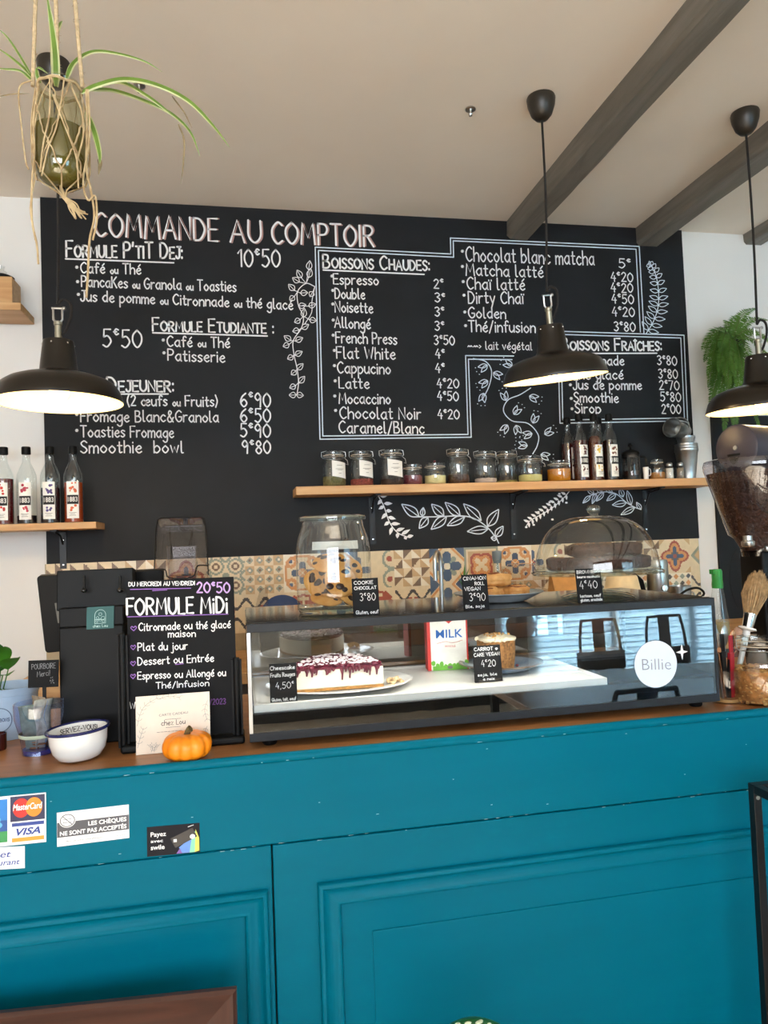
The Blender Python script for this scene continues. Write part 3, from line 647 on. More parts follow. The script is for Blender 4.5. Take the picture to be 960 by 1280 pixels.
# ------------------------------------------------------------------ syrup bottles
BGLASS = glass('bottle_glass', (.93, .96, .96), 1.5, gain=1.4, base=.02)
BLUEG = mat('fruit_violet', '4A3A78', .5, var=.3)
FRUITS = dict(straw=mat('fruit_strawberry', 'C8281E', .4, var=.25), rasp=mat('fruit_redcurrant', 'B5324A', .4, var=.25), viol=BLUEG, peach=mat('fruit_peach', 'D2603A', .45, var=.25), nut=mat('fruit_hazelnut', '6B3A2A', .5, var=.3), van=mat('fruit_vanilla', 'D9B84A', .5, var=.2), coc=mat('fruit_cocoa', '5A2A22', .5, var=.3))
def liquid(n, c): return mat('syrup_' + n, c, .15, var=.1, spec=.6)
def bottle(loc, label, liq, fill, fruit, h=.315, r=.038, turn=0, group=None, simple=False):
    t = thing('syrup_bottle', label, 'bottle', loc, turn, group)
    k = h / .315
    prof = [(0, 0), (r * .95, 0), (r, .004), (r, .185 * k), (r * .97, .2 * k), (r * .7, .228 * k), (r * .42, .25 * k), (.0145, .268 * k), (.0135, .29 * k), (.0155, .292 * k), (.0155, .298 * k)]
    MB().lathe(prof, 32).build('bottle_body', BGLASS, t, smooth=60)
    f = fill * k; lp = [(0, .004), (r * .93, .004), (r * .93, min(f, .19 * k))]
    if f > .2 * k: lp += [(r * .66, min(f, .228 * k))]
    lp += [(0, lp[-1][1])]
    MB().lathe(lp, 28).build('syrup', liq, t)
    c = MB().lathe([(.016, .284 * k), (.0172, .286 * k), (.0172, .311 * k), (.0155, .315 * k), (0, .315 * k)], 20, wob=lambda a, z: 1 + .02 * math.cos(a * 20)); c.build('cap', BLKP, t)
    rl = r + .0008; a0, a1 = -PI / 2 - .62, -PI / 2 + .62; z0, z1 = .018 * k, .168 * k
    def arc(za, zb, b0, b1, rr, m, mb): return mb.lathe([(rr, za), (rr, zb)], 10, m, a0=b0, a1=b1)
    lb = arc(z0, z1, a0, a1, rl, 0, MB()).build('label_card', WHITE, t, smooth=60)
    b = arc(z0 + .058 * k, z0 + .095 * k, a0 + .05, a1 - .05, rl + .0005, 0, MB()); b.build('name_band', CARDINK, lb)
    mb = MB(); printed(mb, '1883', (-.018, -rl - .0012, z0 + .068 * k), (.018, -rl - .0012, z0 + .068 * k), .02 * k, ZUP, FRONT, bold=.01)
    mb.v = [((rl + .0012) * math.sin(x / rl), -(rl + .0012) * math.cos(x / rl), z) for x, y, z in mb.v]
    mb.build('printed_number', WHITE, lb, smooth=0)
    fr = MB(); rn = random.Random(hash(label) % 97 if False else len(label))
    for i in range(16):
        a = -PI / 2 + rn.uniform(-.33, .33); z = z0 + (.103 + rn.uniform(0, .042) if i < 11 else rn.uniform(.03, .052)) * k; q = rn.uniform(.003, .006)
        fr.ball((rl * math.cos(a), rl * math.sin(a), z), (q, .0012, q), 8, 5, M=RZ(a + PI / 2))
    fr.build('fruit_picture', fruit, lb)
    tx = MB()
    for zz, ww in ((.012, .012), (.018, .009), (.023, .014)): tx.box((-ww, -rl - .0009, z0 + zz * k - .0008), (ww, -rl - .0004, z0 + zz * k + .0008))
    tx.build('small_print', GREYINK, lb)
    return t
YBt = 3.17
def onshelf(px, z, y): return V((P(px, 620, y).x, y, z))
GB = 'syrup bottles on the short shelf'
bottle(onshelf(5, ZL, YBt), 'syrup bottle with strawberry label and dark red syrup, beside the wall strip', liquid('dark_red', '5A0F14'), .185, FRUITS['straw'], turn=.0, group=GB)
bottle(onshelf(33.5, ZL, YBt), 'nearly empty syrup bottle with redcurrant label', liquid('black', '1A1016'), .035, FRUITS['rasp'], turn=.05, group=GB)
bottle(onshelf(63, ZL, YBt), 'syrup bottle with violet flower label and near black syrup', liquid('violet_black', '1B1320'), .145, FRUITS['viol'], turn=.05, group=GB)
bottle(onshelf(92, ZL, YBt), 'syrup bottle with peach label and amber syrup at the shelf end', liquid('amber', '9A3B14'), .165, FRUITS['peach'], turn=.1, group=GB)
GB = 'syrup bottles on the long shelf'
bottle(onshelf(728, ZS, YBt - .02), 'syrup bottle with cocoa label and red brown syrup, first of the front three', liquid('red_brown', '3E120E'), .19, FRUITS['coc'], turn=.2, group=GB, r=.034)
bottle(onshelf(746.5, ZS, YBt - .02), 'syrup bottle with yellow vanilla label, middle of the front three', liquid('brown', '4A1D10'), .21, FRUITS['van'], turn=.2, group=GB, r=.034)
bottle(onshelf(765.5, ZS, YBt - .02), 'syrup bottle with hazelnut label beside the coffee press', liquid('dark', '24100E'), .19, FRUITS['nut'], turn=.2, group=GB, r=.034)
bottle(onshelf(713, ZS, YBt + .075), 'syrup bottle standing behind the cocoa bottle, edge only visible', liquid('red_brown', '3E120E'), .2, FRUITS['rasp'], turn=.6, group=GB, r=.034)
bottle(onshelf(752, ZS, YBt + .075), 'syrup bottle standing behind the vanilla and hazelnut bottles', liquid('amber', '9A3B14'), .2, FRUITS['peach'], turn=.2, group=GB, r=.034)

# ------------------------------------------------------------------ storage jars
JG = glass('jar_glass', (.95, .965, .96), 1.5, gain=1.7, base=.02)
def wire(mb, pts, r=.0014): return mb.tube(pts, r, 6)
def jar(px, label, r, h, fill, cont, card=0, name='storage_jar', y=3.17, neck=.82, clip=True, loc=None, z=None, group='storage jars on the long shelf', lidh=.02, lumps=0, lump_r=.004, turn=0):
    t = thing(name, label, 'jar', loc or onshelf(px, ZS if z is None else z, y), turn, group)
    hb = h - lidh
    MB().lathe([(0, .003), (r * .9, 0), (r, .008), (r, hb * .66), (r * .97, hb * .76), (r * neck, hb * .9), (r * neck, hb * .96), (r * (neck + .06), hb * .965), (r * (neck + .06), hb)], 36).build('glass_body', JG, t, smooth=60)
    MB().lathe([(r * (neck + .06), hb + .0015), (r * (neck + .08), hb + .004), (r * (neck + .07), h - .004), (r * neck * .8, h), (0, h)], 32).build('lid', JG, t, smooth=60)
    MB().lathe([(r * (neck + .05), hb - .001), (r * (neck + .065), hb - .001), (r * (neck + .065), hb + .0015), (r * (neck + .05), hb + .0015)], 28).build('rubber_seal', mat('rubber_seal', 'C9B9A2', .6), t)
    rn = random.Random(int(px * 7 + h * 1000)); mb = MB(); rf = r * .955; zf = fill * hb
    if cont is not None:
        pr = [(0, .005), (rf * .92, .005), (rf, .012), (rf, zf)]
        mb.lathe(pr, 28); n0 = len(mb.v)
        k = 5; rows = [[(rf * j / k, 2 * PI * i / 20) for i in range(20)] for j in range(k, 0, -1)]; vs = []
        for row in rows: vs += [V((q * math.cos(a), q * math.sin(a), zf + (0 if q > rf * .99 else rn.uniform(-.002, .004)))) for q, a in row]
        vs.append(V((0, 0, zf + .003))); fs = [(j * 20 + i, j * 20 + (i + 1) % 20, (j + 1) * 20 + (i + 1) % 20, (j + 1) * 20 + i) for j in range(k - 1) for i in range(20)] + [((k - 1) * 20 + i, (k - 1) * 20 + (i + 1) % 20, k * 20) for i in range(20)]
        mb.add(vs, fs)
        for i in range(lumps):
            a = rn.uniform(0, 2 * PI); z = rn.uniform(.008, zf); edge = rn.random() < .75; q = rf * (1 if edge else rn.uniform(0, .9)); q2 = lump_r * rn.uniform(.7, 1.2)
            if not edge: z = zf
            mb.ball(((q - q2 * .6) * math.cos(a), (q - q2 * .6) * math.sin(a), z), q2, 7, 5)
        mb.build('contents', cont, t)
    if clip:
        w = MB(); rr = r * (neck + .1)
        w.tube([(rr * math.cos(a), rr * math.sin(a), hb * .93) for a in [2 * PI * i / 24 for i in range(24)]], .0013, 6, closed=True)
        for s in (1, -1):
            w.tube([(s * rr, 0, hb * .93), (s * rr * 1.12, -.004, hb * .97), (s * rr * 1.1, 0, h - .004), (s * rr * .6, 0, h + .002)], .0013, 6)
        w.tube([(rr, 0, hb * .93), (rr * 1.25, -.006, hb * .84), (rr * 1.3, -.01, hb * .7), (rr * 1.1, -.012, hb * .72)], .0015, 6)
        w.build('wire_clip', STEEL, t)
    if card:
        a0 = -PI / 2 + card - .62; a1 = -PI / 2 + card + .66; zc0, zc1 = hb * .28, hb * .78
        mc = MB(); n = 8; rr = r + .003; vs = []
        for i in range(n + 1):
            a = a0 + (a1 - a0) * i / n; dz = .006 - .012 * i / n
            vs += [(rr * math.cos(a), rr * math.sin(a), zc0 + dz), (rr * math.cos(a), rr * math.sin(a), zc1 + dz)]
        mc.add(vs, [(2 * i, 2 * i + 2, 2 * i + 3, 2 * i + 1) for i in range(n)])
        cobj = mc.build('label_card', WHITE, t, smooth=60)
        tx = MB(); rr += .0006; am = (a0 + a1) / 2
        for zz, ww in ((.75, .25), (.52, .36), (.46, .2), (.25, .12)):
            z = zc0 + (zc1 - zc0) * zz; tx.lathe([(rr, z), (rr, z + .0016)], 6, a0=am - ww, a1=am + ww)
        tx.build('small_print', GREYINK, cobj)
    return t
herb = mat('dried_herbs', '6E6A42', .8, var=.45, scale=160); rosy = mat('rose_tea', '8E4038', .8, var=.5, scale=150); dark = mat('dark_tea', '33231D', .8, var=.5, scale=150)
berry = mat('dried_berries', '6A2230', .5, var=.3); bead = mat('pale_yellow_drops', 'E3D79A', .5, var=.06); cofb = mat('coffee_beans', '3A2016', .4, var=.3, scale=60)
powd = mat('pinkish_powder', 'D8C6BA', .9, var=.05); oliv = mat('olive_powder', '8C8448', .9, var=.1); yell = mat('pale_yellow_powder', 'D5D08A', .9, var=.05); hon = mat('amber_jelly', 'C8801F', .2, var=.1, spec=.6); sug = mat('brown_sugar', 'B07A3C', .7, var=.25, scale=150)
sj = 1 / ppm(onshelf(520, ZS, 3.17))
jar(418.5, 'tall clip jar of greenish herbs with tilted white card, first on the long shelf', 14.5 * sj, 44 * sj, .32, herb, .35, lumps=40, lump_r=.003)
jar(453, 'tall clip jar of rose coloured tea with white card hanging at its side', 14.5 * sj, 44 * sj, .22, rosy, .3, lumps=40, lump_r=.003)
jar(491, 'clip jar of dark tea with white card, third jar on the shelf', 15 * sj, 45 * sj, .2, dark, .1, lumps=40, lump_r=.003)
jar(517, 'small low jar of dark red berries', 12 * sj, 27 * sj, .55, berry, lumps=60, lump_r=.006, clip=False, neck=.9)
jar(545, 'small low jar of pale yellow drops with red lid knob', 13.5 * sj, 28 * sj, .5, bead, lumps=110, lump_r=.0045, clip=False, neck=.9)
jar(574, 'clip jar with dark coffee beans beside the jar of pinkish powder', 14 * sj, 45 * sj, .3, cofb, lumps=70, lump_r=.0045)
jar(608, 'clip jar with a layer of pinkish white powder', 14.5 * sj, 42 * sj, .17, powd)
jar(635, 'clip jar with a little olive powder, directly behind the pale yellow jar', 14 * sj, 44 * sj, .12, oliv, y=3.232, turn=2.4)
jar(664, 'round clip jar half filled with pale yellow powder', 15.5 * sj, 35 * sj, .33, yell, neck=.9)
sk = 1 / ppm(onshelf(790, ZS, 3.17))
jar(700, 'squat jar full of amber yellow jelly beside the syrup bottles', 14.5 * sk, 27 * sk, .72, hon, neck=.86, clip=False)
jar(823, 'jar of brown sugar beside the coffee press', 9.5 * sk, 27 * sk, .42, sug, neck=.75, clip=False, lumps=20, lump_r=.003)
kn = MB().ball((0, 0, 28.6 * sj + .003), .006, 10, 6)
for o in bpy.data.objects:
    if o.get('label', '').startswith('small low jar of pale'): kn.build('lid_knob', berry, o)
# french press
def lathe_part(t, name, prof, m, n=32, smooth=50, **k): return MB().lathe(prof, n, **k).build(name, m, t, smooth=smooth)
t = thing('french_press', 'small black glass coffee press between bottles and sugar jar', 'coffee press', onshelf(791, ZS, 3.16))
a = 1.0
lathe_part(t, 'beaker', [(0, .006), (.036, .006), (.036, .118), (.040, .124)], JG)
lathe_part(t, 'coffee', [(0, .008), (.034, .008), (.034, .045), (0, .045)], cofb)
lathe_part(t, 'lid', [(.041, .118), (.043, .122), (.040, .134), (.025, .142), (.008, .146), (.005, .150), (.004, .158), (.010, .162), (.012, .170), (.006, .177), (0, .178)], BLKP)
m = MB()
for s in range(4):
    q = PI / 4 + s * PI / 2; m.box((.0365, -.006, 0), (.040, .006, .125)); vs = m.v[-8:]; m.v[-8:] = [tuple(RZ(q) @ V(v)) for v in vs]
m.lathe([(.0365, .0), (.041, .0), (.041, .022), (.0365, .022)], 28).lathe([(.0365, .108), (.041, .108), (.041, .12), (.0365, .12)], 28)
m.build('frame', BLKM, t)
MB().tube(crom([(.040, -.01, .112), (.066, -.015, .108), (.072, -.016, .07), (.060, -.014, .035), (.040, -.01, .022)], 6), .006, 10).build('handle', BLKP, t)
# salt and pepper
for px, lab, cm in ((838.5, 'clear shaker filled with white salt, steel cap', mat('white_salt', 'EDEBE6', .9)), (852, 'clear shaker of grey pepper, steel cap, nearest the bucket', mat('grey_pepper', '8B7F72', .9, var=.3, scale=200))):
    t = thing('salt_shaker' if 'salt' in lab else 'pepper_shaker', lab, 'shaker', onshelf(px, ZS, 3.14), 0, 'shakers on the long shelf')
    lathe_part(t, 'glass_body', [(0, .002), (.019, 0), (.021, .004), (.020, .05), (.015, .062), (.013, .066)], JG, 20)
    lathe_part(t, 'cap', [(.0145, .064), (.015, .068), (.0145, .076), (.008, .081), (0, .082)], STEEL, 20)
    lathe_part(t, 'contents', [(0, .004), (.0175, .004), (.0165, .052), (0, .052)], cm, 16)
t = thing('espresso_cup', 'narrow white cup edge beside the coffee press', 'cup', onshelf(809, ZS, 3.14))
lathe_part(t, 'cup_body', [(0, .003), (.011, 0), (.014, .06), (.0125, .06), (.01, .005), (0, .005)], PORC, 24)
MB().tube(crom([(.013, 0, .052), (.023, 0, .05), (.024, 0, .025), (.012, 0, .018)], 5), .002, 8).build('handle', PORC, t)
# zinc pots: a tall stack with two lying on top
zx = P(861, 590, 3.16).x
def zpot(name, label, loc, r0, r1, h, rot=None, handle=True):
    t = thing(name, label, 'zinc pot', loc, 0, 'zinc pots on the shelf end'); 
    if rot: t.rotation_euler = rot
    lathe_part(t, 'pot_body', [(0, .002), (r0, 0), (r0, .004), (r1 * .97, h * .9), (r1 * 1.03, h * .93), (r1 * 1.03, h), (r1 * .96, h), (r0 * .93, .006), (0, .006)], ZINC, 36)
    if handle: MB().tube([(r1 * 1.04 * math.cos(q), r1 * 1.04 * math.sin(q) * .35 + 0, h * .92 + abs(math.sin(q)) * 0 + r1 * .9 * math.sin(q)) for q in [PI * i / 16 for i in range(17)]], .002, 6).build('wire_handle', STEEL, t)
    return t
for i in range(4): zpot('zinc_pot', ['bottom tall zinc pot of the nested stack at the shelf end', 'second zinc pot nested in the stack, rim just above', 'third zinc pot nested in the stack', 'fourth smaller zinc pot topping the nested stack'][i], (zx, 3.17, ZS + .001 + i * (.013 if i < 3 else .022)), .036 - .0012 * i if i < 3 else .028, .053 - .0008 * i if i < 3 else .042, .145 if i < 3 else .142, handle=False)
for i, (dx, lab) in enumerate(((-.012, 'zinc pot lying sideways on top of the stack, open end forward'), (.048, 'second zinc pot lying on the stack, with wire handle'))):
    zpot('zinc_pot', lab, (zx + dx - .02, 3.150 + i * .072, ZS + .187 + .048 + .004 * i), .036, .046, .085, rot=(1.35, 0, -.5 - .35 * i) if i else (1.45, 0, -1.15), handle=bool(i))
# wooden box on the upper shelf
bx = P(15, 350, 3.12).x
t = thing('wooden_box', 'small pale wooden box on the upper shelf end', 'box', (bx - .2, 3.12, uz))
MB().box((0, 0, 0), (.2, .12, .115)).build('box_body', OAK, t, bevel=.002)
t = thing('dark_tin', 'dark round tin with glass knob standing on the wooden box', 'tin', (bx - .055, 3.17, uz + .115))
lathe_part(t, 'tin_body', [(0, 0), (.05, 0), (.05, .012), (.035, .02), (0, .02)], BLKP)
lathe_part(t, 'glass_knob', [(.022, .02), (.024, .03), (.012, .045), (.016, .058), (0, .066)], JG)
# ------------------------------------------------------------------ refrigerated display case
WT = 1.1002                                   # worktop height
FX0, FX1, FY0, FY1 = .008, 1.180, 1.670, 2.128
FZ0, FZ1 = WT + .016, EYE.z - .103 * 1.67
t = fridge = thing('display_case', 'black glass fronted refrigerated cake display case on the counter', 'display case', (FX0, FY0, WT))
W, D, B, H = FX1 - FX0, FY1 - FY0, .016, FZ1 - WT
FG = glass('front_glass', (.93, .95, .96), 1.5, rough=.0, gain=1.3, base=.04)
RG = glass('rear_glass', (.80, .82, .83), 1.5, rough=.0, gain=2.0, base=.22)
zi = P(330, 885, FY0).z - WT                    # inner floor height above the worktop
MB().box((0, .004, B), (W, D, zi - .012)).build('base_box', BLKG, t, bevel=.002)
MB().box((0, -.003, B), (W, .004, B + .019)).build('bottom_rail', DGREY, t, bevel=.001)
MB().box((0, -.003, H - .020), (W, .016, H - .001)).build('top_rail', DGREY, t, bevel=.001)
MB().box((0, -.003, B + .019), (.008, .012, H - .02)).build('corner_post', STEEL, t)
MB().box((W - .008, -.003, B + .019), (W, .012, H - .02)).build('corner_post', DGREY, t)
MB().box((0, D - .016, zi - .012), (.014, D, H - .006)).build('rear_post', DGREY, t)
MB().box((W - .014, D - .016, zi - .012), (W, D, H - .006)).build('rear_post', DGREY, t)
MB().box((0, D - .02, H - .03), (W, D, H - .006)).build('rear_rail', BLKM, t)
MB().box((.001, .016, H - .006), (W - .001, D - .001, H)).build('top_glass', BLKG, t, bevel=.001)
fb = MB().box((.008, -.0015, B + .019), (W - .008, -.0005, H - .020)).build('front_glass', FG, t, smooth=0)
MB().box((.0005, .012, zi - .01), (.003, D - .016, H - .008)).build('side_glass', FG, t, smooth=0)
MB().box((W - .003, .012, zi - .01), (W - .0005, D - .016, H - .008)).build('side_glass', mat('dark_side', '17181A', .3), t, smooth=0)
MB().box((.014, D - .008, zi - .01), (W * .52, D - .006, H - .03)).build('sliding_door', RG, t, smooth=0)
o = MB().box((W * .48, D - .014, zi - .01), (W - .014, D - .012, H - .03)).build('sliding_door', RG, t, smooth=0)
fi = MB(); fi.lathe([(.011, 0), (.011, .003), (.008, .003)], 20, 0, (W * .6, D - .016, (zi + H) / 2 - .04), M=RX(PI / 2)); fi.build('finger_pull', STEEL, o)
tx1 = P(757, 852, FY0 + .02).x - FX0
tr = MB()
r0 = [(.012, .012), (tx1, .012), (tx1, .37), (.012, .37)]
def inset(k): return [(.012 + k, .012 + k), (tx1 - k, .012 + k), (tx1 - k, .37 - k), (.012 + k, .37 - k)]
vs = []
for k, z in ((0, zi - .012), (0, zi + .004), (.006, zi + .006), (.016, zi), (.02, zi - .001)): vs += [(x, y, z) for x, y in inset(k)]
tr.add(vs, [(4 * i + j, 4 * i + (j + 1) % 4, 4 * i + 4 + (j + 1) % 4, 4 * i + 4 + j) for i in range(4) for j in range(4)] + [(16, 17, 18, 19)])
tr.build('white_floor_tray', mat('white_tray', 'E9E8E3', .35, var=.02), t)
MB().box((.006, .38, zi - .012), (W - .006, D - .016, zi - .004)).build('rear_floor', mat('grey_steel_floor', '77787A', .35, metal=.6), t)
MB().box((tx1 + .004, .012, zi - .012), (W - .006, .31, zi - .006)).build('cooling_cover', BLKP, t)
for x in (.03, W - .06):
    for y in (.02, D - .05): MB().lathe([(0, 0), (.014, 0), (.017, .004), (.017, .016), (0, .016)], 16, 0, (x + .015, y + .015, 0)).build('foot', BLKP, t)
led = MB().box((.02, .018, H - .016), (W * .8, .032, H - .0075)).build('light_strip', mat('light_strip', 'FFF6E4', .5, emit=6), t)
ll = bpy.data.lights.new('case_light', 'AREA'); ll.shape = 'RECTANGLE'; ll.size, ll.size_y, ll.energy, ll.color = W * .72, .012, LED_W, (1, .93, .82)
lo = bpy.data.objects.new('case_light', ll); COL.objects.link(lo); lo.parent = t; lo.location = (W * .41, .03, H - .018); lo.rotation_euler = (.45, 0, 0)
# round sticker and star on the glass
a, b_ = P(793, 830, FY0 - .002), P(846, 830, FY0 - .002); c = (a + b_) / 2 - t.location; rr = (b_ - a).length / 2
st = MB().lathe([(0, 0), (rr, 0), (rr, .0006), (0, .0006)], 48, 0, (c.x, c.y, c.z), M=RX(PI / 2)).build('round_sticker', mat('pale_blue_sticker', 'D9E4F5', .5, var=.01), fb)
pm = MB(); p0, p1 = P(802, 837.5, FY0) - t.location, P(838, 836.5, FY0) - t.location
printed(pm, 'Billie', (p0.x, c.y - .001, p0.z), (p1.x, c.y - .001, p1.z), 15 / ppm(a), ZUP, FRONT, bold=-.012)
pm.build('printed_name', mat('grey_print', '8E93A0', .6), st, smooth=0)
sp = MB(); q = P(852.5, 815, FY0 - .0018) - t.location; k = 1 / ppm(a)
sp.face([q + V((math.sin(i * PI / 4) * (10.5 * k if i % 2 == 0 else 2.6 * k) * (.8 if i % 4 == 2 else 1), 0, math.cos(i * PI / 4) * (10.5 * k if i % 2 == 0 else 2.6 * k))) for i in range(8)])
sp.build('star_sticker', mat('white_vinyl', 'EDF2F6', .5), fb, smooth=0)

def card(name, label, cat, tl, tr_, bl, Y, lean=0, m=None, thick=.002, group=None, base_z=None):
    """an upright card whose photo corners are tl, tr, bl at depth Y; returns thing, frame (0..1, 0..1 from bottom-left)"""
    A, Bp, Cp = P(*tl, Y), P(*tr_, Y), P(*bl, Y)
    if base_z is not None:
        dz = base_z - Cp.z; A.z += dz; Bp.z += dz; Cp.z += dz
    w = (Bp - A).length; h = (A - Cp).length; ang = math.atan2(-(Bp.z - A.z), Bp.x - A.x)
    t = thing(name, label, cat, Cp + V((w / 2, 0, 0)), 0, group)
    vv = V((0, math.sin(lean), math.cos(lean))) * h; uu = V((w, 0, 0))
    fr = frame(V((-w / 2, 0, 0)), uu, vv, V((0, -math.cos(lean), math.sin(lean))))
    MB().prism([(0, 0), (1, 0), (1, 1), (0, 1)], fr, -thick, 0).build('card', m or SLATE, t, smooth=0, bevel=.0005)
    return t, fr, w, h, vv.normalized(), V((0, -math.cos(lean), math.sin(lean)))
def cardtext(t, fr, w, h, vv, n, lines, sw=.0011, m=None, name='chalk_writing', caps=False):
    mb = MB()
    for s, u0, u1, v, cap in lines: pen(mb, s, fr(u0, v), fr(u1, v), cap * h, sw, vv, n, 0, caps, .0005)
    return mb.build(name, m or CHALK, t, smooth=0)
def pricetag(label, tl, tr_, bl, Y, lines, base_z, lean=.12, sw=.0011):
    a = card('price_tag', label, 'price tag', tl, tr_, bl, Y, lean, base_z=base_z, group='black price tags at the cakes')
    cardtext(*a, lines, sw); return a[0]
ft = FZ1 + .0006
pricetag('black price tag in front of the cookie jar', (440, 726), (473, 724), (442, 773), 1.70, [('COOKIE', .08, .8, .84, .09), ('CHOCOLAT', .08, .92, .70, .08), ('3\u20ac80', .28, .86, .40, .2), ('Gluten, oeuf', .1, .94, .05, .09)], ft)
pricetag('black price tag in front of the cinnamon rolls', (579, 720), (611, 719), (580, 764), 1.70, [('CINAMON', .06, .94, .84, .1), ('ROLL', .5, .86, .69, .09), ('VEGAN', .08, .7, .54, .1), ('3\u20ac90', .25, .86, .24, .22), ('Ble, soja', .08, .8, .05, .08)], ft)
pricetag('black price tag under the brownie dome', (719, 713), (751, 712), (723, 756), 1.70, [('BROWNIE', .06, .74, .86, .09), ('beurre cacahuete', .06, .94, .73, .07), ('4\u20ac40', .12, .8, .42, .22), ('lactose, oeuf', .1, .9, .17, .08), ('gluten, arachide', .1, .94, .05, .08)], ft)
fz = WT + zi + .0008
pricetag('black price tag before the red fruit cheesecake inside the case', (338, 833), (372, 832), (338, 882), 1.705, [('Cheescake', .04, .94, .84, .1), ('Fruits Rouges', .04, .94, .66, .1), ('4,50\u20ac', .22, .88, .36, .16), ('Gluten, lait, oeuf', .06, .94, .05, .08)], fz)
pricetag('black price tag before the carrot cake inside the case', (588, 816), (623, 814), (594, 861), 1.76, [('CARROT \u2665', .06, .9, .86, .09), ('CAKE VEGAN', .04, .95, .71, .09), ('4\u20ac20', .28, .78, .42, .18), ('soja, ble', .12, .8, .17, .07), ('a noix', .3, .7, .05, .07)], fz)

# ------------------------------------------------------------------ food
def dish(name, label, loc, r, h=.016, m=PORC, rim=None, sy=1, foot=True):
    t = thing(name, label, 'plate', loc)
    pr = [(0, .004), (r * .55, 0), (r * .62, .003), (r * .96, h - .002), (r, h), (r * .985, h + .0015), (r * .94, h), (r * .62, .0065), (0, .0055)]
    o = MB().lathe(pr, 48).build('dish', m, t, smooth=60)
    if rim: MB().lathe([(r * .9, h - .0012), (r * .985, h + .0021), (r * 1.004, h), (r * .93, h - .004)], 48).build('glazed_rim', rim, t)
    return t
def lump(rn, k): 
    ph = [rn.uniform(0, 6) for _ in range(6)]
    return lambda v: 1 + k * (math.sin(v.x * 4 + ph[0]) + math.sin(v.y * 5 + ph[1]) + math.sin(v.z * 4 + ph[2]) + .6 * math.sin(v.x * 9 + ph[3]) * math.sin(v.y * 8 + ph[4])) / 3
# cheesecake
pc = Pz(425, 858, fz); pc.y = FY0 + .175
cpl = dish('plate', 'white oval plate under the red fruit cheesecake inside the case', (pc.x, pc.y, fz), 92 / ppm(pc), .014); cpl.scale = (1, .82, 1)
ck = thing('cheesecake', 'half a white cheesecake topped with dark red berries on a plate', 'cake', (P(425, 855, pc.y - .08).x, pc.y - .085, fz + .0085))
R_ = 53 / ppm(pc); hc = 25 / ppm(pc)
def half(r, z0, z1, mb, n=24, wob=None, yo=0):
    pts = [(-r, yo)] + [(r * math.cos(PI - PI * i / n), yo + r * 1.75 * math.sin(PI * i / n)) for i in range(1, n)] + [(r, yo)]
    if wob: pts = [(x, y) for x, y in pts]
    fr = frame(V((0, 0, 0)), V((1, 0, 0)), V((0, 1, 0)), V((0, 0, 1))); return mb.prism(pts, fr, z0, z1)
half(R_, 0, .006, MB()).build('biscuit_base', mat('biscuit', 'A8793F', .9, var=.3, scale=90, bump=.5), ck)
half(R_, .006, hc, MB()).build('cream_body', mat('cheese_cream', 'F0E7D2', .6, var=.03, bump=.2, bscale=40), ck, bevel=.003)
mb = MB(); rn = random.Random(3)
half(R_ * .97, hc, hc + .004, mb)
for i in range(300):
    a = rn.uniform(0, PI); q = R_ * .95 * math.sqrt(rn.random()); s = rn.uniform(.004, .0085); mb.ball((q * math.cos(a), q * 1.72 * math.sin(a), hc + .004 + rn.uniform(0, .004)), (s, s, s * .75), 7, 5, wob=lump(rn, .15))
for i in range(26):
    x = rn.uniform(-R_ * .97, R_ * .9); z = (1 - abs(rn.gauss(0, .22)) - .05) * hc; mb.tube([(x, -.001, hc + .003), (x + .001, -.002, (hc + z) / 2), (x, -.0015, z)], [.006, rn.uniform(.002, .004), .002], 7)
mb.build('berry_topping', mat('berry_topping', '4A1424', .35, col2='6E2036', scale=70), ck)
mb = MB()
for i in range(260):
    a = rn.uniform(0, PI); q = R_ * .93 * math.sqrt(rn.random()); s = rn.uniform(.0015, .0042); mb.ball((q * math.cos(a), q * 1.72 * math.sin(a), hc + .0112 + rn.uniform(0, .0015)), (s * 1.4, s, s * .6), 6, 4)
mb.build('sugar_dusting', mat('sugar', 'EFE3E4', .9), ck)
mb = MB()
for i in range(40):
    s = rn.uniform(.002, .006); mb.ball((R_ * 1.12 + rn.uniform(0, .035), rn.uniform(.0, .05), s * .6 + .003 + rn.uniform(0, .006)), s, 6, 4, wob=lump(rn, .2))
mb.build('loose_crumbs', mat('cake_crumbs', 'D8B98C', .9, var=.2), ck)
# carrot cake
pk = Pz(628, 838, fz)
blue = mat('blue_grey_glaze', '6C86A6', .2, var=.25, scale=12, col2='B9C3CC')
dish('plate', 'blue glazed plate under the carrot cake inside the case', (pk.x, pk.y + .01, fz), 53 / ppm(pk), .022, blue, mat('brown_rim', '6B5A4C', .3))
t = thing('carrot_cake', 'small round brown carrot cake with cream frosting on blue plate', 'cake', (P(621, 830, pk.y).x, pk.y, fz + .0068))
rk = 23.5 / ppm(pk); hk = 36 / ppm(pk)
lathe_part(t, 'sponge', [(0, 0), (rk * .9, 0), (rk, hk * .5), (rk * 1.02, hk), (0, hk)], mat('carrot_sponge', '8F6438', .9, var=.45, scale=130, bump=.7, bscale=120), 28)
mb = MB(); rn = random.Random(5); mb.ball((0, 0, hk + .002), (rk * 1.05, rk * 1.05, .012), 20, 8, wob=lump(rn, .12))
for i in range(70):
    a = rn.uniform(0, 2 * PI); q = rk * math.sqrt(rn.random()); s = rn.uniform(.003, .007); mb.ball((q * math.cos(a), q * math.sin(a), hk + .011 * (1.2 - q / rk)), s, 7, 5, wob=lump(rn, .2))
mb.build('frosting', mat('frosting', 'E9DCC0', .7, var=.12, scale=60), t)
mb = MB()
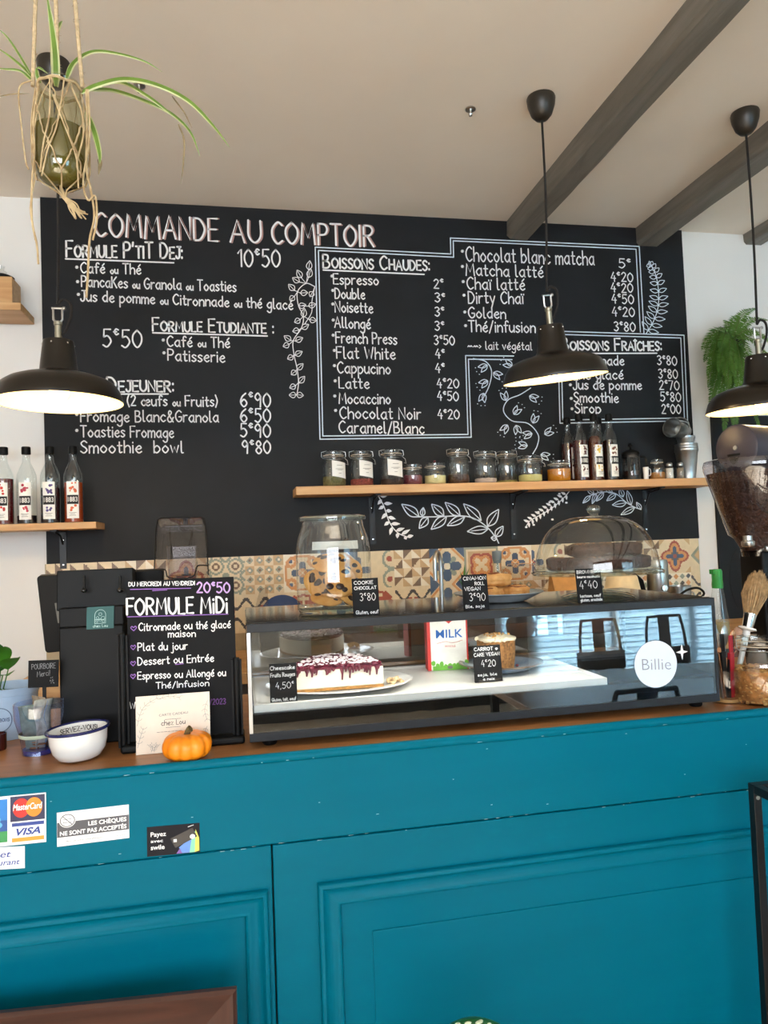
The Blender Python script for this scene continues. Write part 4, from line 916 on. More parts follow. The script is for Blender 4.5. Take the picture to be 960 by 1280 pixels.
for i in range(25):
    a = rn.uniform(0, 2 * PI); q = rk * rn.uniform(0, .85); s = rn.uniform(.002, .004); mb.ball((q * math.cos(a), q * math.sin(a), hk + .017 - .006 * q / rk), s, 6, 4)
mb.build('nut_crumble', mat('nut_crumble', 'B98A4E', .8, var=.25), t)
MB().ball((.058, .0, .004), (.005, .004, .004), 8, 6).build('fallen_berry', mat('berry_topping', '4A1424'), t)
# milk carton
ym = 1.968; a, b_ = P(541, 830, ym), P(583, 828, ym)
t = thing('milk_carton', 'red and white milk carton at the back of the display case', 'milk carton', (a.x, ym, WT + zi + .0003), -.10)
wc, hcn = (b_ - a).length, .148
MB().box((-.004, 0, 0), (wc, .048, hcn)).build('carton_body', mat('carton_white', 'F1EFE6', .45), t, bevel=.001)
MB().box((-.013, .0, 0), (-.004, .048, hcn)).build('red_side', mat('carton_red', 'D2342C', .45), t)
MB().box((wc, .0, 0), (wc + .004, .048, hcn)).build('red_edge', mat('carton_red', 'D2342C', .45), t)
mb = MB(); printed(mb, 'MILK', (wc * .12, 0, hcn * .60), (wc * .9, 0, hcn * .60), hcn * .16, ZUP, FRONT, bold=.012); mb.build('printed_word', mat('carton_blue', '1F63B5', .5), t, smooth=0)
mb = MB(); mb.face([(wc * u, -.0006, hcn * v) for u, v in ((.25, 1), (.5, .86), (.78, 1))]); mb.ribbon(crom([(wc * u, 0, hcn * v) for u, v in ((.15, .5), (.4, .53), (.6, .5), (.88, .54))], 6), .0018, FRONT)
printed(mb, 'WHOLE', (wc * .36, 0, hcn * .42), (wc * .68, 0, hcn * .42), hcn * .045, ZUP, FRONT); mb.build('red_print', mat('carton_red', 'D2342C'), t, smooth=0)
mb = MB(); rn = random.Random(2)
for i in range(9): mb.ball((wc * (.02 + i * .12), -.0005, hcn * rn.uniform(.06, .14)), (.006, .0006, .007), 10, 6, wob=lump(rn, .2))
mb.face([(0, -.0007, 0), (wc, -.0007, 0), (wc, -.0007, hcn * .1), (0, -.0007, hcn * .08)])
mb.build('green_meadow', mat('carton_green', '6DB23A', .5, var=.15), t, smooth=0)
MB().ball((wc * .5, -.0012, hcn * .05), (.008, .0006, .005), 10, 6).build('grey_drop', GREYINK, t)

# cookie jar
pj = Pz(419, 764, ft); k = 1 / ppm(pj); rj = 46.5 * k
t = thing('cookie_jar', 'large clear glass jar of chocolate chip cookies on the display case', 'jar', (pj.x, pj.y, ft))
hj = 113 * k
CJ = glass('thick_jar_glass', (.965, .975, .96), 1.5, gain=1.7, base=.025)
lathe_part(t, 'glass_body', [(0, .004), (rj * .93, .0), (rj, .008), (rj * 1.01, hj * .35), (rj, hj * .68), (rj * .95, hj * .80), (rj * .84, hj * .94), (rj * .82, hj)], CJ, 48, 60)
lathe_part(t, 'thick_base', [(0, .006), (rj * .9, .006), (rj * .96, .011), (0, .013)], GLASSG, 40, 60)
lathe_part(t, 'lid', [(rj * .80, hj + .001), (rj * .90, hj + .001), (rj * .91, hj + .006), (rj * .90, hj + .011), (rj * .8, hj + .013), (rj * .3, hj + .014), (0, hj + .014)], GLASSG, 48, 60)
mb = MB().lathe([(rj * 1.004, hj * .68), (rj * .985, hj * .775)], 10, a0=PI / 2 - .9, a1=PI / 2 + .5); mb.build('back_label', WHITE, t, smooth=60)
def cookie(label, p, r, rot, i):
    rn = random.Random(i * 13 + 1); o = thing('cookie', label, 'cookie', t.location + V((p[0] * .86, p[1] * .86, p[2] + .012)), 0, 'cookies in the jar'); o.rotation_euler = rot
    MB().ball((0, 0, 0), (r, r, r * .22), 28, 12, wob=lump(rn, .06)).build('cookie_dough', mat('cookie_dough', 'C48A45', .85, var=.2, scale=25, bump=.5, bscale=70, col2='D9A662'), o, smooth=60)
    mb = MB()
    for j in range(11):
        a = rn.uniform(0, 2 * PI); q = r * .82 * math.sqrt(rn.random()); s = rn.uniform(.006, .0115); z = r * .2 * math.sqrt(max(0, 1 - (q / r) ** 2)); mb.ball((q * math.cos(a), q * math.sin(a), z * (1 if j % 4 else -1)), (s, s * .8, s * .5), 8, 6, wob=lump(rn, .15))
    mb.build('chocolate_chip', mat('chocolate_chip', '2A1510', .4), o); return o
CK = [('cookie standing upright at the front, with the biggest chips', (.012, -.048, .066), .042, (1.25, .1, .1)), ('cookie lying at the jar bottom under the upright one', (-.028, -.035, .024), .042, (.35, .1, 0)),
      ('cookie leaning at the jar side behind the upright one', (-.05, -.012, .062), .038, (1.1, -.5, .6)), ('cookie lying tilted on top of the pile', (-.012, .0, .112), .045, (.45, -.25, .2)), ('cookie behind the price tag at the jar bottom', (.04, -.03, .03), .038, (.7, .5, .2)),
      ('cookie leaning upright against the far side of the jar', (.045, .025, .08), .04, (1.2, .2, -.5)), ('cookie in the middle of the pile, mostly hidden', (0, .03, .045), .042, (.6, .2, 0))]
for i, (lb, p, r, ro) in enumerate(CK): cookie(lb, p, r, ro, i)
# cinnamon rolls
pp = Pz(627, 752, ft); k = 1 / ppm(pp)
dish('plate', 'pale grey plate of cinnamon rolls on top of the display case', (pp.x, pp.y + .02, ft), 56 * k, .024, mat('grey_white_glaze', 'C9CED0', .2), mat('grey_rim', '8C979C', .3))
rollm = mat('roll_crust', 'B5793A', .6, var=.25, scale=35, bump=.4, bscale=50, col2='D9A564')
for i, (dx, dy, dz, lb) in enumerate(((-.042, 0, 0, 'cinnamon roll beside the price tag, lower layer'), (.045, 0, 0, 'cinnamon roll at the outer side of the plate'), (0, .03, 0, 'cinnamon roll at the back of the plate'), (-.008, .012, .034, 'cinnamon roll lying on top of the others'))):
    rn = random.Random(i + 31); o = thing('cinnamon_roll', lb, 'cinnamon roll', (pp.x + .003 + dx, pp.y + .012 + dy, ft + .0065 + .017 + dz), rn.uniform(0, 6), 'cinnamon rolls on the plate')
    l1, l2 = lump(rn, .16), lump(rn, .07)
    MB().ball((0, 0, 0), (.041, .036, .018), 40, 20, wob=lambda v: l1(v) * l2(v * 2.5) / (abs(v.x) ** 2.5 + abs(v.y) ** 2.5 + abs(v.z) ** 2.5) ** .4 * .97).build('roll_dough', rollm, o, smooth=60)
    mb = MB().tube([( .034 * q / 18 * math.cos(q * .75), .030 * q / 18 * math.sin(q * .75), .0175 * math.sqrt(1 - (.85 * q / 18) ** 2)) for q in range(19)], .0035, 7); mb.build('cinnamon_swirl', mat('cinnamon', '7A4320', .7), o)
# cake stand, dome and brownies
pd = Pz(747, 746, ft); k = 1 / ppm(pd)
ky = pd.y; zpl = P(747, 714, ky).z - ft
t = thing('cake_stand', 'clear glass footed cake stand on the display case', 'cake stand', (P(746, 720, ky).x, ky, ft))
rs = 79 * k
SG = glass('stand_glass', (.90, .95, .92), 1.5, gain=1.7, base=.05)
lathe_part(t, 'foot', [(0, .012), (rs * .16, .012), (rs * .42, .006), (rs * .56, .0), (rs * .57, .004), (rs * .44, .012), (rs * .17, .018), (0, .019)], SG, 48, 60)
lathe_part(t, 'stem', [(.012, .014), (.018, .02), (.013, .03), (.016, zpl * .7), (.024, zpl - .003)], SG, 24, 60)
lathe_part(t, 'plate', [(0, zpl - .002), (rs * .9, zpl - .003), (rs * 1.0, zpl - .006), (rs * 1.02, zpl), (rs * .97, zpl + .004), (0, zpl + .003)], SG, 64, 60, wob=lambda a, z: 1 + .008 * math.cos(28 * a))
dm = thing('glass_dome', 'clear glass cake dome with round knob over the brownies', 'cake dome', (t.location.x, ky, ft + zpl + .0045))
hd = 67 * k; rd = rs * .955
prof = [(rd, 0)] + [(rd * (math.cos(PI / 2 * i / 14)) ** .62, hd * (math.sin(PI / 2 * i / 14)) ** 1.1) for i in range(1, 14)] + [(.016, hd)]
lathe_part(dm, 'dome_glass', prof, CJ, 56, 60)
lathe_part(dm, 'rim', [(rd * 1.0, 0), (rd * 1.02, .002), (rd * 1.015, .006), (rd, .007)], SG, 56)
lathe_part(dm, 'knob', [(.014, hd - .002), (.011, hd + .006), (.017, hd + .013), (.019, hd + .021), (.014, hd + .029), (0, hd + .031)], SG, 28, 60)
brm = mat('brownie', '2E1A13', .75, var=.4, scale=60, bump=1.0, bscale=90, col2='4C2E20')
brtop = mat('brownie_crust', '8A5A32', .8, var=.3, scale=60, col2='4C2E20')
zb0 = ft + zpl + .0045
BR = [(-.060, -.062, 0, .1, 1), (.022, -.066, 0, -.05, 1), (.088, -.036, 0, .3, 1), (-.096, .004, 0, -.2, 1), (-.012, .014, 0, .1, 1), (.070, .040, 0, .2, 1), (-.035, -.034, .036, -.08, 1.45), (.066, -.022, .035, .1, 1.1), (.0, .036, .036, .3, 1.1)]
LB = ['brownie chunk at the front of the stand', 'brownie chunk at the front, next to the middle', 'brownie chunk at the front outer corner', 'brownie chunk at the far end of the bottom layer', 'brownie chunk in the middle of the bottom layer', 'brownie chunk at the back of the bottom layer', 'long brownie lying on top, crust edge showing', 'brownie lying on top beside the long one', 'brownie on top at the back of the pile']
for i, (x, y, z, rz, sx) in enumerate(BR):
    rn = random.Random(i + 60)
    o = thing('brownie', LB[i], 'brownie', (t.location.x + x, ky + y, zb0 + z + .0005), rz, 'brownies under the dome')
    lw_ = lump(rn, .07); lw2 = lump(rn, .03)
    def sq(v, p=5): return (1 / (abs(v.x) ** p + abs(v.y) ** p + abs(v.z) ** p) ** (1 / p)) * lw_(v) * lw2(v * 3)
    MB().ball((0, 0, .0185), (.043 * sx, .037, .0175), 36, 20, wob=sq).build('brownie_body', brm, o, smooth=60)
    mb = MB()
    for j in range(26 if z else 10):
        q = rn.uniform(.0025, .006); mb.ball((rn.uniform(-.8, .8) * .043 * sx, rn.uniform(-.9, .7) * .037, .0345 + rn.uniform(-.001, .002)), (q * 1.3, q, q * .5), 7, 5, wob=lump(rn, .2))
    mb.build('crust_crumbs', brtop if i in (6, 0, 3) else brm, o)
# ------------------------------------------------------------------ things on the worktop, till side
def wt(px, py): p = Pz(px, py, WT); return V((p.x, p.y, WT))
# menu sign in its black stand
ys = 1.752
a = wt(225, 938); A, Bq = P(157, 727, ys), P(292, 724, ys); w = (Bq - A).length
t = thing('menu_sign', 'black handwritten lunch menu board in a stand on the counter', 'menu sign', (A.x, ys, WT))
hs = A.z - WT; lean = .035
fr = frame(V((0, 0, .02)), V((w, 0, 0)), V((0, math.sin(lean), math.cos(lean))) * (hs - .02), V((0, -math.cos(lean), math.sin(lean))))
MB().prism([(0, 0), (1, 0), (1, 1), (0, 1)], fr, -.006, 0).build('sign_panel', SLATE, t, smooth=0, bevel=.001)
nv, vv = V((0, -math.cos(lean), math.sin(lean))), V((0, math.sin(lean), math.cos(lean)))
def uv(px, py):
    p = P(px, py, ys) - t.location; return ((p.x) / w, (p.z - .02) / (hs - .02))
PUR = mat('purple_pen', '9A6BC0', .7, var=.05)
kk = 1 / ppm(A)
def sign(name, items, m, sw, caps=False):
    mb = MB()
    for s, x0, y0, x1, y1, cap in items: pen(mb, s, fr(*uv(x0, y0)), fr(*uv(x1, y1)), cap * kk, sw * kk, vv, nv, 0, caps, .0006)
    mb.build(name, m, t, smooth=0)
sign('sign_title', [('FORMULE MiDi', 158, 769, 284, 766, 20)], CHALK, 2.6)
sign('sign_days', [('DU MERCREDI AU VENDREDI', 160, 733, 243, 731.5, 5)], CHALK, 1.0)
sign('sign_price', [('20\u20ac50', 246, 741, 287, 741, 13)], mat('lilac_pen', 'C9A6DE', .7), 1.9)
sign('sign_line', [('Citronnade ou thé glacé', 173, 789, 288, 785, 9.5)], CHALK, 1.25)
sign('sign_line', [('maison', 210, 797, 244, 796, 8.5)], CHALK, 1.25)
sign('sign_line', [('Plat du jour', 172, 814, 234, 812, 9.5)], CHALK, 1.25)
sign('sign_line', [('Dessert ou Entrée', 172, 832, 267, 827, 9.5)], CHALK, 1.25)
sign('sign_line', [('Espresso ou Allongé ou', 172, 849.5, 282, 845, 9)], CHALK, 1.25)
sign('sign_line', [('Thé/Infusion', 195, 861, 261, 857.5, 7.6)], CHALK, 1.15)
sign('sign_line', [('W', 162, 886, 169, 886, 8)], CHALK, 1.2)
sign('sign_date', [('/2023', 262, 881, 282, 880, 7)], mat('dim_purple_pen', '6B3F86', .7), 1.0)
sign('heart_bullet', [('\u2665', 163, 789, 170, 788.5, 10), ('\u2665', 163, 813, 169, 812.5, 10), ('\u2665', 163, 833, 169, 832.5, 10), ('\u2665', 163, 849, 169, 848.5, 10)], PUR, 1.0)
mb = MB()
for x0, y0, x1, y1 in ((158, 771.5, 285, 768), (162, 737, 238, 735.5), (190, 738.5, 208, 737.5)): mb.ribbon([fr(*uv(x0, y0)) + nv * .0006, fr(*uv(x1, y1)) + nv * .0006], 1.0 * kk, nv)
mb.ribbon([fr(*uv(219, 831)) + nv * .0006, fr(*uv(229, 830)) + nv * .0006], .9 * kk, nv)
mb.build('underline', PUR, t, smooth=0)
for px, top in ((152, 792), (295, 822)):
    p = P(px, top, ys - .012) - t.location; mb = MB().tube([(p.x, -.012, .01), (p.x, -.012, p.z)], .0075, 12); mb.box((p.x - .012, -.010, .01), (p.x + .012, .0, p.z - .005)); mb.build('stand_post', BLKP, t)
MB().prism([(x / 10 * (w + .03) - .015, y) for x, y in ((0, -.03), (10, -.03), (10, .05), (0, .05))], frame((0, 0, 0), V((1, 0, 0)), V((0, 1, 0)), V((0, 0, 1))), 0, .018).build('stand_foot', BLKP, t, bevel=.006)
# gift card
a = card('gift_card', 'cream gift card with grey leaf drawing leaning on the menu sign', 'card', (170, 869), (263, 865), (170, 941), 1.706, .10, mat('cream_card', 'E9DCCB', .6, var=.03), .0015, base_z=WT + .0005)
gt, gf, gw, gh, gv, gn = a
mb = MB(); printed(mb, 'CARTE CADEAU', gf(.31, .63), gf(.70, .645), .042 * gh, gv, gn, off=.0005); mb.build('printed_title', GREYINK, gt, smooth=0)
cardtext(gt, gf, gw, gh, gv, gn, [('chez Lou', .34, .66, .47, .085)], .0012, CARDINK, 'printed_name')
mb = MB()
for v, u0, u1 in ((.57, .39, .61), (.43, .40, .60), (.36, .28, .62)):
    for i in range(7): x = u0 + (u1 - u0) * i / 7; mb.ribbon([gf(x, v, .0005), gf(x + (u1 - u0) / 9, v, .0005)], .0009, gn)
mb.build('small_print', GREYINK, gt, smooth=0)
mb = MB(); rn = random.Random(8)
def sprig(pts, k, ln):
    ps = crom([V((x, y, 0)) for x, y in pts], 8); mb.ribbon([gf(p.x, p.y, .0005) for p in ps], .0007, gn)
    for i in range(3, len(ps) - 1, 4):
        d = (ps[i + 1] - ps[i - 1]).normalized()
        for s in (1, -1):
            e = ps[i] + (d * .7 + V((-d.y, d.x, 0)) * s * .6) * ln; m_ = (ps[i] + e) / 2; o = V((-d.y, d.x, 0)) * s * .012
            mb.ribbon(crom([gf(ps[i].x, ps[i].y, .0005), gf(m_.x + o.x, m_.y + o.y, .0005), gf(e.x, e.y, .0005)], 3), .0006, gn)
sprig(((.02, .5), (.06, .7), (.14, .85), (.3, .96)), 5, .07); sprig(((.3, .93), (.45, .97), (.6, .93)), 4, .06); sprig(((.02, .12), (.06, .3), (.1, .45)), 4, .07); sprig(((.97, .85), (.93, .68), (.96, .5)), 4, .06); sprig(((.96, .4), (.93, .3), (.97, .2)), 4, .05); sprig(((.2, .03), (.22, .1), (.19, .16)), 3, .05); sprig(((.24, .03), (.25, .1), (.28, .15)), 3, .05)
mb.build('leaf_drawing', mat('leaf_grey_ink', '8A8A86', .7), gt, smooth=0)
# pumpkin
pu = wt(234, 944); pu.y = 1.650; pu.x = P(234, 928, 1.650).x; k = 1 / ppm(pu); rp = 29.5 * k; hp = 17.5 * k
t = thing('pumpkin', 'small orange pumpkin in front of the gift card', 'pumpkin', pu - V((0, 0, 0)))
def ribs(v):
    a = math.atan2(v.y, v.x); c = max(0, 1 - abs(v.z)) ** .5; hx = math.hypot(v.x, v.y); sq = 1 / (hx ** 2.7 + abs(v.z) ** 2.7) ** (1 / 2.7); d = max(0, 1 - hx * hx / .25); return sq * (1 + .12 * c * (abs(math.sin(a * 5)) ** .6) - .07) * (1 - (.16 if v.z > 0 else .05) * d)
MB().ball((0, 0, hp * .90), (rp, rp, hp), 60, 20, wob=ribs).build('pumpkin_body', mat('pumpkin_skin', 'F58B12', .38, var=.1, scale=14, bump=.04), t, smooth=80)
MB().tube(crom([(0, 0, hp * 1.45), (.001, 0, hp * 1.8), (.003, -.003, hp * 1.98), (.008, -.005, hp * 2.1)], 4), [.0105, .0095, .008, .007, .0065, .006, .006, .006, .006, .0065, .007, .0075, .008][:13], 7).build('stem', mat('pumpkin_stem', '6E5F3A', .8, var=.3), t)
# enamel bowl
pb = wt(95, 955); k = 1 / ppm(pb); rb = 37.5 * k; pb.y += rb * .62; pb.z += .0025; hb = .064
t = thing('enamel_bowl', 'white enamel bowl with dark blue rim at the counter edge', 'bowl', pb); t.rotation_euler = (.0, -.05, 0)
ENA = mat('white_enamel', 'EEEEEC', .15, var=.01, coat=.5); NAVY = mat('navy_rim', '1E2356', .25)
lathe_part(t, 'bowl_body', [(0, .002), (rb * .58, 0), (rb * .70, .004), (rb * .86, hb * .3), (rb * .93, hb * .6), (rb * .96, hb), (rb * .93, hb), (rb * .90, hb * .6), (rb * .83, hb * .3), (rb * .6, .008), (0, .006)], ENA, 56, 60)
MB().tube([(rb * math.cos(q), rb * math.sin(q), hb) for q in [2 * PI * i / 56 for i in range(56)]], .0035, 8, closed=True).build('rim', NAVY, t)
mb = MB(); pen(mb, 'SERVEZ-VOUS!', (-.052, 0, hb * .72), (.032, 0, hb * .72), .011, .0017, ZUP, FRONT, off=0)
rr = rb * .895; mb.v = [(rr * math.sin(x / rr), rr * math.cos(x / rr), z) for x, y, z in mb.v]; mb.build('painted_words', CARDINK, t, smooth=0)
# blue glass of notes with a small sign
pg = wt(44, 946); k = 1 / ppm(pg); pg.y += .035; hg = 64 * k
t = thing('blue_tumbler', 'clear blue glass tumbler used as tip glass behind the enamel bowl', 'glass', pg)
r0, r1 = 20 * k, 29 * k; BL = glass('blue_glass', (.76, .82, .96), 1.5, gain=1.4, base=.03)
facet = lambda a, z: 1 + .03 * abs(math.sin(a * 4))
lathe_part(t, 'glass_body', [(0, .010), (r0 * .95, .010), (r0, .0), (r0 * 1.02, .012), (r0 * 1.1, hg * .35), (r1 * .97, hg * .7), (r1, hg), (r1 * .97, hg)], BL, 48, 50, wob=facet)
lathe_part(t, 'thick_base', [(0, .001), (r0 * .97, .001), (r0 * .99, .011), (0, .012)], mat('cobalt_glass', '27337E', .1), 40)
MB().lathe([(r0 * 1.16, hg * .34), (r0 * 1.19, hg * .35), (r0 * 1.2, hg * .40), (r0 * 1.17, hg * .41)], 40).build('rubber_band', mat('pale_green_band', 'B9C8B4', .6), t)
for i, (c, dx, dy, ry, hh, lb) in enumerate((('6F8076', -.012, -.006, -.15, .85, 'folded grey green banknote in the blue glass'), ('B3B0A4', .008, -.010, .12, .95, 'folded pale banknote standing in the blue glass'), ('7E8FA6', .016, .004, .3, .9, 'folded bluish banknote in the blue glass'), ('9A8B78', -.004, .012, -.05, .98, 'folded beige banknote at the back of the blue glass'))):
    mb = MB(); n = 10; vs = []
    for j in range(n + 1):
        z = hg * hh * j / n; ww = .014 + .011 * j / n; bow = .004 * math.sin(j * .9 + i)
        for q in (-1, -.4, .4, 1): vs.append((q * ww, bow + .004 * math.cos(q * 4 + i), z))
    fs = [(j * 4 + a, j * 4 + a + 1, j * 4 + a + 5, j * 4 + a + 4) for j in range(n) for a in range(3)]
    mb.add(vs, fs); o = mb.build('banknote', mat('banknote_%d' % i, c, .8, var=.3, scale=60), smooth=60); o.location = pg + V((dx, dy, .0125)); o.rotation_euler = (0, ry * .4, i * .8)
    tag(o, lb, 'banknote', 'banknotes in the blue glass'); md = o.modifiers.new('paper', 'SOLIDIFY'); md.thickness = .0006
mb = MB(); rn = random.Random(9)
for i, (dx, dy) in enumerate(((-.008, -.006), (.008, .004), (.0, .010), (-.004, .0), (.010, -.008), (-.010, .006))):
    o = MB().lathe([(0, 0), (.010, 0), (.0105, .001), (.010, .002), (0, .002)], 20).build('coin', mat('copper_coin', 'A8683C', .35, metal=.8), smooth=40); o.location = pg + V((dx, dy, .0125 + .0022 * i)); o.rotation_euler = (.0, .0, i)
    tag(o, 'copper coin in the stack at the bottom of the blue glass', 'coin', 'coins in the blue glass')
yt = pg.y + .004
a = P(34, 826, yt); b_ = P(72, 824, yt); c = P(35, 860, yt); wt_ = (b_ - a).length; ht_ = a.z - c.z
t = thing('tip_sign', 'small black chalk sign on a stick standing in the blue glass', 'sign', pg + V((0, .004, .014)))
o0 = c - t.location
fr2 = frame(V((o0.x, 0, o0.z)), V((wt_, 0, -.002)), V((.002, 0, ht_)), FRONT)
MB().prism([(0, 0), (1, 0), (1, 1), (0, 1)], fr2, -.002, .001).build('sign_panel', SLATE, t, smooth=0, bevel=.0005)
MB().box((o0.x + wt_ * .46, .002, 0), (o0.x + wt_ * .58, .005, o0.z + .01), rot=RY(.0)).build('stick', BLKP, t)
mb = MB(); pen(mb, 'POURBOIRE', fr2(.12, .68, .0015), fr2(.9, .7, .0015), .012, .0009, ZUP, FRONT); pen(mb, 'Merci!', fr2(.3, .4, .0015), fr2(.72, .44, .0015), .012, .0009, ZUP, FRONT)
for i in range(10): q = (.72 + .14 * rn.random(), .12 + .25 * rn.random()); mb.ribbon([fr2(*q, .0015), fr2(q[0] + .02, q[1] + .02, .0015)], .001, FRONT)
mb.build('chalk_writing', mat('faint_chalk', '8E9094', .8), t, smooth=0)
# blue plant pot
pq = wt(12, 925); k = 1 / ppm(pq); rq = 37 * k; pq.y += rq * .7; hq = P(12, 856, pq.y).z - WT
t = thing('potted_plant', 'leafy green plant in a pale blue metal pot behind the tip glass', 'potted plant', (P(11, 900, pq.y).x, pq.y, WT))
lathe_part(t, 'pot', [(0, .002), (rq * .8, 0), (rq * .82, .003), (rq * .95, hq * .85), (rq * .98, hq * .86), (rq, hq * .98), (rq * 1.02, hq), (rq * .96, hq), (rq * .9, hq * .8), (0, hq * .78)], mat('pale_blue_pot', 'A9C3DE', .35, var=.04), 48)
mb = MB(); mb.lathe([(.03, 0), (.031, .0)], 30); mb = MB()
mb.tube([(.028 * math.cos(q), 0, .028 * math.sin(q)) for q in [2 * PI * i / 30 for i in range(30)]], .0008, 5, closed=True); pen(mb, 'LES BONS', (-.02, 0, -.004), (.022, 0, -.004), .008, .0012, ZUP, FRONT)
mb.v = [((rq * .92) * math.sin(x / rq), -(rq * .91 + .001) * math.cos(x / rq), z + hq * .42) for x, y, z in mb.v]; mb.build('printed_ring', mat('navy_print', '3E4C74', .6), t, smooth=0)
lathe_part(t, 'soil', [(0, hq * .8), (rq * .93, hq * .8), (rq * .93, hq * .83), (0, hq * .86)], mat('potting_soil', '2B1E16', .95, var=.4, scale=90), 30)
LEAF = mat('green_leaf', '3F7A22', .45, var=.3, scale=12, trans=.2); LEAFD = mat('dark_green_leaf', '24571C', .4, var=.3, scale=12)
def broadleaf(mb, base, tip, wid, droop=.2, n=9, fold=.25, nrm=None):
    base, tip = V(base), V(tip); ax = tip - base; l = ax.length; t_ = ax.normalized(); sd = t_.cross(nrm or V((0, 0, 1))); sd = sd.normalized() if sd.length > .1 else V((1, 0, 0)); up_ = sd.cross(t_)
    vs = []
    for i in range(n + 1):
        s = i / n; ww = wid * (math.sin(PI * s ** .75) ** .8) * (1 if 0 < i < n else .02); c = base + ax * s + up_ * (l * droop * math.sin(PI * s))
        vs += [c - sd * ww + up_ * ww * fold, c - sd * ww * .5 + up_ * ww * fold * .4, c, c + sd * ww * .5 + up_ * ww * fold * .4, c + sd * ww + up_ * ww * fold]
    return mb.add(vs, [(i * 5 + j, i * 5 + j + 1, i * 5 + 6 + j, i * 5 + 5 + j) for i in range(n) for j in range(4)])
lf = []
rn = random.Random(21)
for px, py in ((22, 822), (-12, 800), (6, 808), (-30, 830), (10, 845), (-8, 835)):
    tip = P(px, py, pq.y - .03 + rn.uniform(-.03, .03)) - t.location; b0 = V((tip.x * .35 - .02, tip.y * .3, hq * .95)); mid = b0 + (tip - b0) * .35 + V((0, 0, .02))
    mb = MB().tube([(rn.uniform(-.01, .01), 0, hq * .84), b0, mid], .0015, 6); broadleaf(mb, mid, tip, .028, .15); mb.build('leaf', LEAFD if px < 0 else LEAF, t, smooth=60)
# little dark jar cut by the frame edge
pz_ = wt(-5, 940); t = thing('candle_glass', 'dark red brown glass cut by the picture edge in front of the blue pot', 'glass', pz_ + V((0, .02, 0)))
lathe_part(t, 'glass_body', [(0, .002), (.016, 0), (.017, .004), (.017, .038), (.015, .038), (.0145, .005), (0, .005)], mat('dark_red_glass', '3A1512', .1), 24)
lathe_part(t, 'wax', [(0, .006), (.0143, .006), (.0143, .026), (0, .027)], mat('wax', '6B3A2A', .6), 20)

# till: tilted touch screen seen from behind, on a tall black pedestal
yp = 1.84
a = P(76, 940, yp); b_ = P(158, 935, yp); z1 = P(110, 758, yp + .03).z; zt_ = P(110, 713, yp + .03).z
t = thing('till_terminal', 'black till with tilted touch screen and tall pedestal on the counter', 'till', (a.x, yp, WT))
wp = b_.x - a.x
MB().box((0, 0, 0), (wp, .10, z1 - WT - .045)).build('pedestal', BLKP, t, bevel=.004)
MB().box((0, .004, z1 - WT - .046), (wp, .10, z1 - WT), rot=RX(-.0)).build('pedestal_head', BLKP, t, bevel=.003)
MB().box((-.01, .03, z1 - WT - .01), (wp + .02, .075, zt_ - WT), rot=RX(-.12)).build('screen_mount', BLKP, t, bevel=.003)
ysn = 1.97
sA, sB, sC, sD = P(47, 719, ysn - .02), P(205, 711, ysn - .02), P(203, 800, ysn + .01), P(58, 815, ysn + .01)
n_ = (sB - sA).cross(sD - sA).normalized()
f4 = lambda u, v, d=0: (sA * (1 - u) * (1 - v) + sB * u * (1 - v) + sC * u * v + sD * (1 - u) * v) + n_ * d - t.location
rcorn = lambda r: [(.5 + (.5 - r) * sx + r * math.cos(q0 + i * PI / 8), .5 + (.5 - r * 1.6) * sy + r * 1.6 * math.sin(q0 + i * PI / 8)) for sx, sy, q0 in ((1, 1, 0), (-1, 1, PI / 2), (-1, -1, PI), (1, -1, 1.5 * PI)) for i in range(5)]
mb = MB().prism(rcorn(.03), f4, -.012, .012); mb.build('screen_back', BLKP, t, bevel=.003)
lp = MB().prism([(.12, .36), (.20, .36), (.20, .62), (.13, .62)], f4, -.0135, -.012); lp.build('spec_plate', mat('grey_plate', '6D6B63', .5), t, smooth=0)
mb = MB()
for px in (105, 150):
    p = P(px, 738, yp + .005) - t.location; mb.ball(p, (.008, .008, .006), 12, 6); mb.tube([p + V((0, .0, .0)), p + V((0, .006, .035))], .003, 8)
mb.build('hinge_knob', BLKG, t)
k = 1 / ppm(P(125, 773, yp)); sA = P(110, 759, yp - .001) - t.location; sB = P(144, 758, yp - .001) - t.location; sD = P(108, 787, yp - .001) - t.location
f5 = frame((sD.x, -.0012, sD.z), V((sB.x - sA.x, 0, 0)), V((.002, .0, sA.z - sD.z)), FRONT)
sk_ = MB().prism([(0, 0), (1, 0), (1, 1), (0, 1)], f5, -.0055, 0).build('teal_sticker', mat('teal_sticker', '0B5251', .5, var=.05), t, smooth=0)
mb = MB(); lw = .0009
mb.ribbon([f5(.3, .25, .0005), f5(.3, .62, .0005)] + [f5(.5 + .2 * math.cos(q), .62 + .24 * math.sin(q), .0005) for q in [PI - PI * i / 10 for i in range(11)]] + [f5(.7, .25, .0005), f5(.3, .25, .0005)], lw, FRONT)
for c_, r_ in (((.5, .66), .06), ((.4, .5), .05), ((.6, .48), .07), ((.5, .4), .05), ((.62, .34), .05), ((.38, .34), .04)): mb.ribbon([f5(c_[0] + r_ * math.cos(q), c_[1] + r_ * math.sin(q) * 1.1, .0005) for q in [2 * PI * i / 10 for i in range(11)]], lw * .8, FRONT)
mb.ribbon([f5(.3, .42, .0005), f5(.7, .42, .0005)], lw, FRONT); pen(mb, 'chez Lou', f5(.24, .08), f5(.78, .08), .006, lw, ZUP, FRONT)
mb.build('printed_emblem', mat('pale_teal_print', 'B9DAD6', .6), sk_, smooth=0)

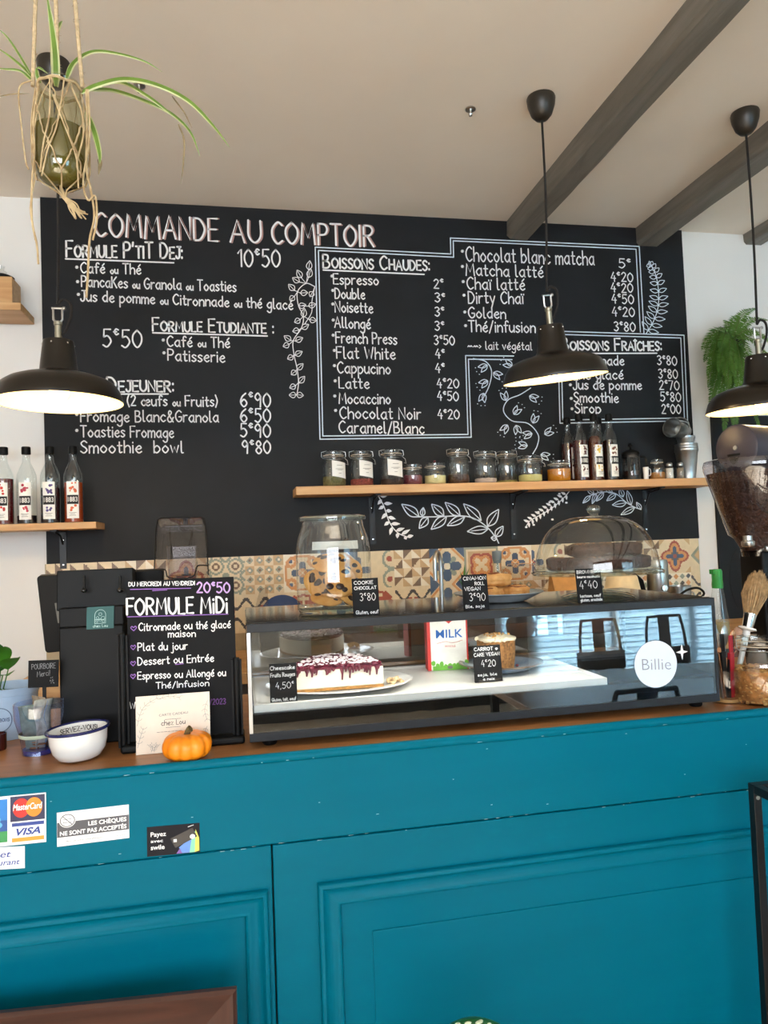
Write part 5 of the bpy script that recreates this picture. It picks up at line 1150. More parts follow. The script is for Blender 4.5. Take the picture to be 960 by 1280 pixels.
# granola jar, cutlery glass, brush
pn = wt(948, 884); k = 1 / ppm(pn); rn_ = 33 * k; pn.y += rn_ * .75
gran = mat('granola', 'A8703A', .8, var=.4, scale=60, bump=.4)
j = jar(948, 'big clip top jar of granola at the counter end', rn_, 84 * k, .58, gran, loc=V((P(950, 850, pn.y).x, pn.y, WT)), lumps=0, neck=.78, lidh=.022, group='jars on the counter')
mb = MB(); r2 = random.Random(77); rf = rn_ * .955; hb2 = 84 * k - .022
for i in range(620):
    a = r2.uniform(PI * .9, PI * 2.1) if i < 500 else r2.uniform(0, 2 * PI); z = r2.uniform(.006, hb2 * .58); q = rf * 1.0 - .003; s = r2.uniform(.004, .008)
    if i >= 500: z = hb2 * .58 + .002; q = rf * math.sqrt(r2.random()) * .95
    mb.ball((q * math.cos(a), q * math.sin(a), z), (s, s * .8, s * .35), 6, 4, M=RZ(a + PI / 2) @ RX(1.2 + r2.uniform(-.5, .5)) if i < 500 else RX(r2.uniform(-.4, .4)))
[o for o in j.children if o.name.startswith('contents')][0].data.materials[0] = gran
ng = mb.build('granola_flakes', mat('granola_flakes', 'D9A862', .8, col2='6A3E20', scale=70), j, smooth=60); ng['kind'] = 'stuff'
pt_ = wt(912, 880); k = 1 / ppm(pt_); rt_ = 18 * k; pt_.y += .03; hgl = .085
t = thing('cutlery_glass', 'clear glass tumbler full of cutlery between case and granola jar', 'glass', V((P(907, 860, pt_.y).x, pt_.y, WT)))
lathe_part(t, 'glass_body', [(0, .006), (rt_ * .9, .0), (rt_ * .95, .006), (rt_, hgl), (rt_ * .97, hgl)], JG, 36, 60)
lathe_part(t, 'thick_base', [(0, .003), (rt_ * .88, .002), (rt_ * .9, .010), (0, .011)], mat('amber_glass', 'B98E5A', .15), 30)
COPPER = mat('copper_cutlery', 'B9805C', .25, metal=1); RED = mat('red_handle', 'A01C28', .35)
CUT = [('fork', STEEL, -.014, -.006, -.10, .19), ('spoon', STEEL, -.006, .008, -.06, .185), ('spoon', STEEL, .006, .010, .05, .19), ('fork', COPPER, -.010, -.012, -.14, .17), ('knife', BLKM, .002, -.010, .12, .16), ('knife', BLKM, -.004, -.004, -.02, .165), ('knife', RED, .012, -.010, .02, .16), ('spoon', COPPER, .012, .004, .16, .18)]
CL = ['steel fork standing in the cutlery glass', 'steel spoon at the back of the cutlery glass', 'steel spoon with the tallest bowl in the cutlery glass', 'copper fork at the case side of the cutlery glass', 'black handled knife leaning towards the brush', 'black handled knife in the middle of the cutlery glass', 'red handled knife in the cutlery glass', 'copper spoon leaning towards the granola jar']
for (kd, m_, dx, dy, ry, hh), lb in zip(CUT, CL):
    mb = MB(); mb.tube([(0, 0, 0), (0, 0, hh * .6)], [.0035, .0022], 8); e = hh * .6
    if kd == 'spoon': mb.ball((0, 0, hh * .83), (.013, .004, hh * .17 * .85), 14, 8); mb.tube([(0, 0, e), (0, 0, hh * .72)], .0022, 8)
    elif kd == 'fork':
        mb.box((-.010, -.001, hh * .70), (.010, .001, hh * .78)); mb.tube([(0, 0, e), (0, 0, hh * .72)], .0022, 8)
        for q in (-.008, -.0027, .0027, .008): mb.tube([(q, 0, hh * .77), (q, -.001, hh)], .0013, 6)
    else: mb.box((-.007, -.004, 0), (.007, .004, hh * .72)); mb.box((-.006, -.0008, hh * .72), (.008, .0008, hh))
    o = mb.build(kd, m_); o.location = t.location + V((dx, dy, .0115)); o.rotation_euler = (0, ry, .2); tag(o, lb, kd, 'cutlery in the glass tumbler')
pbz = wt(930, 872); yb_ = t.location.y + .05
b0, b1 = P(922, 838, yb_), P(946, 740, yb_)
t = thing('pastry_brush', 'large soft beige brush with white handle standing behind the granola jar', 'brush', V((P(916, 860, yb_).x, yb_, WT)))
ax = (P(952, 722, yb_) - P(918, 850, yb_)); d0 = ax.normalized(); Rm = V((0, 0, 1)).rotation_difference(d0).to_matrix()
hd_ = P(934, 786, yb_); L0 = (hd_ - t.location).length
dv = (hd_ - t.location).normalized(); Rm = V((0, 0, 1)).rotation_difference(dv).to_matrix()
MB().lathe([(0, 0), (.008, 0), (.007, L0 * .3), (.0075, L0 * .6), (.0095, L0 - .006), (.024, L0 - .001), (.022, L0 + .004), (0, L0 + .004)], 24, M=Rm).build('handle', PORC, t)
MB().lathe([(.012, L0 + .003), (.014, L0 + .005), (.0165, L0 + .04), (.0165, L0 + .043), (0, L0 + .043)], 28, M=Rm).build('ferrule', CHROME, t)
mb = MB(); r3 = random.Random(6)
tipd = 62 / ppm(hd_)
for i in range(420):
    a = r3.uniform(0, 2 * PI); q = math.sqrt(r3.random()); e = q * .036; l = tipd * (1 - .25 * q * q) * r3.uniform(.9, 1.03)
    p0 = V((q * .015 * math.cos(a), q * .015 * math.sin(a), L0 + .04)); p1 = V((q * .032 * math.cos(a), q * .032 * math.sin(a), L0 + .04 + l * .55)); p2 = V((e * .75 * math.cos(a) + r3.uniform(-.003, .003), e * .75 * math.sin(a) + r3.uniform(-.003, .003), L0 + .04 + l * .92))
    mb.tube([Rm @ p0, Rm @ p1, Rm @ p2], [.0014, .0013, .0004], 4)
mb.lathe([(.0155, L0 + .042), (.026, L0 + .04 + tipd * .4), (.024, L0 + .04 + tipd * .68), (.012, L0 + .04 + tipd * .84), (0, L0 + .04 + tipd * .88)], 20, M=Rm)
bo = mb.build('bristle_tuft', mat('bristles', 'A98A63', .9, var=.3, scale=80), t, smooth=60); bo['kind'] = 'stuff'
# ------------------------------------------------------------------ pendant lamps
SHADE = mat('bronze_black_enamel', '1B1610', .28, metal=.1, var=.08); SHIN = mat('cream_enamel_inside', 'EED9A8', .35, var=.02)
BULB = mat('warm_bulb', 'FFD58A', .4, var=.01, emit=9); ROSE = mat('brown_black_plastic', '2A251E', .35, var=.1)
def lamp(label, cup_px, rim_px, width_px, tilt=(0, 0), cord_hidden=False):
    c = Pz(*cup_px, ZC); c.z = ZC
    r_ = P(*rim_px, c.y); k = 1 / ppm(r_); R = width_px * k / 2
    t = thing('pendant_lamp', label, 'pendant lamp', c, 0, 'black pendant lamps over the counter')
    lathe_part(t, 'ceiling_rose', [(0, 0), (.048, 0), (.050, -.006), (.047, -.03), (.036, -.062), (.022, -.078), (.008, -.082), (0, -.082)], ROSE, 32, 60)
    pz = r_.z - ZC; M = RX(tilt[0]) @ RY(tilt[1]); C0 = V((r_.x - c.x, 0, pz)); hs_ = .90 * R
    T = lambda v: C0 + M @ V(v)
    h = .47 * R
    pr = [(R, 0), (R * 1.004, .004), (R * .985, R * .09), (R * .95, R * .20), (R * .88, R * .30), (R * .78, R * .37), (R * .62, R * .43), (R * .42, R * .47), (R * .33, R * .50), (R * .30, R * .55), (R * .245, R * 1.0), (R * .235, R * 1.04), (.012, R * 1.045)]
    sh_ = MB().lathe(pr, 56, 0, C0, M=M).build('shade', SHADE, t, smooth=60)
    pin = [(R * .995, .001), (R * .97, R * .09), (R * .935, R * .19), (R * .865, R * .29), (R * .77, R * .355), (R * .61, R * .415), (R * .40, R * .455), (0, R * .46)]
    MB().lathe(pin, 56, 0, C0, M=M).build('inner_reflector', SHIN, sh_, smooth=60)
    sc = MB()
    for i in range(6):
        a = 2 * PI * i / 6 + .3; sc.ball(T((R * .243 * math.cos(a), R * .243 * math.sin(a), R * .97)), .0035, 8, 6)
    sc.build('rivet', CHROME, sh_)
    b0 = R * 1.04
    MB().lathe([(.0105, b0), (.0105, b0 + .048), (.0125, b0 + .05), (.0125, b0 + .058), (.007, b0 + .062), (0, b0 + .062)], 20, 0, C0, M=M).build('socket_tube', mat('aged_nickel', 'A09A88', .35, metal=.9), t)
    fk = MB(); z0 = b0 + .055; z1 = z0 + .055
    for s in (-1, 1): fk.tube([T((s * .004, 0, z0)), T((s * .013, 0, z0 + .012)), T((s * .013, 0, z1 - .008))], .0036, 8)
    fk.tube([T((-.018, 0, z1 - .008)), T((.018, 0, z1 - .008))], .0034, 8); fk.ball(T((.018, 0, z1 - .008)), .006, 10, 6); fk.build('hinge_fork', STEEL, t)
    top = T((0, 0, z1 + .004)); a = V((0, 0, -.08))
    n = 14; cp = [a + (top - a) * (i / n) + V((math.sin(PI * i / n) * .006, 0, 0)) for i in range(n + 1)]
    MB().tube(cp, .0042, 8).build('cord', mat('black_textile_cord', '1C1A18', .8, bump=.4, bscale=300), t)
    MB().tube(crom([top, T((.015, .0, z1 + .02)), T((.036, 0, z1 + .008)), T((.038, 0, z1 - .03)), T((.020, 0, b0 + .03)), T((.008, 0, b0 + .02))], 6), .0042, 8).build('cord_loop', mat('black_textile_cord', '1C1A18'), t)
    MB().ball((0, 0, 0), (.030, .030, .036), 20, 12).build('bulb', BULB, t).location = T((0, 0, R * .22))
    MB().lathe([(.014, R * .24), (.018, R * .30), (.018, R * .455), (0, R * .455)], 20, 0, C0, M=M).build('bulb_socket', BLKP, t)
    l = bpy.data.lights.new('bulb_light', 'POINT'); l.energy = LAMP_W; l.color = (1, .74, .42); l.shadow_soft_size = .034
    o = bpy.data.objects.new('bulb_light', l); COL.objects.link(o); o.parent = t; o.location = T((0, 0, R * .13))
    return t
lamp('black enamel pendant lamp hanging below the glass jar planter', (67, 78), (74.5, 504), 151, (.0, .0))
lamp('black enamel pendant lamp tilted in front of the drinks menu', (676, 122), (694, 474), 128, (.10, -.10))
lamp('black enamel pendant lamp in front of the fern', (931, 141), (953, 512), 130, (.03, -.03))
for px, py, lb in ((588, 136, 'small chrome ceiling hook in the open ceiling'), (174, 106, 'small chrome ceiling hook behind the spider plant leaves')):
    c = Pz(px, py, ZC); t = thing('ceiling_hook', lb, 'ceiling hook', (c.x, c.y, ZC), 0, 'small ceiling hooks')
    lathe_part(t, 'plate', [(0, 0), (.018, 0), (.019, -.004), (.010, -.008), (0, -.008)], STEEL, 24)
    lathe_part(t, 'peg', [(.005, -.006), (.005, -.016), (.008, -.020), (.006, -.026), (0, -.027)], CHROME, 16)

# ------------------------------------------------------------------ hanging jar with spider plant
ym = 1.55
jb, jt = P(77, 234, ym), P(75, 108, ym); k = 1 / ppm(jb); rj = 32 * k
jc = V((P(76, 180, ym).x, ym, jb.z)); hj = jt.z - jb.z
t = thing('hanging_planter', 'glass jar planter in a raffia net hanging from the ceiling', 'hanging planter', jc)
AJ = glass('amber_green_jar', (.80, .80, .66), 1.5, gain=1.4, base=.02)
jp = [(0, .002), (rj * .5, 0), (rj * .82, .012), (rj * .97, .035), (rj, hj * .3), (rj * .97, hj * .62), (rj * .88, hj * .8), (rj * .74, hj * .92), (rj * .72, hj), (rj * .78, hj + .004)]
lathe_part(t, 'jar_glass', jp, AJ, 40, 60)
wm = mat('murky_water', '544C22', .12, var=.35, scale=14, col2='777038', spec=.6)
lathe_part(t, 'water', [(0, .004), (rj * .5, .003), (rj * .78, .014), (rj * .93, .036), (rj * .96, hj * .3), (rj * .955, hj * .55), (0, hj * .55)], wm, 32, 60)
RAF = mat('raffia', 'CDB68C', .8, var=.3, scale=40, col2='A08660'); JUTE = mat('jute_cord', 'C3AC88', .85, var=.25, scale=120)
def jr(z):
    for (r0, z0), (r1, z1) in zip(jp, jp[1:]):
        if z0 <= z <= z1 and z1 > z0: return r0 + (r1 - r0) * (z - z0) / (z1 - z0)
    return rj * .78
mb = MB(); r = random.Random(5); n = 7
for lay, (za, zb) in enumerate(((hj * .98, hj * .62), (hj * .62, hj * .30), (hj * .30, .012))):
    for i in range(n):
        for s in (1, -1):
            a0 = 2 * PI * (i + .5 * (lay % 2)) / n; a1 = a0 + s * PI / n; pts = []
            for j in range(7):
                q = j / 6; z = za + (zb - za) * q; a = a0 + (a1 - a0) * q; rr = jr(z) + .003; a += r.uniform(-.05, .05); pts.append((rr * math.cos(a), rr * math.sin(a), z))
            mb.tube(crom(pts, 2), r.uniform(.0007, .0021), 5)
for i in range(n): 
    a = 2 * PI * (i + .5) / n; mb.tube([(jr(.012) * math.cos(a), jr(.012) * math.sin(a), .012), (.012 * math.cos(a), .012 * math.sin(a), -.008), (.006, 0, -.022)], .0016, 5)
mb.tube([(rj * .8 * math.cos(q), rj * .8 * math.sin(q), hj * .97 + .002 * math.sin(q * 7)) for q in [2 * PI * i / 30 for i in range(30)]], .003, 6, closed=True)
mb.build('raffia_net', RAF, t)
tl = MB()
def Lp(px, py, dy=0): return P(px, py, ym + dy) - jc
for pts, w, dy in ((((48, 108), (42, 150), (43, 190), (40, 230), (40, 275), (46, 305), (48, 330)), .0028, -.035), (((44, 110), (39, 160), (44, 215), (38, 260), (44, 300)), .002, -.03), (((40, 100), (24, 110), (26, 150), (32, 200), (36, 212)), .002, -.02),
                   (((108, 112), (109, 160), (108, 210), (113, 235), (118, 270), (112, 300), (110, 340), (108, 372)), .003, -.03), (((110, 112), (112, 170), (104, 225), (110, 250), (119, 245), (121, 275), (116, 300)), .0025, -.034), (((62, 95), (62, 140), (54, 180), (50, 215)), .002, -.055), (((80, 100), (76, 130), (70, 160), (60, 185), (52, 220)), .002, -.056),
                   (((66, 118), (76, 145), (86, 170), (96, 200), (98, 235)), .002, -.056), (((90, 110), (102, 140), (104, 170), (96, 205), (102, 220)), .0022, -.05)):
    tl.tube(crom([Lp(x, y, dy) for x, y in pts], 6), w * .8, 6)
tl.build('raffia_tail', RAF, t)
ts = MB(); r = random.Random(15)
for i in range(16): ts.tube(crom([Lp(75, 230), Lp(80 + r.uniform(-3, 3), 246), Lp(90 + r.uniform(-4, 6), 258 + r.uniform(-5, 5)), Lp(98 + r.uniform(-6, 12), 266 + r.uniform(-4, 8))], 5), .0014, 5)
ts.build('raffia_tassel', RAF, t)
cz = ZC - jc.z; mb = MB()
for a_, b_ in (((41, 108), (45, -20)), ((103, 110), (92, -20)), ((73, 100), (69, -20))):
    p0 = Lp(*a_); d = Lp(*b_) - p0; tt = (cz - p0.z) / d.z; top = V((0, .0, cz)); q = p0 + d
    mb.tube([p0, q, q + (top - q) * .5, top], .0042, 8)
    for i in range(30):
        w_ = p0 + d * r.random(); mb.tube([w_, w_ + V((r.uniform(-.008, .008), r.uniform(-.005, .005), r.uniform(-.01, .01)))], .0004, 3)
mb.build('jute_cord', JUTE, t)
MB().lathe([(0, cz), (.014, cz), (.012, cz - .01), (0, cz - .012)], 12).build('hook', STEEL, t)
sp = thing('spider_plant', 'spider plant with long striped arching leaves growing from the hanging jar', 'plant', jc + V((0, 0, hj * .9)))
SPG, SPE = mat('spider_leaf_green', '6E9138', .5, var=.2, scale=20, trans=.2), mat('spider_leaf_edge', 'C9CF9A', .5, var=.1, trans=.2)
DRY = mat('dry_leaf', '8A7A5A', .8, var=.3, scale=30)
def strap(pts, w, dy, ms, droop_end=True):
    ps = crom([P(x, y, ym + dy * (i / (len(pts) - 1))) - sp.location for i, (x, y) in enumerate(pts)], 7); n = len(ps); mb = MB(); vs = []
    view = V((0, -1, .35)).normalized()
    for i, p in enumerate(ps):
        t_ = (ps[min(i + 1, n - 1)] - ps[max(i - 1, 0)]).normalized(); sd = t_.cross(view).normalized(); s = i / (n - 1); ww = w * (min(1, s * 5 + .5)) * (1 - s ** 3) + .0004; up_ = sd.cross(t_)
        vs += [p - sd * ww - view * ww * .3, p - sd * ww * .62, p, p + sd * ww * .62, p + sd * ww - view * ww * .3]
    for i in range(n - 1):
        for j in range(4): mb.add([vs[i * 5 + j], vs[i * 5 + j + 1], vs[i * 5 + 6 + j], vs[i * 5 + 5 + j]], [(0, 1, 2, 3)], 1 if j in (0, 3) else 0)
    mb.build('leaf', ms, sp, smooth=0)
GR = [SPG, SPE]
for pts, w, dy in ((((70, 108), (69, 70), (65, 35), (58, -10)), .0075, -.1), (((70, 104), (68, 70), (68, 45), (74, 30), (78, 26)), .008, .08), (((82, 100), (92, 78), (115, 64), (145, 66), (180, 76), (203, 90)), .0055, .06), (((100, 116), (120, 106), (155, 98), (195, 105), (235, 125), (265, 155), (287, 184)), .0075, -.06),
                   (((108, 112), (140, 112), (180, 125), (215, 142), (238, 165), (250, 195)), .006, .12), (((112, 108), (150, 102), (182, 118), (205, 135), (217, 145)), .005, .02), (((108, 140), (118, 165), (124, 190), (125, 205)), .006, -.05), (((42, 98), (30, 85), (12, 70), (-6, 58)), .0035, .05), (((40, 100), (25, 88), (5, 86), (-8, 84)), .004, -.05), (((38, 92), (22, 65), (8, 45), (-5, 34)), .0025, .1), (((50, 104), (46, 92), (48, 84), (60, 92)), .004, -.03)):
    strap(pts, w, dy, GR)
for pts, w, dy in (((((223, 155), (230, 175), (229, 205), (226, 230))), .0016, .05), (((215, 120), (230, 140), (240, 160)), .0013, .0), (((124, 198), (125, 206), (123, 219)), .004, -.05), (((0, 120), (18, 117), (37, 117)), .0015, 0)):
    strap(pts, w, dy, [DRY, DRY])

# ------------------------------------------------------------------ fern on the wall
yf = 3.14; fc = P(915, 425, yf)
t = thing('fern', 'bushy green fern hanging on the white wall behind the lamp', 'fern', fc)
FERN = mat('fern_green', '3F6822', .6, var=.35, scale=9, trans=.25, col2='638C32'); FSTEM = mat('fern_stem', '5A6A2A', .7)
lathe_part(t, 'pot', [(0, -.12), (.04, -.12), (.055, -.03), (.058, -.03), (.058, -.01), (0, -.02)], mat('dark_pot', '2B2A28', .6), 32)
MB().tube([(.0, .05, -.03), (0, YW - fc.y - .006, -.03), (0, YW - fc.y - .006, -.12)], .005, 8).build('wall_hook', BLKM, t)
def frond(end, lift, seed, wid=.034, n=26):
    r = random.Random(seed); e = V(end); mid = e * .5 + V((0, 0, lift)); ps = crom([V((0, 0, -.01)), e * .25 + V((0, 0, lift * .75)), mid, e * .8 + V((0, 0, lift * .45)), e], 8)
    mb = MB(); mb.tube(ps, [.0022 * (1 - .8 * i / len(ps)) for i in range(len(ps))], 5, 1); m = len(ps); tot = len(ps) - 1
    cum = [0]
    for a, b_ in zip(ps, ps[1:]): cum.append(cum[-1] + (b_ - a).length)
    step = .0085; d = .035
    while d < cum[-1]:
        i = max(j for j in range(m) if cum[j] <= d); i = min(i, m - 2); f = (d - cum[i]) / max(1e-6, cum[i + 1] - cum[i]); p = ps[i].lerp(ps[i + 1], f); t_ = (ps[i + 1] - ps[i]).normalized()
        sd = t_.cross(V((0, -.75, .66))).normalized(); s = d / cum[-1]; l = wid * (math.sin(PI * min(1, .12 + s * .88)) ** .7 + .05)
        for q in (1, -1):
            dr = (sd * q + t_ * .25 + V((0, r.uniform(-.25, .1), -.25 + r.uniform(-.15, .15)))).normalized(); wv = t_ * .0042
            mb.add([p - wv * .5, p + dr * l * .5 - wv, p + dr * l + t_ * .002, p + dr * l * .5 + wv, p + wv * .5], [(0, 1, 2, 3, 4)], 0)
        d += step
    mb.build('frond', [FERN, FSTEM], t, smooth=0)
r = random.Random(44); ei = 0
FE = [((877, 437), .07, -.05), ((884, 470), .10, -.1), ((890, 500), .08, -.12), ((893, 520), .05, .02), ((905, 545), .03, -.05), ((920, 553), .03, .0), ((885, 485), .12, .05), ((900, 510), .1, -.18), ((930, 520), .04, -.1), ((895, 410), .03, .1), ((905, 400), .04, .12), ((925, 395), .05, .05), ((945, 385), .05, 0), ((960, 400), .05, -.02), ((970, 430), .06, -.08), ((975, 470), .08, -.1), ((965, 520), .06, -.12), ((950, 540), .05, .02), ((892, 455), .09, .12), ((910, 490), .1, -.2), ((935, 500), .1, -.16), ((940, 450), .06, -.2), ((900, 440), .06, -.2), ((985, 450), .08, .05), ((880, 452), .09, .0), ((915, 530), .06, .05), ((898, 480), .12, -.08), ((887, 510), .1, 0), ((905, 470), .05, -.2), ((918, 470), .05, -.22), ((925, 500), .06, -.2), ((898, 465), .06, -.18), ((912, 455), .07, -.2), ((930, 470), .06, -.2)]
for i, ((px, py), lf_, dy) in enumerate(FE):
    frond(P(px, py, yf + min(dy, .07) * .8) - fc, lf_, i)

# ------------------------------------------------------------------ coffee grinder
yg = 1.98
gx0, gx1 = P(926, 740, yg + .15).x, P(985, 740, yg + .15).x
gz = P(935, 682, yg).z; gc = V(((gx0 + gx1) / 2 + .03, yg + .09, WT))
t = thing('coffee_grinder', 'black coffee grinder with bean filled clear hopper at the picture edge', 'coffee grinder', gc)
MB().box((gx0 - gc.x, -.05, 0), (gx0 - gc.x + .19, .06, gz - WT - .02)).build('grinder_body', BLKP, t, bevel=.008)
MB().box((gx0 - gc.x + .01, -.06, gz - WT - .022), (gx0 - gc.x + .18, .06, gz - WT - .004)).build('top_plate', STEEL, t, bevel=.004)
hx = P(966, 600, yg).x - gc.x; htop, hbot = P(940, 576, yg).z - WT, P(950, 668, yg).z - WT; kg = 1 / ppm(gc + V((0, 0, .3)))
HG = glass('hopper_plastic', (.86, .83, .86), 1.5, gain=1.5, base=.03); rh = 57 * kg
lathe_part(t, 'hopper', [(rh * .30, hbot - .07), (rh * .34, hbot - .02), (rh * .55, hbot), (rh * .98, htop - .02), (rh, htop - .005), (rh * .97, htop + .012), (rh * .5, htop + .03), (0, htop + .032)], HG, 40, 60).location = (hx, 0, 0)
beans = mat('roasted_beans', '3A241A', .35, var=.5, scale=130, bump=.8, bscale=130)
lathe_part(t, 'beans', [(0, hbot - .05), (rh * .3, hbot - .05), (rh * .5, hbot + .004), (rh * .93, htop - .028), (0, htop - .02)], beans, 36, 60).location = (hx, 0, 0)
mb = MB(); r = random.Random(30)
for i in range(260):
    a = r.uniform(PI * .9, PI * 2.1); s = r.random(); z = hbot + (htop - .03 - hbot) * s; q = rh * (.51 + .43 * s) - .001; mb.ball((hx + q * math.cos(a), q * math.sin(a), z), (.0055, .0035, .0042), 7, 5, M=RZ(r.uniform(0, 3)))
bn = mb.build('loose_beans', beans, t, smooth=60); bn['kind'] = 'stuff'
MB().lathe([(.016, gz - WT - .005), (.02, gz - WT), (.02, gz - WT + .012), (.014, gz - WT + .016), (.014, gz - WT + .03), (0, gz - WT + .03)], 24, 0, (P(943, 672, yg).x - gc.x, -.06, 0)).build('adjuster_knob', STEEL, t)
cyz = P(945, 556, yg).z - WT; ccx = P(938, 556, yg).x - gc.x; rc_ = 29 * kg
Mx = RZ(.28) @ RY(PI / 2)
MB().lathe([(0, 0), (rc_ * .92, 0), (rc_, .005), (rc_, .16), (rc_ * .95, .165), (0, .165)], 40, 0, (ccx, -.02, cyz), M=Mx).build('lid_barrel', mat('plum_grey_plastic', '38343F', .45), t)
MB().lathe([(0, -.003), (.0065, -.003), (.008, 0), (.008, .001)], 20, 0, (ccx, -.02, cyz), M=Mx).build('end_screw', STEEL, t)
MB().lathe([(rh * .2, htop + .03), (rh * .35, htop + .031), (rh * .3, cyz - rc_ * .8), (0, cyz - rc_ * .8)], 24, 0, (hx - .03, 0, 0)).build('lid_neck', BLKP, t)
MB().tube(crom([P(945, 683, yg) - gc, P(918, 690, yg) - gc, P(912, 720, yg) - gc, P(916, 745, yg) - gc, P(922, 760, yg) - gc], 6), .0012, 6).build('cable', BLKP, t)
# spray bottle on the back counter
yv = 2.72; p = P(899, 771, yv); kb = 1 / ppm(p)
t = thing('glass_bottle', 'slim clear bottle with green cap on the back counter end', 'bottle', (p.x, yv, ZB))
hb = 84 * kb
BK = .9
lathe_part(t, 'bottle_body', [(0, .003), (12 * kb, 0), (12.5 * kb, .004), (11 * kb, hb * .3), (8 * kb, hb * .6), (6 * kb, hb * .76), (5.6 * kb, hb * .8)], BGLASS, 32, 60)
lathe_part(t, 'liquid', [(0, .004), (11.5 * kb, .004), (11 * kb, hb * .25), (0, hb * .25)], mat('yellowish_liquid', 'B7A679', .2), 28)
lathe_part(t, 'cap', [(6.6 * kb, hb * .74), (6.8 * kb, hb * .8), (6.2 * kb, hb * .86), (6.4 * kb, hb * .99), (5.2 * kb, hb * 1.02), (0, hb * 1.02)], mat('green_cap', '2F9A4A', .4), 24)
MB().box((-8 * kb, -4 * kb, hb * .95), (2 * kb, 4 * kb, hb * 1.02)).build('spout', mat('green_cap', '2F9A4A'), t, bevel=.002)
p = P(915, 768, 2.8); t = thing('cleaning_cloth', 'crumpled pink and white cloth on the back counter end', 'cloth', (p.x + .03, 2.78, ZB))
r = random.Random(3); n = 14; vs = []
for i in range(n + 1):
    for j in range(n + 1):
        u, v_ = i / n * 2 - 1, j / n * 2 - 1; vs.append((u * .06, v_ * .05, .002 + .032 * max(0, 1 - (u * u + v_ * v_) * .75) * (.7 + .35 * math.sin(u * 9 + v_ * 4) * math.cos(v_ * 8 - u * 3))))
o = MB().add(vs, [(i * (n + 1) + j, (i + 1) * (n + 1) + j, (i + 1) * (n + 1) + j + 1, i * (n + 1) + j + 1) for i in range(n) for j in range(n)]).build('cloth_folds', mat('pink_cloth', 'C9A5A0', .9, var=.2, scale=25, col2='E2D5CF'), t, smooth=60)
md = o.modifiers.new('cloth', 'SOLIDIFY'); md.thickness = .0015

# ------------------------------------------------------------------ on the back counter
def bcp(px, y): return V((P(px, 740, y).x, y, ZB))
CLR = glass('clear_plastic', (.90, .89, .90), 1.45, gain=1.2, base=.01)
CLR2 = glass('smoky_plastic', (.72, .70, .70), 1.45, gain=1.0, base=.0)
yk = 2.86
a, b_ = P(196, 725, yk), P(262, 725, yk); zt = P(230, 647, yk).z - ZB; zm = P(228, 690, yk).z - ZB
t = thing('blender_cover', 'clear plastic blender with smoky hood behind the menu sign', 'blender', ((a.x + b_.x) / 2, yk, ZB))
wv = (b_.x - a.x)
MB().box((-wv * .45, -.08, 0), (wv * .45, .08, .13)).build('motor_base', BLKP, t, bevel=.01)
mb = MB().lathe([(wv * .30, .13), (wv * .36, zm * .7), (wv * .40, zm + .02), (wv * .42, zm + .025)], 4, 0, a0=PI / 4, a1=PI / 4 + 2 * PI); mb.build('jug', CLR, t, smooth=0, bevel=.012)
mb = MB()
hood = [(-.5, 0), (-.47, .8), (-.44, .96), (-.38, 1), (.38, 1), (.44, .96), (.47, .8), (.5, 0)]
mb.prism(hood, frame((0, -.085, zm * .80), V((wv, 0, 0)), V((0, (zt - zm * .8) * .22, zt - zm * .80)), V((0, -.976, .215))), -.12, 0); ho = mb.build('hood', CLR2, t, smooth=0, bevel=.006)
mb = MB()
mb.tube([(wv * x, -.088 + (zt - zm * .8) * .22 * z, zm * .80 + (zt - zm * .80) * z) for x, z in hood], .0022, 6); mb.tube(crom([(-wv * .5, -.088, zm * .86), (-wv * .3, -.088, zm * .86), (-wv * .22, -.088, zm * .79), (wv * .2, -.088, zm * .79), (wv * .3, -.088, zm * .88), (wv * .5, -.088, zm * .88)], 4), .0022, 6)
mb.build('hood_edge', BLKP, ho)
mb = MB()
for i in range(10): z = .14 + i * .018; mb.box((-.012, -wv * .295, z), (.012 if i % 2 else .004, -wv * .285, z + .0015))
mb.build('volume_marks', WHITE, t)
yk = 2.84
# faucet
p = P(549, 745, yk); t = thing('tap', 'slim steel gooseneck tap in front of the tiles', 'tap', (P(552, 740, yk).x, yk, ZB)); top = P(545, 690, yk).z - ZB
q = P(543, 700, yk).x - t.location.x
MB().tube(crom([(0, 0, 0), (0, 0, top * .5), (0, 0, top * .86), (q * .25, -.005, top * .97), (q * .7, -.015, top), (q * 1.25, -.03, top * .93), (q * 1.3, -.032, top * .72)], 6), .0085, 12).build('spout', STEEL, t)
lathe_part(t, 'tap_base', [(0, 0), (.026, 0), (.026, .02), (.018, .03), (0, .03)], STEEL, 24)
MB().tube([(.015, -.01, .06), (.06, -.02, .075)], .005, 8).build('lever', STEEL, t)
# carafe, pot, containers, bag
p = bcp(623, 2.80); kb = 1 / ppm(p); zt = P(623, 689, 2.80).z - ZB
t = thing('glass_carafe', 'small clear glass bottle with grey stopper before the framed tile', 'bottle', p)
lathe_part(t, 'bottle_body', [(0, .003), (17 * kb, 0), (18 * kb, .006), (17 * kb, zt * .45), (12 * kb, zt * .62), (5 * kb, zt * .8), (5 * kb, zt * .9), (6.5 * kb, zt * .92)], BGLASS, 32, 60)
lathe_part(t, 'stopper', [(4.5 * kb, zt * .88), (6 * kb, zt * .93), (6 * kb, zt), (0, zt * 1.01)], mat('grey_stopper', '6E7A80', .5), 20)
p = bcp(581, 2.86); t = thing('succulent', 'tiny green plant in a glass pot beside the tap', 'plant', p); zt = P(588, 722, 2.86).z - ZB
lathe_part(t, 'pot', [(0, .002), (.03, 0), (.045, zt * .8), (.043, zt * .8), (.028, .004)], BGLASS, 28)
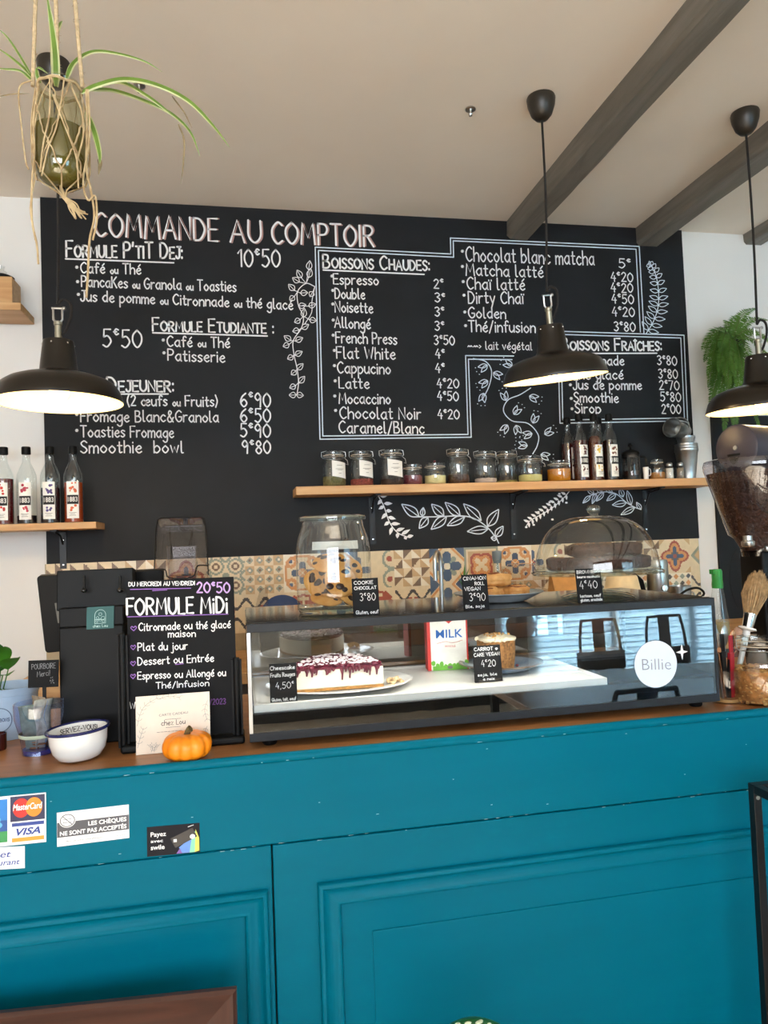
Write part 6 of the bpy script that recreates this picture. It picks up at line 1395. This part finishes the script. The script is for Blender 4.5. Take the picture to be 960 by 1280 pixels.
lathe_part(t, 'pebbles', [(0, .004), (.028, .004), (.038, zt * .6), (0, zt * .65)], mat('grey_pebbles', '8D8A84', .8, var=.4, scale=80, bump=.6), 24)
mb = MB(); r = random.Random(2)
for i in range(12):
    a = r.uniform(0, 6.28); broadleaf(mb, (0, 0, zt * .65), (.03 * math.cos(a), .03 * math.sin(a), zt * (.95 + .25 * r.random())), .006, .1)
mb.build('leaf_rosette', LEAF, t, smooth=60)
p = bcp(655, 3.02); kb = 1 / ppm(p); zt = P(655, 700, 3.02).z - ZB
for i in range(3):
    t = thing('plastic_tub', ['lowest clear plastic tub of the stack under the cake dome', 'middle clear plastic tub of the stack', 'top clear plastic tub with screw lid'][i], 'tub', p + V((0, 0, i * zt * .325)), 0, 'clear tubs on the back counter'); h = zt * .315
    lathe_part(t, 'tub_body', [(0, .002), (25 * kb, 0), (26.5 * kb, .004), (27 * kb, h * .85), (28 * kb, h * .88)], CLR, 36, 60, wob=lambda a, z: 1 + .006 * math.cos(a * 40))
    lathe_part(t, 'lid', [(28.6 * kb, h * .82), (29 * kb, h * .86), (28.6 * kb, h * .97), (0, h * .99)] if i < 2 else [(20 * kb, h * .86), (19 * kb, h * .97), (0, h)], CLR, 36, 60)
ybag = 2.8; a, b_ = P(690, 765, ybag), P(738, 765, ybag); zt = P(715, 711, ybag).z - ZB
t = thing('paper_bag', 'brown kraft paper bag with white label on the back counter', 'paper bag', ((a.x + b_.x) / 2, ybag, ZB)); w2 = (b_.x - a.x) / 2
mb = MB(); mb.add([(-w2, -.04, 0), (w2, -.04, 0), (w2, .04, 0), (-w2, .04, 0), (-w2 * .98, -.036, zt * .7), (w2 * .98, -.036, zt * .7), (w2 * .98, .036, zt * .7), (-w2 * .98, .036, zt * .7), (-w2, -.004, zt), (w2, -.004, zt), (w2, .004, zt), (-w2, .004, zt)],
       [(3, 2, 1, 0), (0, 1, 5, 4), (1, 2, 6, 5), (2, 3, 7, 6), (3, 0, 4, 7), (4, 5, 9, 8), (5, 6, 10, 9), (6, 7, 11, 10), (7, 4, 8, 11), (8, 9, 10, 11)])
mb.build('bag_paper', mat('kraft_paper', 'C08B50', .85, var=.12, bump=.3, bscale=20), t, smooth=0)
MB().box((-w2 * .1, -.0405, zt * .2), (w2 * .9, -.0395, zt * .58)).build('label_card', mat('cream_label', 'E3D3B8', .6), t)
mb = MB(); printed(mb, 'Foodlab', (w2 * .2, -.041, zt * .36), (w2 * .62, -.041, zt * .36), .010, ZUP, FRONT); mb.build('printed_word', GREYINK, t, smooth=0)
p = bcp(778, 2.76); kb = 1 / ppm(p); zt = P(778, 719, 2.76).z - ZB
t = thing('cream_bowl', 'upturned cream bowl on the back counter under the dome', 'bowl', p)
lathe_part(t, 'bowl_body', [(0, zt), (17 * kb, zt), (19 * kb, zt * .97), (26 * kb, zt * .55), (29 * kb, 0), (27.5 * kb, 0), (24 * kb, zt * .5), (0, zt * .9)], mat('cream_ceramic', 'DCC9A0', .35), 40)
p = bcp(797, 2.86); zt = P(800, 712, 2.84).z - ZB
t = thing('coffee_tamper', 'black curved scoop between the cream bowl and steel shaker', 'scoop', p)
MB().prism([(-.05, 0), (.05, 0), (.045, zt * .5), (.02, zt * .85), (-.03, zt), (-.055, zt * .9)], frame((0, -.02, 0), V((1, 0, 0)), V((0, 0, 1)), FRONT), -.04, 0).build('scoop_body', BLKP, t, bevel=.006)
p = bcp(823, 2.8); kb = 1 / ppm(p); zt = P(818, 700, 2.8).z - ZB
t = thing('steel_grinder', 'small brushed steel hand grinder with black foot under the orange tile', 'grinder', p)
lathe_part(t, 'foot', [(0, 0), (8 * kb, 0), (8 * kb, zt * .35), (0, zt * .35)], BLKP, 28)
lathe_part(t, 'steel_body', [(12 * kb, zt * .35), (13 * kb, zt * .36), (13 * kb, zt * .95), (12 * kb, zt), (0, zt)], STEEL, 36)
MB().lathe([(0, .01), (.012, .009), (.014, 0)], 20, 0, (0, -12.8 * kb, zt * .65), M=RX(PI / 2)).build('badge', CHROME, t)
p = bcp(849, 2.88); kb = 1 / ppm(p); zt = P(849, 732, 2.88).z - ZB
t = thing('steel_jug', 'open steel milk jug next to the hand grinder', 'jug', p)
lathe_part(t, 'jug_body', [(0, .002), (14 * kb, 0), (15 * kb, .004), (13.5 * kb, zt * .7), (14.5 * kb, zt), (13.5 * kb, zt), (12 * kb, zt * .7), (12 * kb, .006), (0, .006)], STEEL, 36)
MB().tube(crom([(13 * kb, 0, zt * .85), (21 * kb, 0, zt * .8), (20 * kb, 0, zt * .4), (14 * kb, 0, zt * .3)], 5), .004, 8).build('handle', STEEL, t)
p = bcp(868, 2.74); t = thing('cable_coil', 'black cable looping behind the display case corner', 'cable', p)
MB().tube(crom([P(845, 748, 2.74) - p, P(858, 738, 2.74) - p, P(872, 735, 2.76) - p, P(880, 742, 2.78) - p, P(872, 752, 2.76) - p, P(886, 752, 2.74) - p], 6), .005, 8).build('cable_loop', BLKP, t)
p = bcp(352, 2.84); kb = 1 / ppm(p); zt = P(352, 744, 2.84).z - ZB
t = thing('blue_pan', 'round dark blue pan lid standing behind the display case', 'pan lid', p + V((0, 0, 0)))
MB().lathe([(0, .012), (20 * kb, .008), (27 * kb, 0), (28 * kb, 0), (28 * kb, .004), (20 * kb, .012), (0, .016)], 40, 0, (0, 0, zt - 27.5 * kb), M=RX(PI / 2 - .2)).build('lid_disc', mat('navy_glaze', '243C66', .2), t)
MB().box((-.05, -.02, 0), (.05, .05, max(.012, zt - 55 * kb))).build('lid_rest', BLKP, t)
p = bcp(318, 2.81); zt = P(322, 733, 2.81).z - ZB
t = thing('spatula', 'clear plastic spatula leaning behind the display case', 'spatula', p)
MB().prism([(-.02, 0), (.02, 0), (.05, zt * .6), (.05, zt), (.02, zt * .95), (-.02, zt * .5)], frame((0, 0, 0), V((1, 0, 0)), V((0, 0, 1)), FRONT), -.004, 0).build('blade', CLR, t, smooth=0)
MB().box((-.03, -.006, 0), (.03, .02, .006)).build('foot', CLR, t)
# low drawers seen through the display case
t = thing('drawer_unit', 'low unit of brown and grey boards seen through the display case', 'drawers', (.32, 2.692, ZB))
MB().box((0, 0, 0), (1.13, .045, .055)).build('lower_board', mat('grey_board', '86827C', .5), t, bevel=.003)
MB().box((0, .002, .057), (1.13, .045, .115)).build('middle_board', wood('mid_brown', '7A4E32', '94623E', .5), t, bevel=.003)
MB().box((0, .004, .117), (1.13, .045, .165)).build('upper_board', wood('grey_brown', '6B5F57', '83766C', .5), t, bevel=.003)
p0, p1 = P(312, 800, 2.71), P(388, 800, 2.71)
t = thing('white_tub', 'white fluted tub seen through the case above the cheesecake', 'tub', ((p0.x + p1.x) / 2, 2.73, ZB)); wd2 = (p1.x - p0.x) / 2; h = P(350, 787, 2.70).z - ZB
n = 72; vs = []
for z in (0, h * .97, h, h, .006):
    for i in range(n):
        a = 2 * PI * i / n; c_, s_ = math.cos(a), math.sin(a); e = .25; x = math.copysign(abs(c_) ** e, c_) * wd2; y = math.copysign(abs(s_) ** e, s_) * .045; f = 1 + .02 * math.cos(a * 18); q = .94 if (z == .006 or len(vs) >= 3 * n) else 1
        vs.append((x * f * q, y * f * q + .0, z))
MB().add(vs, [(j * n + i, j * n + (i + 1) % n, (j + 1) * n + (i + 1) % n, (j + 1) * n + i) for j in range(4) for i in range(n)] + [tuple(range(n - 1, -1, -1))]).build('tub_body', PORC, t, smooth=50)
MB().lathe([(0, 0), (.001, 0)], 3) 
lp = MB(); lp.tube([((wd2 * 1.03) * math.copysign(abs(math.cos(a)) ** .25, math.cos(a)), .047 * math.copysign(abs(math.sin(a)) ** .25, math.sin(a)), h) for a in [2 * PI * i / 48 + .01 for i in range(48)]], .003, 6, closed=True); lp.build('rim', PORC, t)

# ------------------------------------------------------------------ stickers on the counter front
ysx = YC - .0004
def sticker(name, label, tl, tr_, bl, m):
    A, Bp, Cp = P(*tl, ysx), P(*tr_, ysx), P(*bl, ysx); t = thing(name, label, 'sticker', Cp)
    fr = frame((0, 0, 0), Bp - A, A - Cp, FRONT); MB().prism([(0, 0), (1, 0), (1, 1), (0, 1)], fr, -.0002, .0003).build('backing', m, t, smooth=0)
    return t, fr, (Bp - A).normalized(), (A - Cp).length
def patch(fr, pts, d): return [fr(u, v, d) for u, v in pts]
SQ = lambda a, b, c, d: [(a, b), (c, b), (c, d), (a, d)]
WST = mat('white_sticker', 'F1F2F4', .35, var=.01)
t, fr, un, h = sticker('card_payment_sticker', 'sheet of four bank card logos stuck on the teal counter', (-44, 1000), (57.5, 990.5), (-44, 1063), WST)
NVY, CRD, COR, VBL, VOR, DKG = mat('sticker_navy', '1B1F4A', .4), mat('sticker_red', 'D0241F', .4), mat('sticker_orange', 'EE8A24', .4), mat('sticker_visa_blue', '1E3C8E', .4), mat('sticker_amber', 'E79A34', .4), mat('sticker_green', '2E8F4E', .4)
MB().face(patch(fr, SQ(.555, .47, .985, .975), .0005)).build('navy_field', NVY, t, smooth=0)
def disc(fr, cu, cv, ru, rv, d, n=32): return [fr(cu + ru * math.cos(2 * PI * i / n), cv + rv * math.sin(2 * PI * i / n), d) for i in range(n)]
MB().face(disc(fr, .69, .735, .105, .195, .0008)).build('red_circle', CRD, t, smooth=0); MB().face(disc(fr, .85, .735, .105, .195, .0009)).build('orange_circle', COR, t, smooth=0)
mb = MB(); printed(mb, 'MasterCard', fr(.59, .695), fr(.955, .70), .13 * h, ZUP, FRONT, bold=.02, shear=.2, off=.0014); mb.build('card_name', WST, t, smooth=0)
mb = MB(); mb.face(patch(fr, SQ(.575, .37, .975, .44), .0006)); printed(mb, 'VISA', fr(.63, .19), fr(.93, .195), .14 * h, ZUP, FRONT, bold=.03, shear=.3, off=.0008); mb.build('card_name', VBL, t, smooth=0)
MB().face(patch(fr, SQ(.575, .06, .975, .14), .0006)).build('amber_bar', VOR, t, smooth=0)
mb = MB().face(patch(fr, SQ(.02, .52, .52, .94), .0006)); mb.build('blue_field', mat('sticker_sky', '1F7BC8', .4), t, smooth=0)
MB().face(patch(fr, SQ(.02, .30, .52, .52), .0006)).build('blue_field', mat('sticker_blue', '17509A', .4), t, smooth=0); MB().face(patch(fr, SQ(.02, .08, .52, .30), .0006)).build('green_field', DKG, t, smooth=0)
mb = MB(); printed(mb, 'CB', fr(.12, .36), fr(.46, .37), .24 * h, ZUP, FRONT, bold=.02, off=.001); mb.build('card_name', mat('sticker_cyan', '59A8DE', .4), t, smooth=0)
t, fr, un, h = sticker('meal_ticket_sticker', 'white meal ticket sticker with blue italic words, cut by the picture edge', (-55, 1062), (31, 1057.5), (-55, 1090), WST)
mb = MB(); printed(mb, 'Ticket', fr(.32, .52), fr(.80, .55), .3 * h, ZUP, FRONT, bold=.01, shear=.25); printed(mb, 'Restaurant', fr(.28, .16), fr(.93, .20), .26 * h, ZUP, FRONT, bold=.01, shear=.25); mb.build('printed_words', mat('sticker_royal', '2A4396', .4), t, smooth=0)
t, fr, un, h = sticker('no_cheque_sticker', 'white and grey no cheques sticker on the teal counter', (71, 1016), (161, 1005.5), (71.5, 1058.5), WST)
DG = mat('sticker_grey', '4A4B52', .4)
MB().face(patch(fr, SQ(.003, .26, .997, .70), .0005)).build('grey_band', DG, t, smooth=0)
MB().face(disc(fr, .145, .74, .115, .21, .0007)).build('round_ground', WST, t, smooth=0)
mb = MB(); mb.ribbon(disc(fr, .145, .74, .098, .178, .0009) + [fr(.145 + .098, .74, .0009)], .0016, FRONT); mb.ribbon([fr(.08, .87, .0009), fr(.21, .61, .0009)], .0014, FRONT); mb.ribbon(patch(fr, SQ(.09, .68, .2, .78) + [(.09, .68)], .0009), .0009, FRONT); mb.build('crossed_cheque', DG, t, smooth=0)
mb = MB(); printed(mb, 'LES CHÈQUES', fr(.43, .52), fr(.965, .52), .125 * h, ZUP, FRONT, bold=.03, off=.0008); printed(mb, 'NE SONT PAS ACCEPTÉS', fr(.04, .31), fr(.965, .31), .125 * h, ZUP, FRONT, bold=.03, off=.0008); mb.build('printed_words', WST, t, smooth=0)
mb = MB(); printed(mb, 'Merci de votre compréhension', fr(.12, .1), fr(.62, .1), .055 * h, ZUP, FRONT, shear=.2); printed(mb, 'www.protecta.fr', fr(.82, .1), fr(.96, .1), .04 * h, ZUP, FRONT); mb.build('small_print', DG, t, smooth=0)
t, fr, un, h = sticker('pay_card_sticker', 'black rounded card sticker with rainbow corner on the teal counter', (183.5, 1034), (249.5, 1028.5), (184, 1071), mat('sticker_ink', '13131C', .5, spec=.2))
mb = MB(); printed(mb, 'Payez', fr(.07, .66), fr(.36, .66), .16 * h, ZUP, FRONT, bold=.015); printed(mb, 'avec', fr(.07, .46), fr(.30, .46), .11 * h, ZUP, FRONT, bold=.015); printed(mb, 'swile', fr(.07, .22), fr(.33, .22), .16 * h, ZUP, FRONT, bold=.02); mb.build('printed_words', WST, t, smooth=0)
for pts, c in (([(.55, .02), (.66, .02), (.62, .2)], '7A4FA8'), ([(.66, .02), (.80, .02), (.85, .55), (.6, .22)], '5A8BD8'), ([(.80, .02), (.90, .02), (.92, .75), (.85, .55)], '7FD8B0'), ([(.90, .02), (.985, .06), (.985, .5), (.92, .8)], 'D8D85A')): MB().face(patch(fr, pts, .0005)).build('rainbow_field', mat('rainbow_' + c, c, .3, var=.1), t, smooth=0)
mb = MB().face(patch(fr, [(.44, .55), (.86, .86), (.95, .55), (.53, .22)], .0008)); mb.build('pictured_card', mat('sticker_black', '0E0E14', .3), t, smooth=0)
mb = MB().face(patch(fr, SQ(.50, .42, .56, .52), .0011)).face(disc(fr, .86, .56, .05, .08, .0011)); mb.ribbon(patch(fr, [(.78, .9), (.88, .95)], .0011), .0012, FRONT); mb.build('card_chip', WST, t, smooth=0)

# ------------------------------------------------------------------ in front of the counter
yw = 1.47
a, b_ = P(293, 1231, yw), P(0, 1262, yw); zt = a.z; xr_ = a.x; xl_ = xr_ - .78
t = thing('framed_board', 'brown wooden framed board leaning on the left counter panel', 'framed board', (xr_, yw - zt * math.sin(.075), 0), -.085); tilt = RX(-.12 * 0 - .06)
FRW = wood('reddish_frame', '38201A', '4E2E24', .35, axis=0, scale=3)
mb = MB(); H2 = zt; fw_ = .055
pr = [(0, .0), (0, .012), (.006, .018), (.014, .016), (.02, .013), (.11, .011), (.118, .004), (.118, 0)]
vs = []; n0 = len(pr)
for d, hh in pr: vs += [(-.78 + d, -hh, d), (-d, -hh, d), (-d, -hh, H2 - d), (-.78 + d, -hh, H2 - d)]
Mt = RX(-.075)
vs = [Mt @ V(v) for v in vs]
dyy = -(Mt @ V((0, 0, H2))).y
vs = [v + V((0, -.0, 0)) for v in vs]
FRV = wood('reddish_frame_upright', '38201A', '4E2E24', .35, axis=2, scale=3)
for j in range(4):
    MB().add([vs[4 * i + q % 4] for i in range(n0) for q in (j, j + 1)], [(2 * i, 2 * i + 1, 2 * i + 3, 2 * i + 2) for i in range(n0 - 1)]).build('frame_rail', FRV if j % 2 else FRW, t, smooth=35)
mb = MB(); mb.box((-.70, -.004, .08), (-.08, .006, H2 - .08)); mb.v = [tuple(Mt @ V(v)) for v in mb.v]; mb.build('board_panel', SLATE, t)
# black metal rack
yr = 1.06
a = P(937, 984, yr + .40); xk2 = a.x + .010; zr = a.z + .003; w_ = .019
t = thing('metal_rack', 'black square tube metal rack standing before the counter end', 'rack', (xk2, yr, 0))
WR, DR = .55, .40
for z in (zr - w_, .12): MB().box((w_, 0, z), (WR - w_, w_, z + w_)).box((w_, DR, z), (WR - w_, DR + w_, z + w_)).box((0, w_, z), (w_, DR, z + w_)).box((WR - w_, w_, z), (WR, DR, z + w_)).build('top_frame' if z > .5 else 'bottom_frame', BLKM, t, bevel=.001)
for x in (0, WR - w_):
    for y in (0, DR): 
        lg = MB().box((x, y, 0), (x + w_, y + w_, zr)).build('leg', BLKM, t, bevel=.001)
        MB().lathe([(0, .002), (.004, .0015), (.005, 0)], 14, 0, (x + w_ / 2, y - .0003, zr - .028), M=RX(PI / 2)).build('bolt', STEEL, lg)
MB().box((w_, w_, .125), (WR - w_, DR, .135)).build('shelf_plate', BLKM, t)
# plant whose leaf just reaches the picture edge
yp_ = 1.32; tip = P(596, 1276, yp_); t = thing('variegated_plant', 'potted plant with dark green white flecked leaf at the lower picture edge', 'potted plant', (tip.x, yp_ + .02, 0))
lathe_part(t, 'pot', [(0, .003), (.10, 0), (.105, .01), (.135, .32), (.14, .33), (.13, .33), (.12, .30), (0, .29)], mat('terracotta', 'A45F3F', .8, var=.1), 40)
VL = mat('variegated_leaf', '1F5A22', .35, var=.25, scale=9); VS = mat('leaf_fleck', 'D8DEC0', .5)
r = random.Random(14)
for i, (px, py, dy) in enumerate(((628, 1281, -.02), (520, 1330, .05), (680, 1340, .0), (585, 1350, -.1))):
    tp = P(px, py, yp_ + dy) - t.location; b0 = V((tp.x - .105, dy * .3, tp.z - .012)) if i == 0 else V((tp.x * .4, dy * .5, tp.z * .8))
    mb = MB().tube(crom([(0, 0, .29), (b0.x * .5, b0.y * .5, .29 + (b0.z - .29) * .6), tuple(b0)], 5), .004, 8); broadleaf(mb, b0, tp, .045, .12, n=14, fold=-.5)
    lf_ = mb.build('leaf', VL, t, smooth=60)
    if i == 0:
        fl = MB()
        for q in range(7):
            s = r.uniform(.2, .8); c = b0.lerp(tp, s) + V((0, r.uniform(-.012, .0), .0155 * math.sin(PI * s) - .002)); fl.ball(c, (r.uniform(.003, .008), .004, .0022), 8, 5)
        fl.build('white_fleck', VS, lf_)

# ------------------------------------------------------------------ tables and chairs of the room, mirrored in the case glass
t = thing('cafe_table', 'wooden topped cafe table across from the counter, mirrored in the glass', 'table', (2.05, -.25, 0))
MB().box((-.75, -.40, .715), (.75, .40, .75)).build('table_top', wood('table_wood', '6E5A4A', '8A7360', .35, axis=0, scale=2), t, bevel=.004)
for sx in (-1, 1):
    for sy in (-1, 1): MB().box((sx * .68 - .02, sy * .34 - .02, 0), (sx * .68 + .02, sy * .34 + .02, .715)).build('leg', BLKM, t, bevel=.002)
def chair(label, loc, rz, sc=1):
    t = thing('metal_chair', label, 'chair', loc, rz, 'black metal chairs mirrored in the case')
    MB().box((-.19, -.19, .435), (.19, .19, .455)).build('seat', BLKM, t, bevel=.008)
    for sx in (-1, 1):
        for sy in (-1, 1): MB().tube([(sx * .17, sy * .17, .437), (sx * .215, sy * .22, 0)], .013, 10).build('leg', BLKM, t)
    MB().tube(crom([(-.17, -.18, .45), (-.175, -.205, .65), (-.15, -.225, .83), (-.11, -.23, .85), (.11, -.23, .85), (.15, -.225, .83), (.175, -.205, .65), (.17, -.18, .45)], 6), .012, 10).build('back_hoop', BLKM, t)
    MB().box((-.21, -.205, .455), (.21, -.19, .60), rot=RX(.05)).build('lower_back', BLKM, t, bevel=.006)
    MB().box((-.05, -.222, .45), (.05, -.214, .845), rot=RX(.08)).build('back_splat', BLKM, t)
    return t
def mir(px, py, yv): p = P(px, py, yv); return p.x, 2 * FY0 - yv
x1, y1_ = mir(765, 790, 5.3); chair('black metal chair beyond the table, mirrored nearer the case middle', (x1, y1_, 0), 0)
x1, y1_ = mir(850, 790, 5.3); chair('black metal chair beyond the table, mirrored above the round sticker', (x1, y1_, 0), 0)
x1, y1_ = P(806, 880, 3.0).x, .13; chair('black metal chair this side of the table, mirrored below the sticker', (x1, y1_, 0), PI)
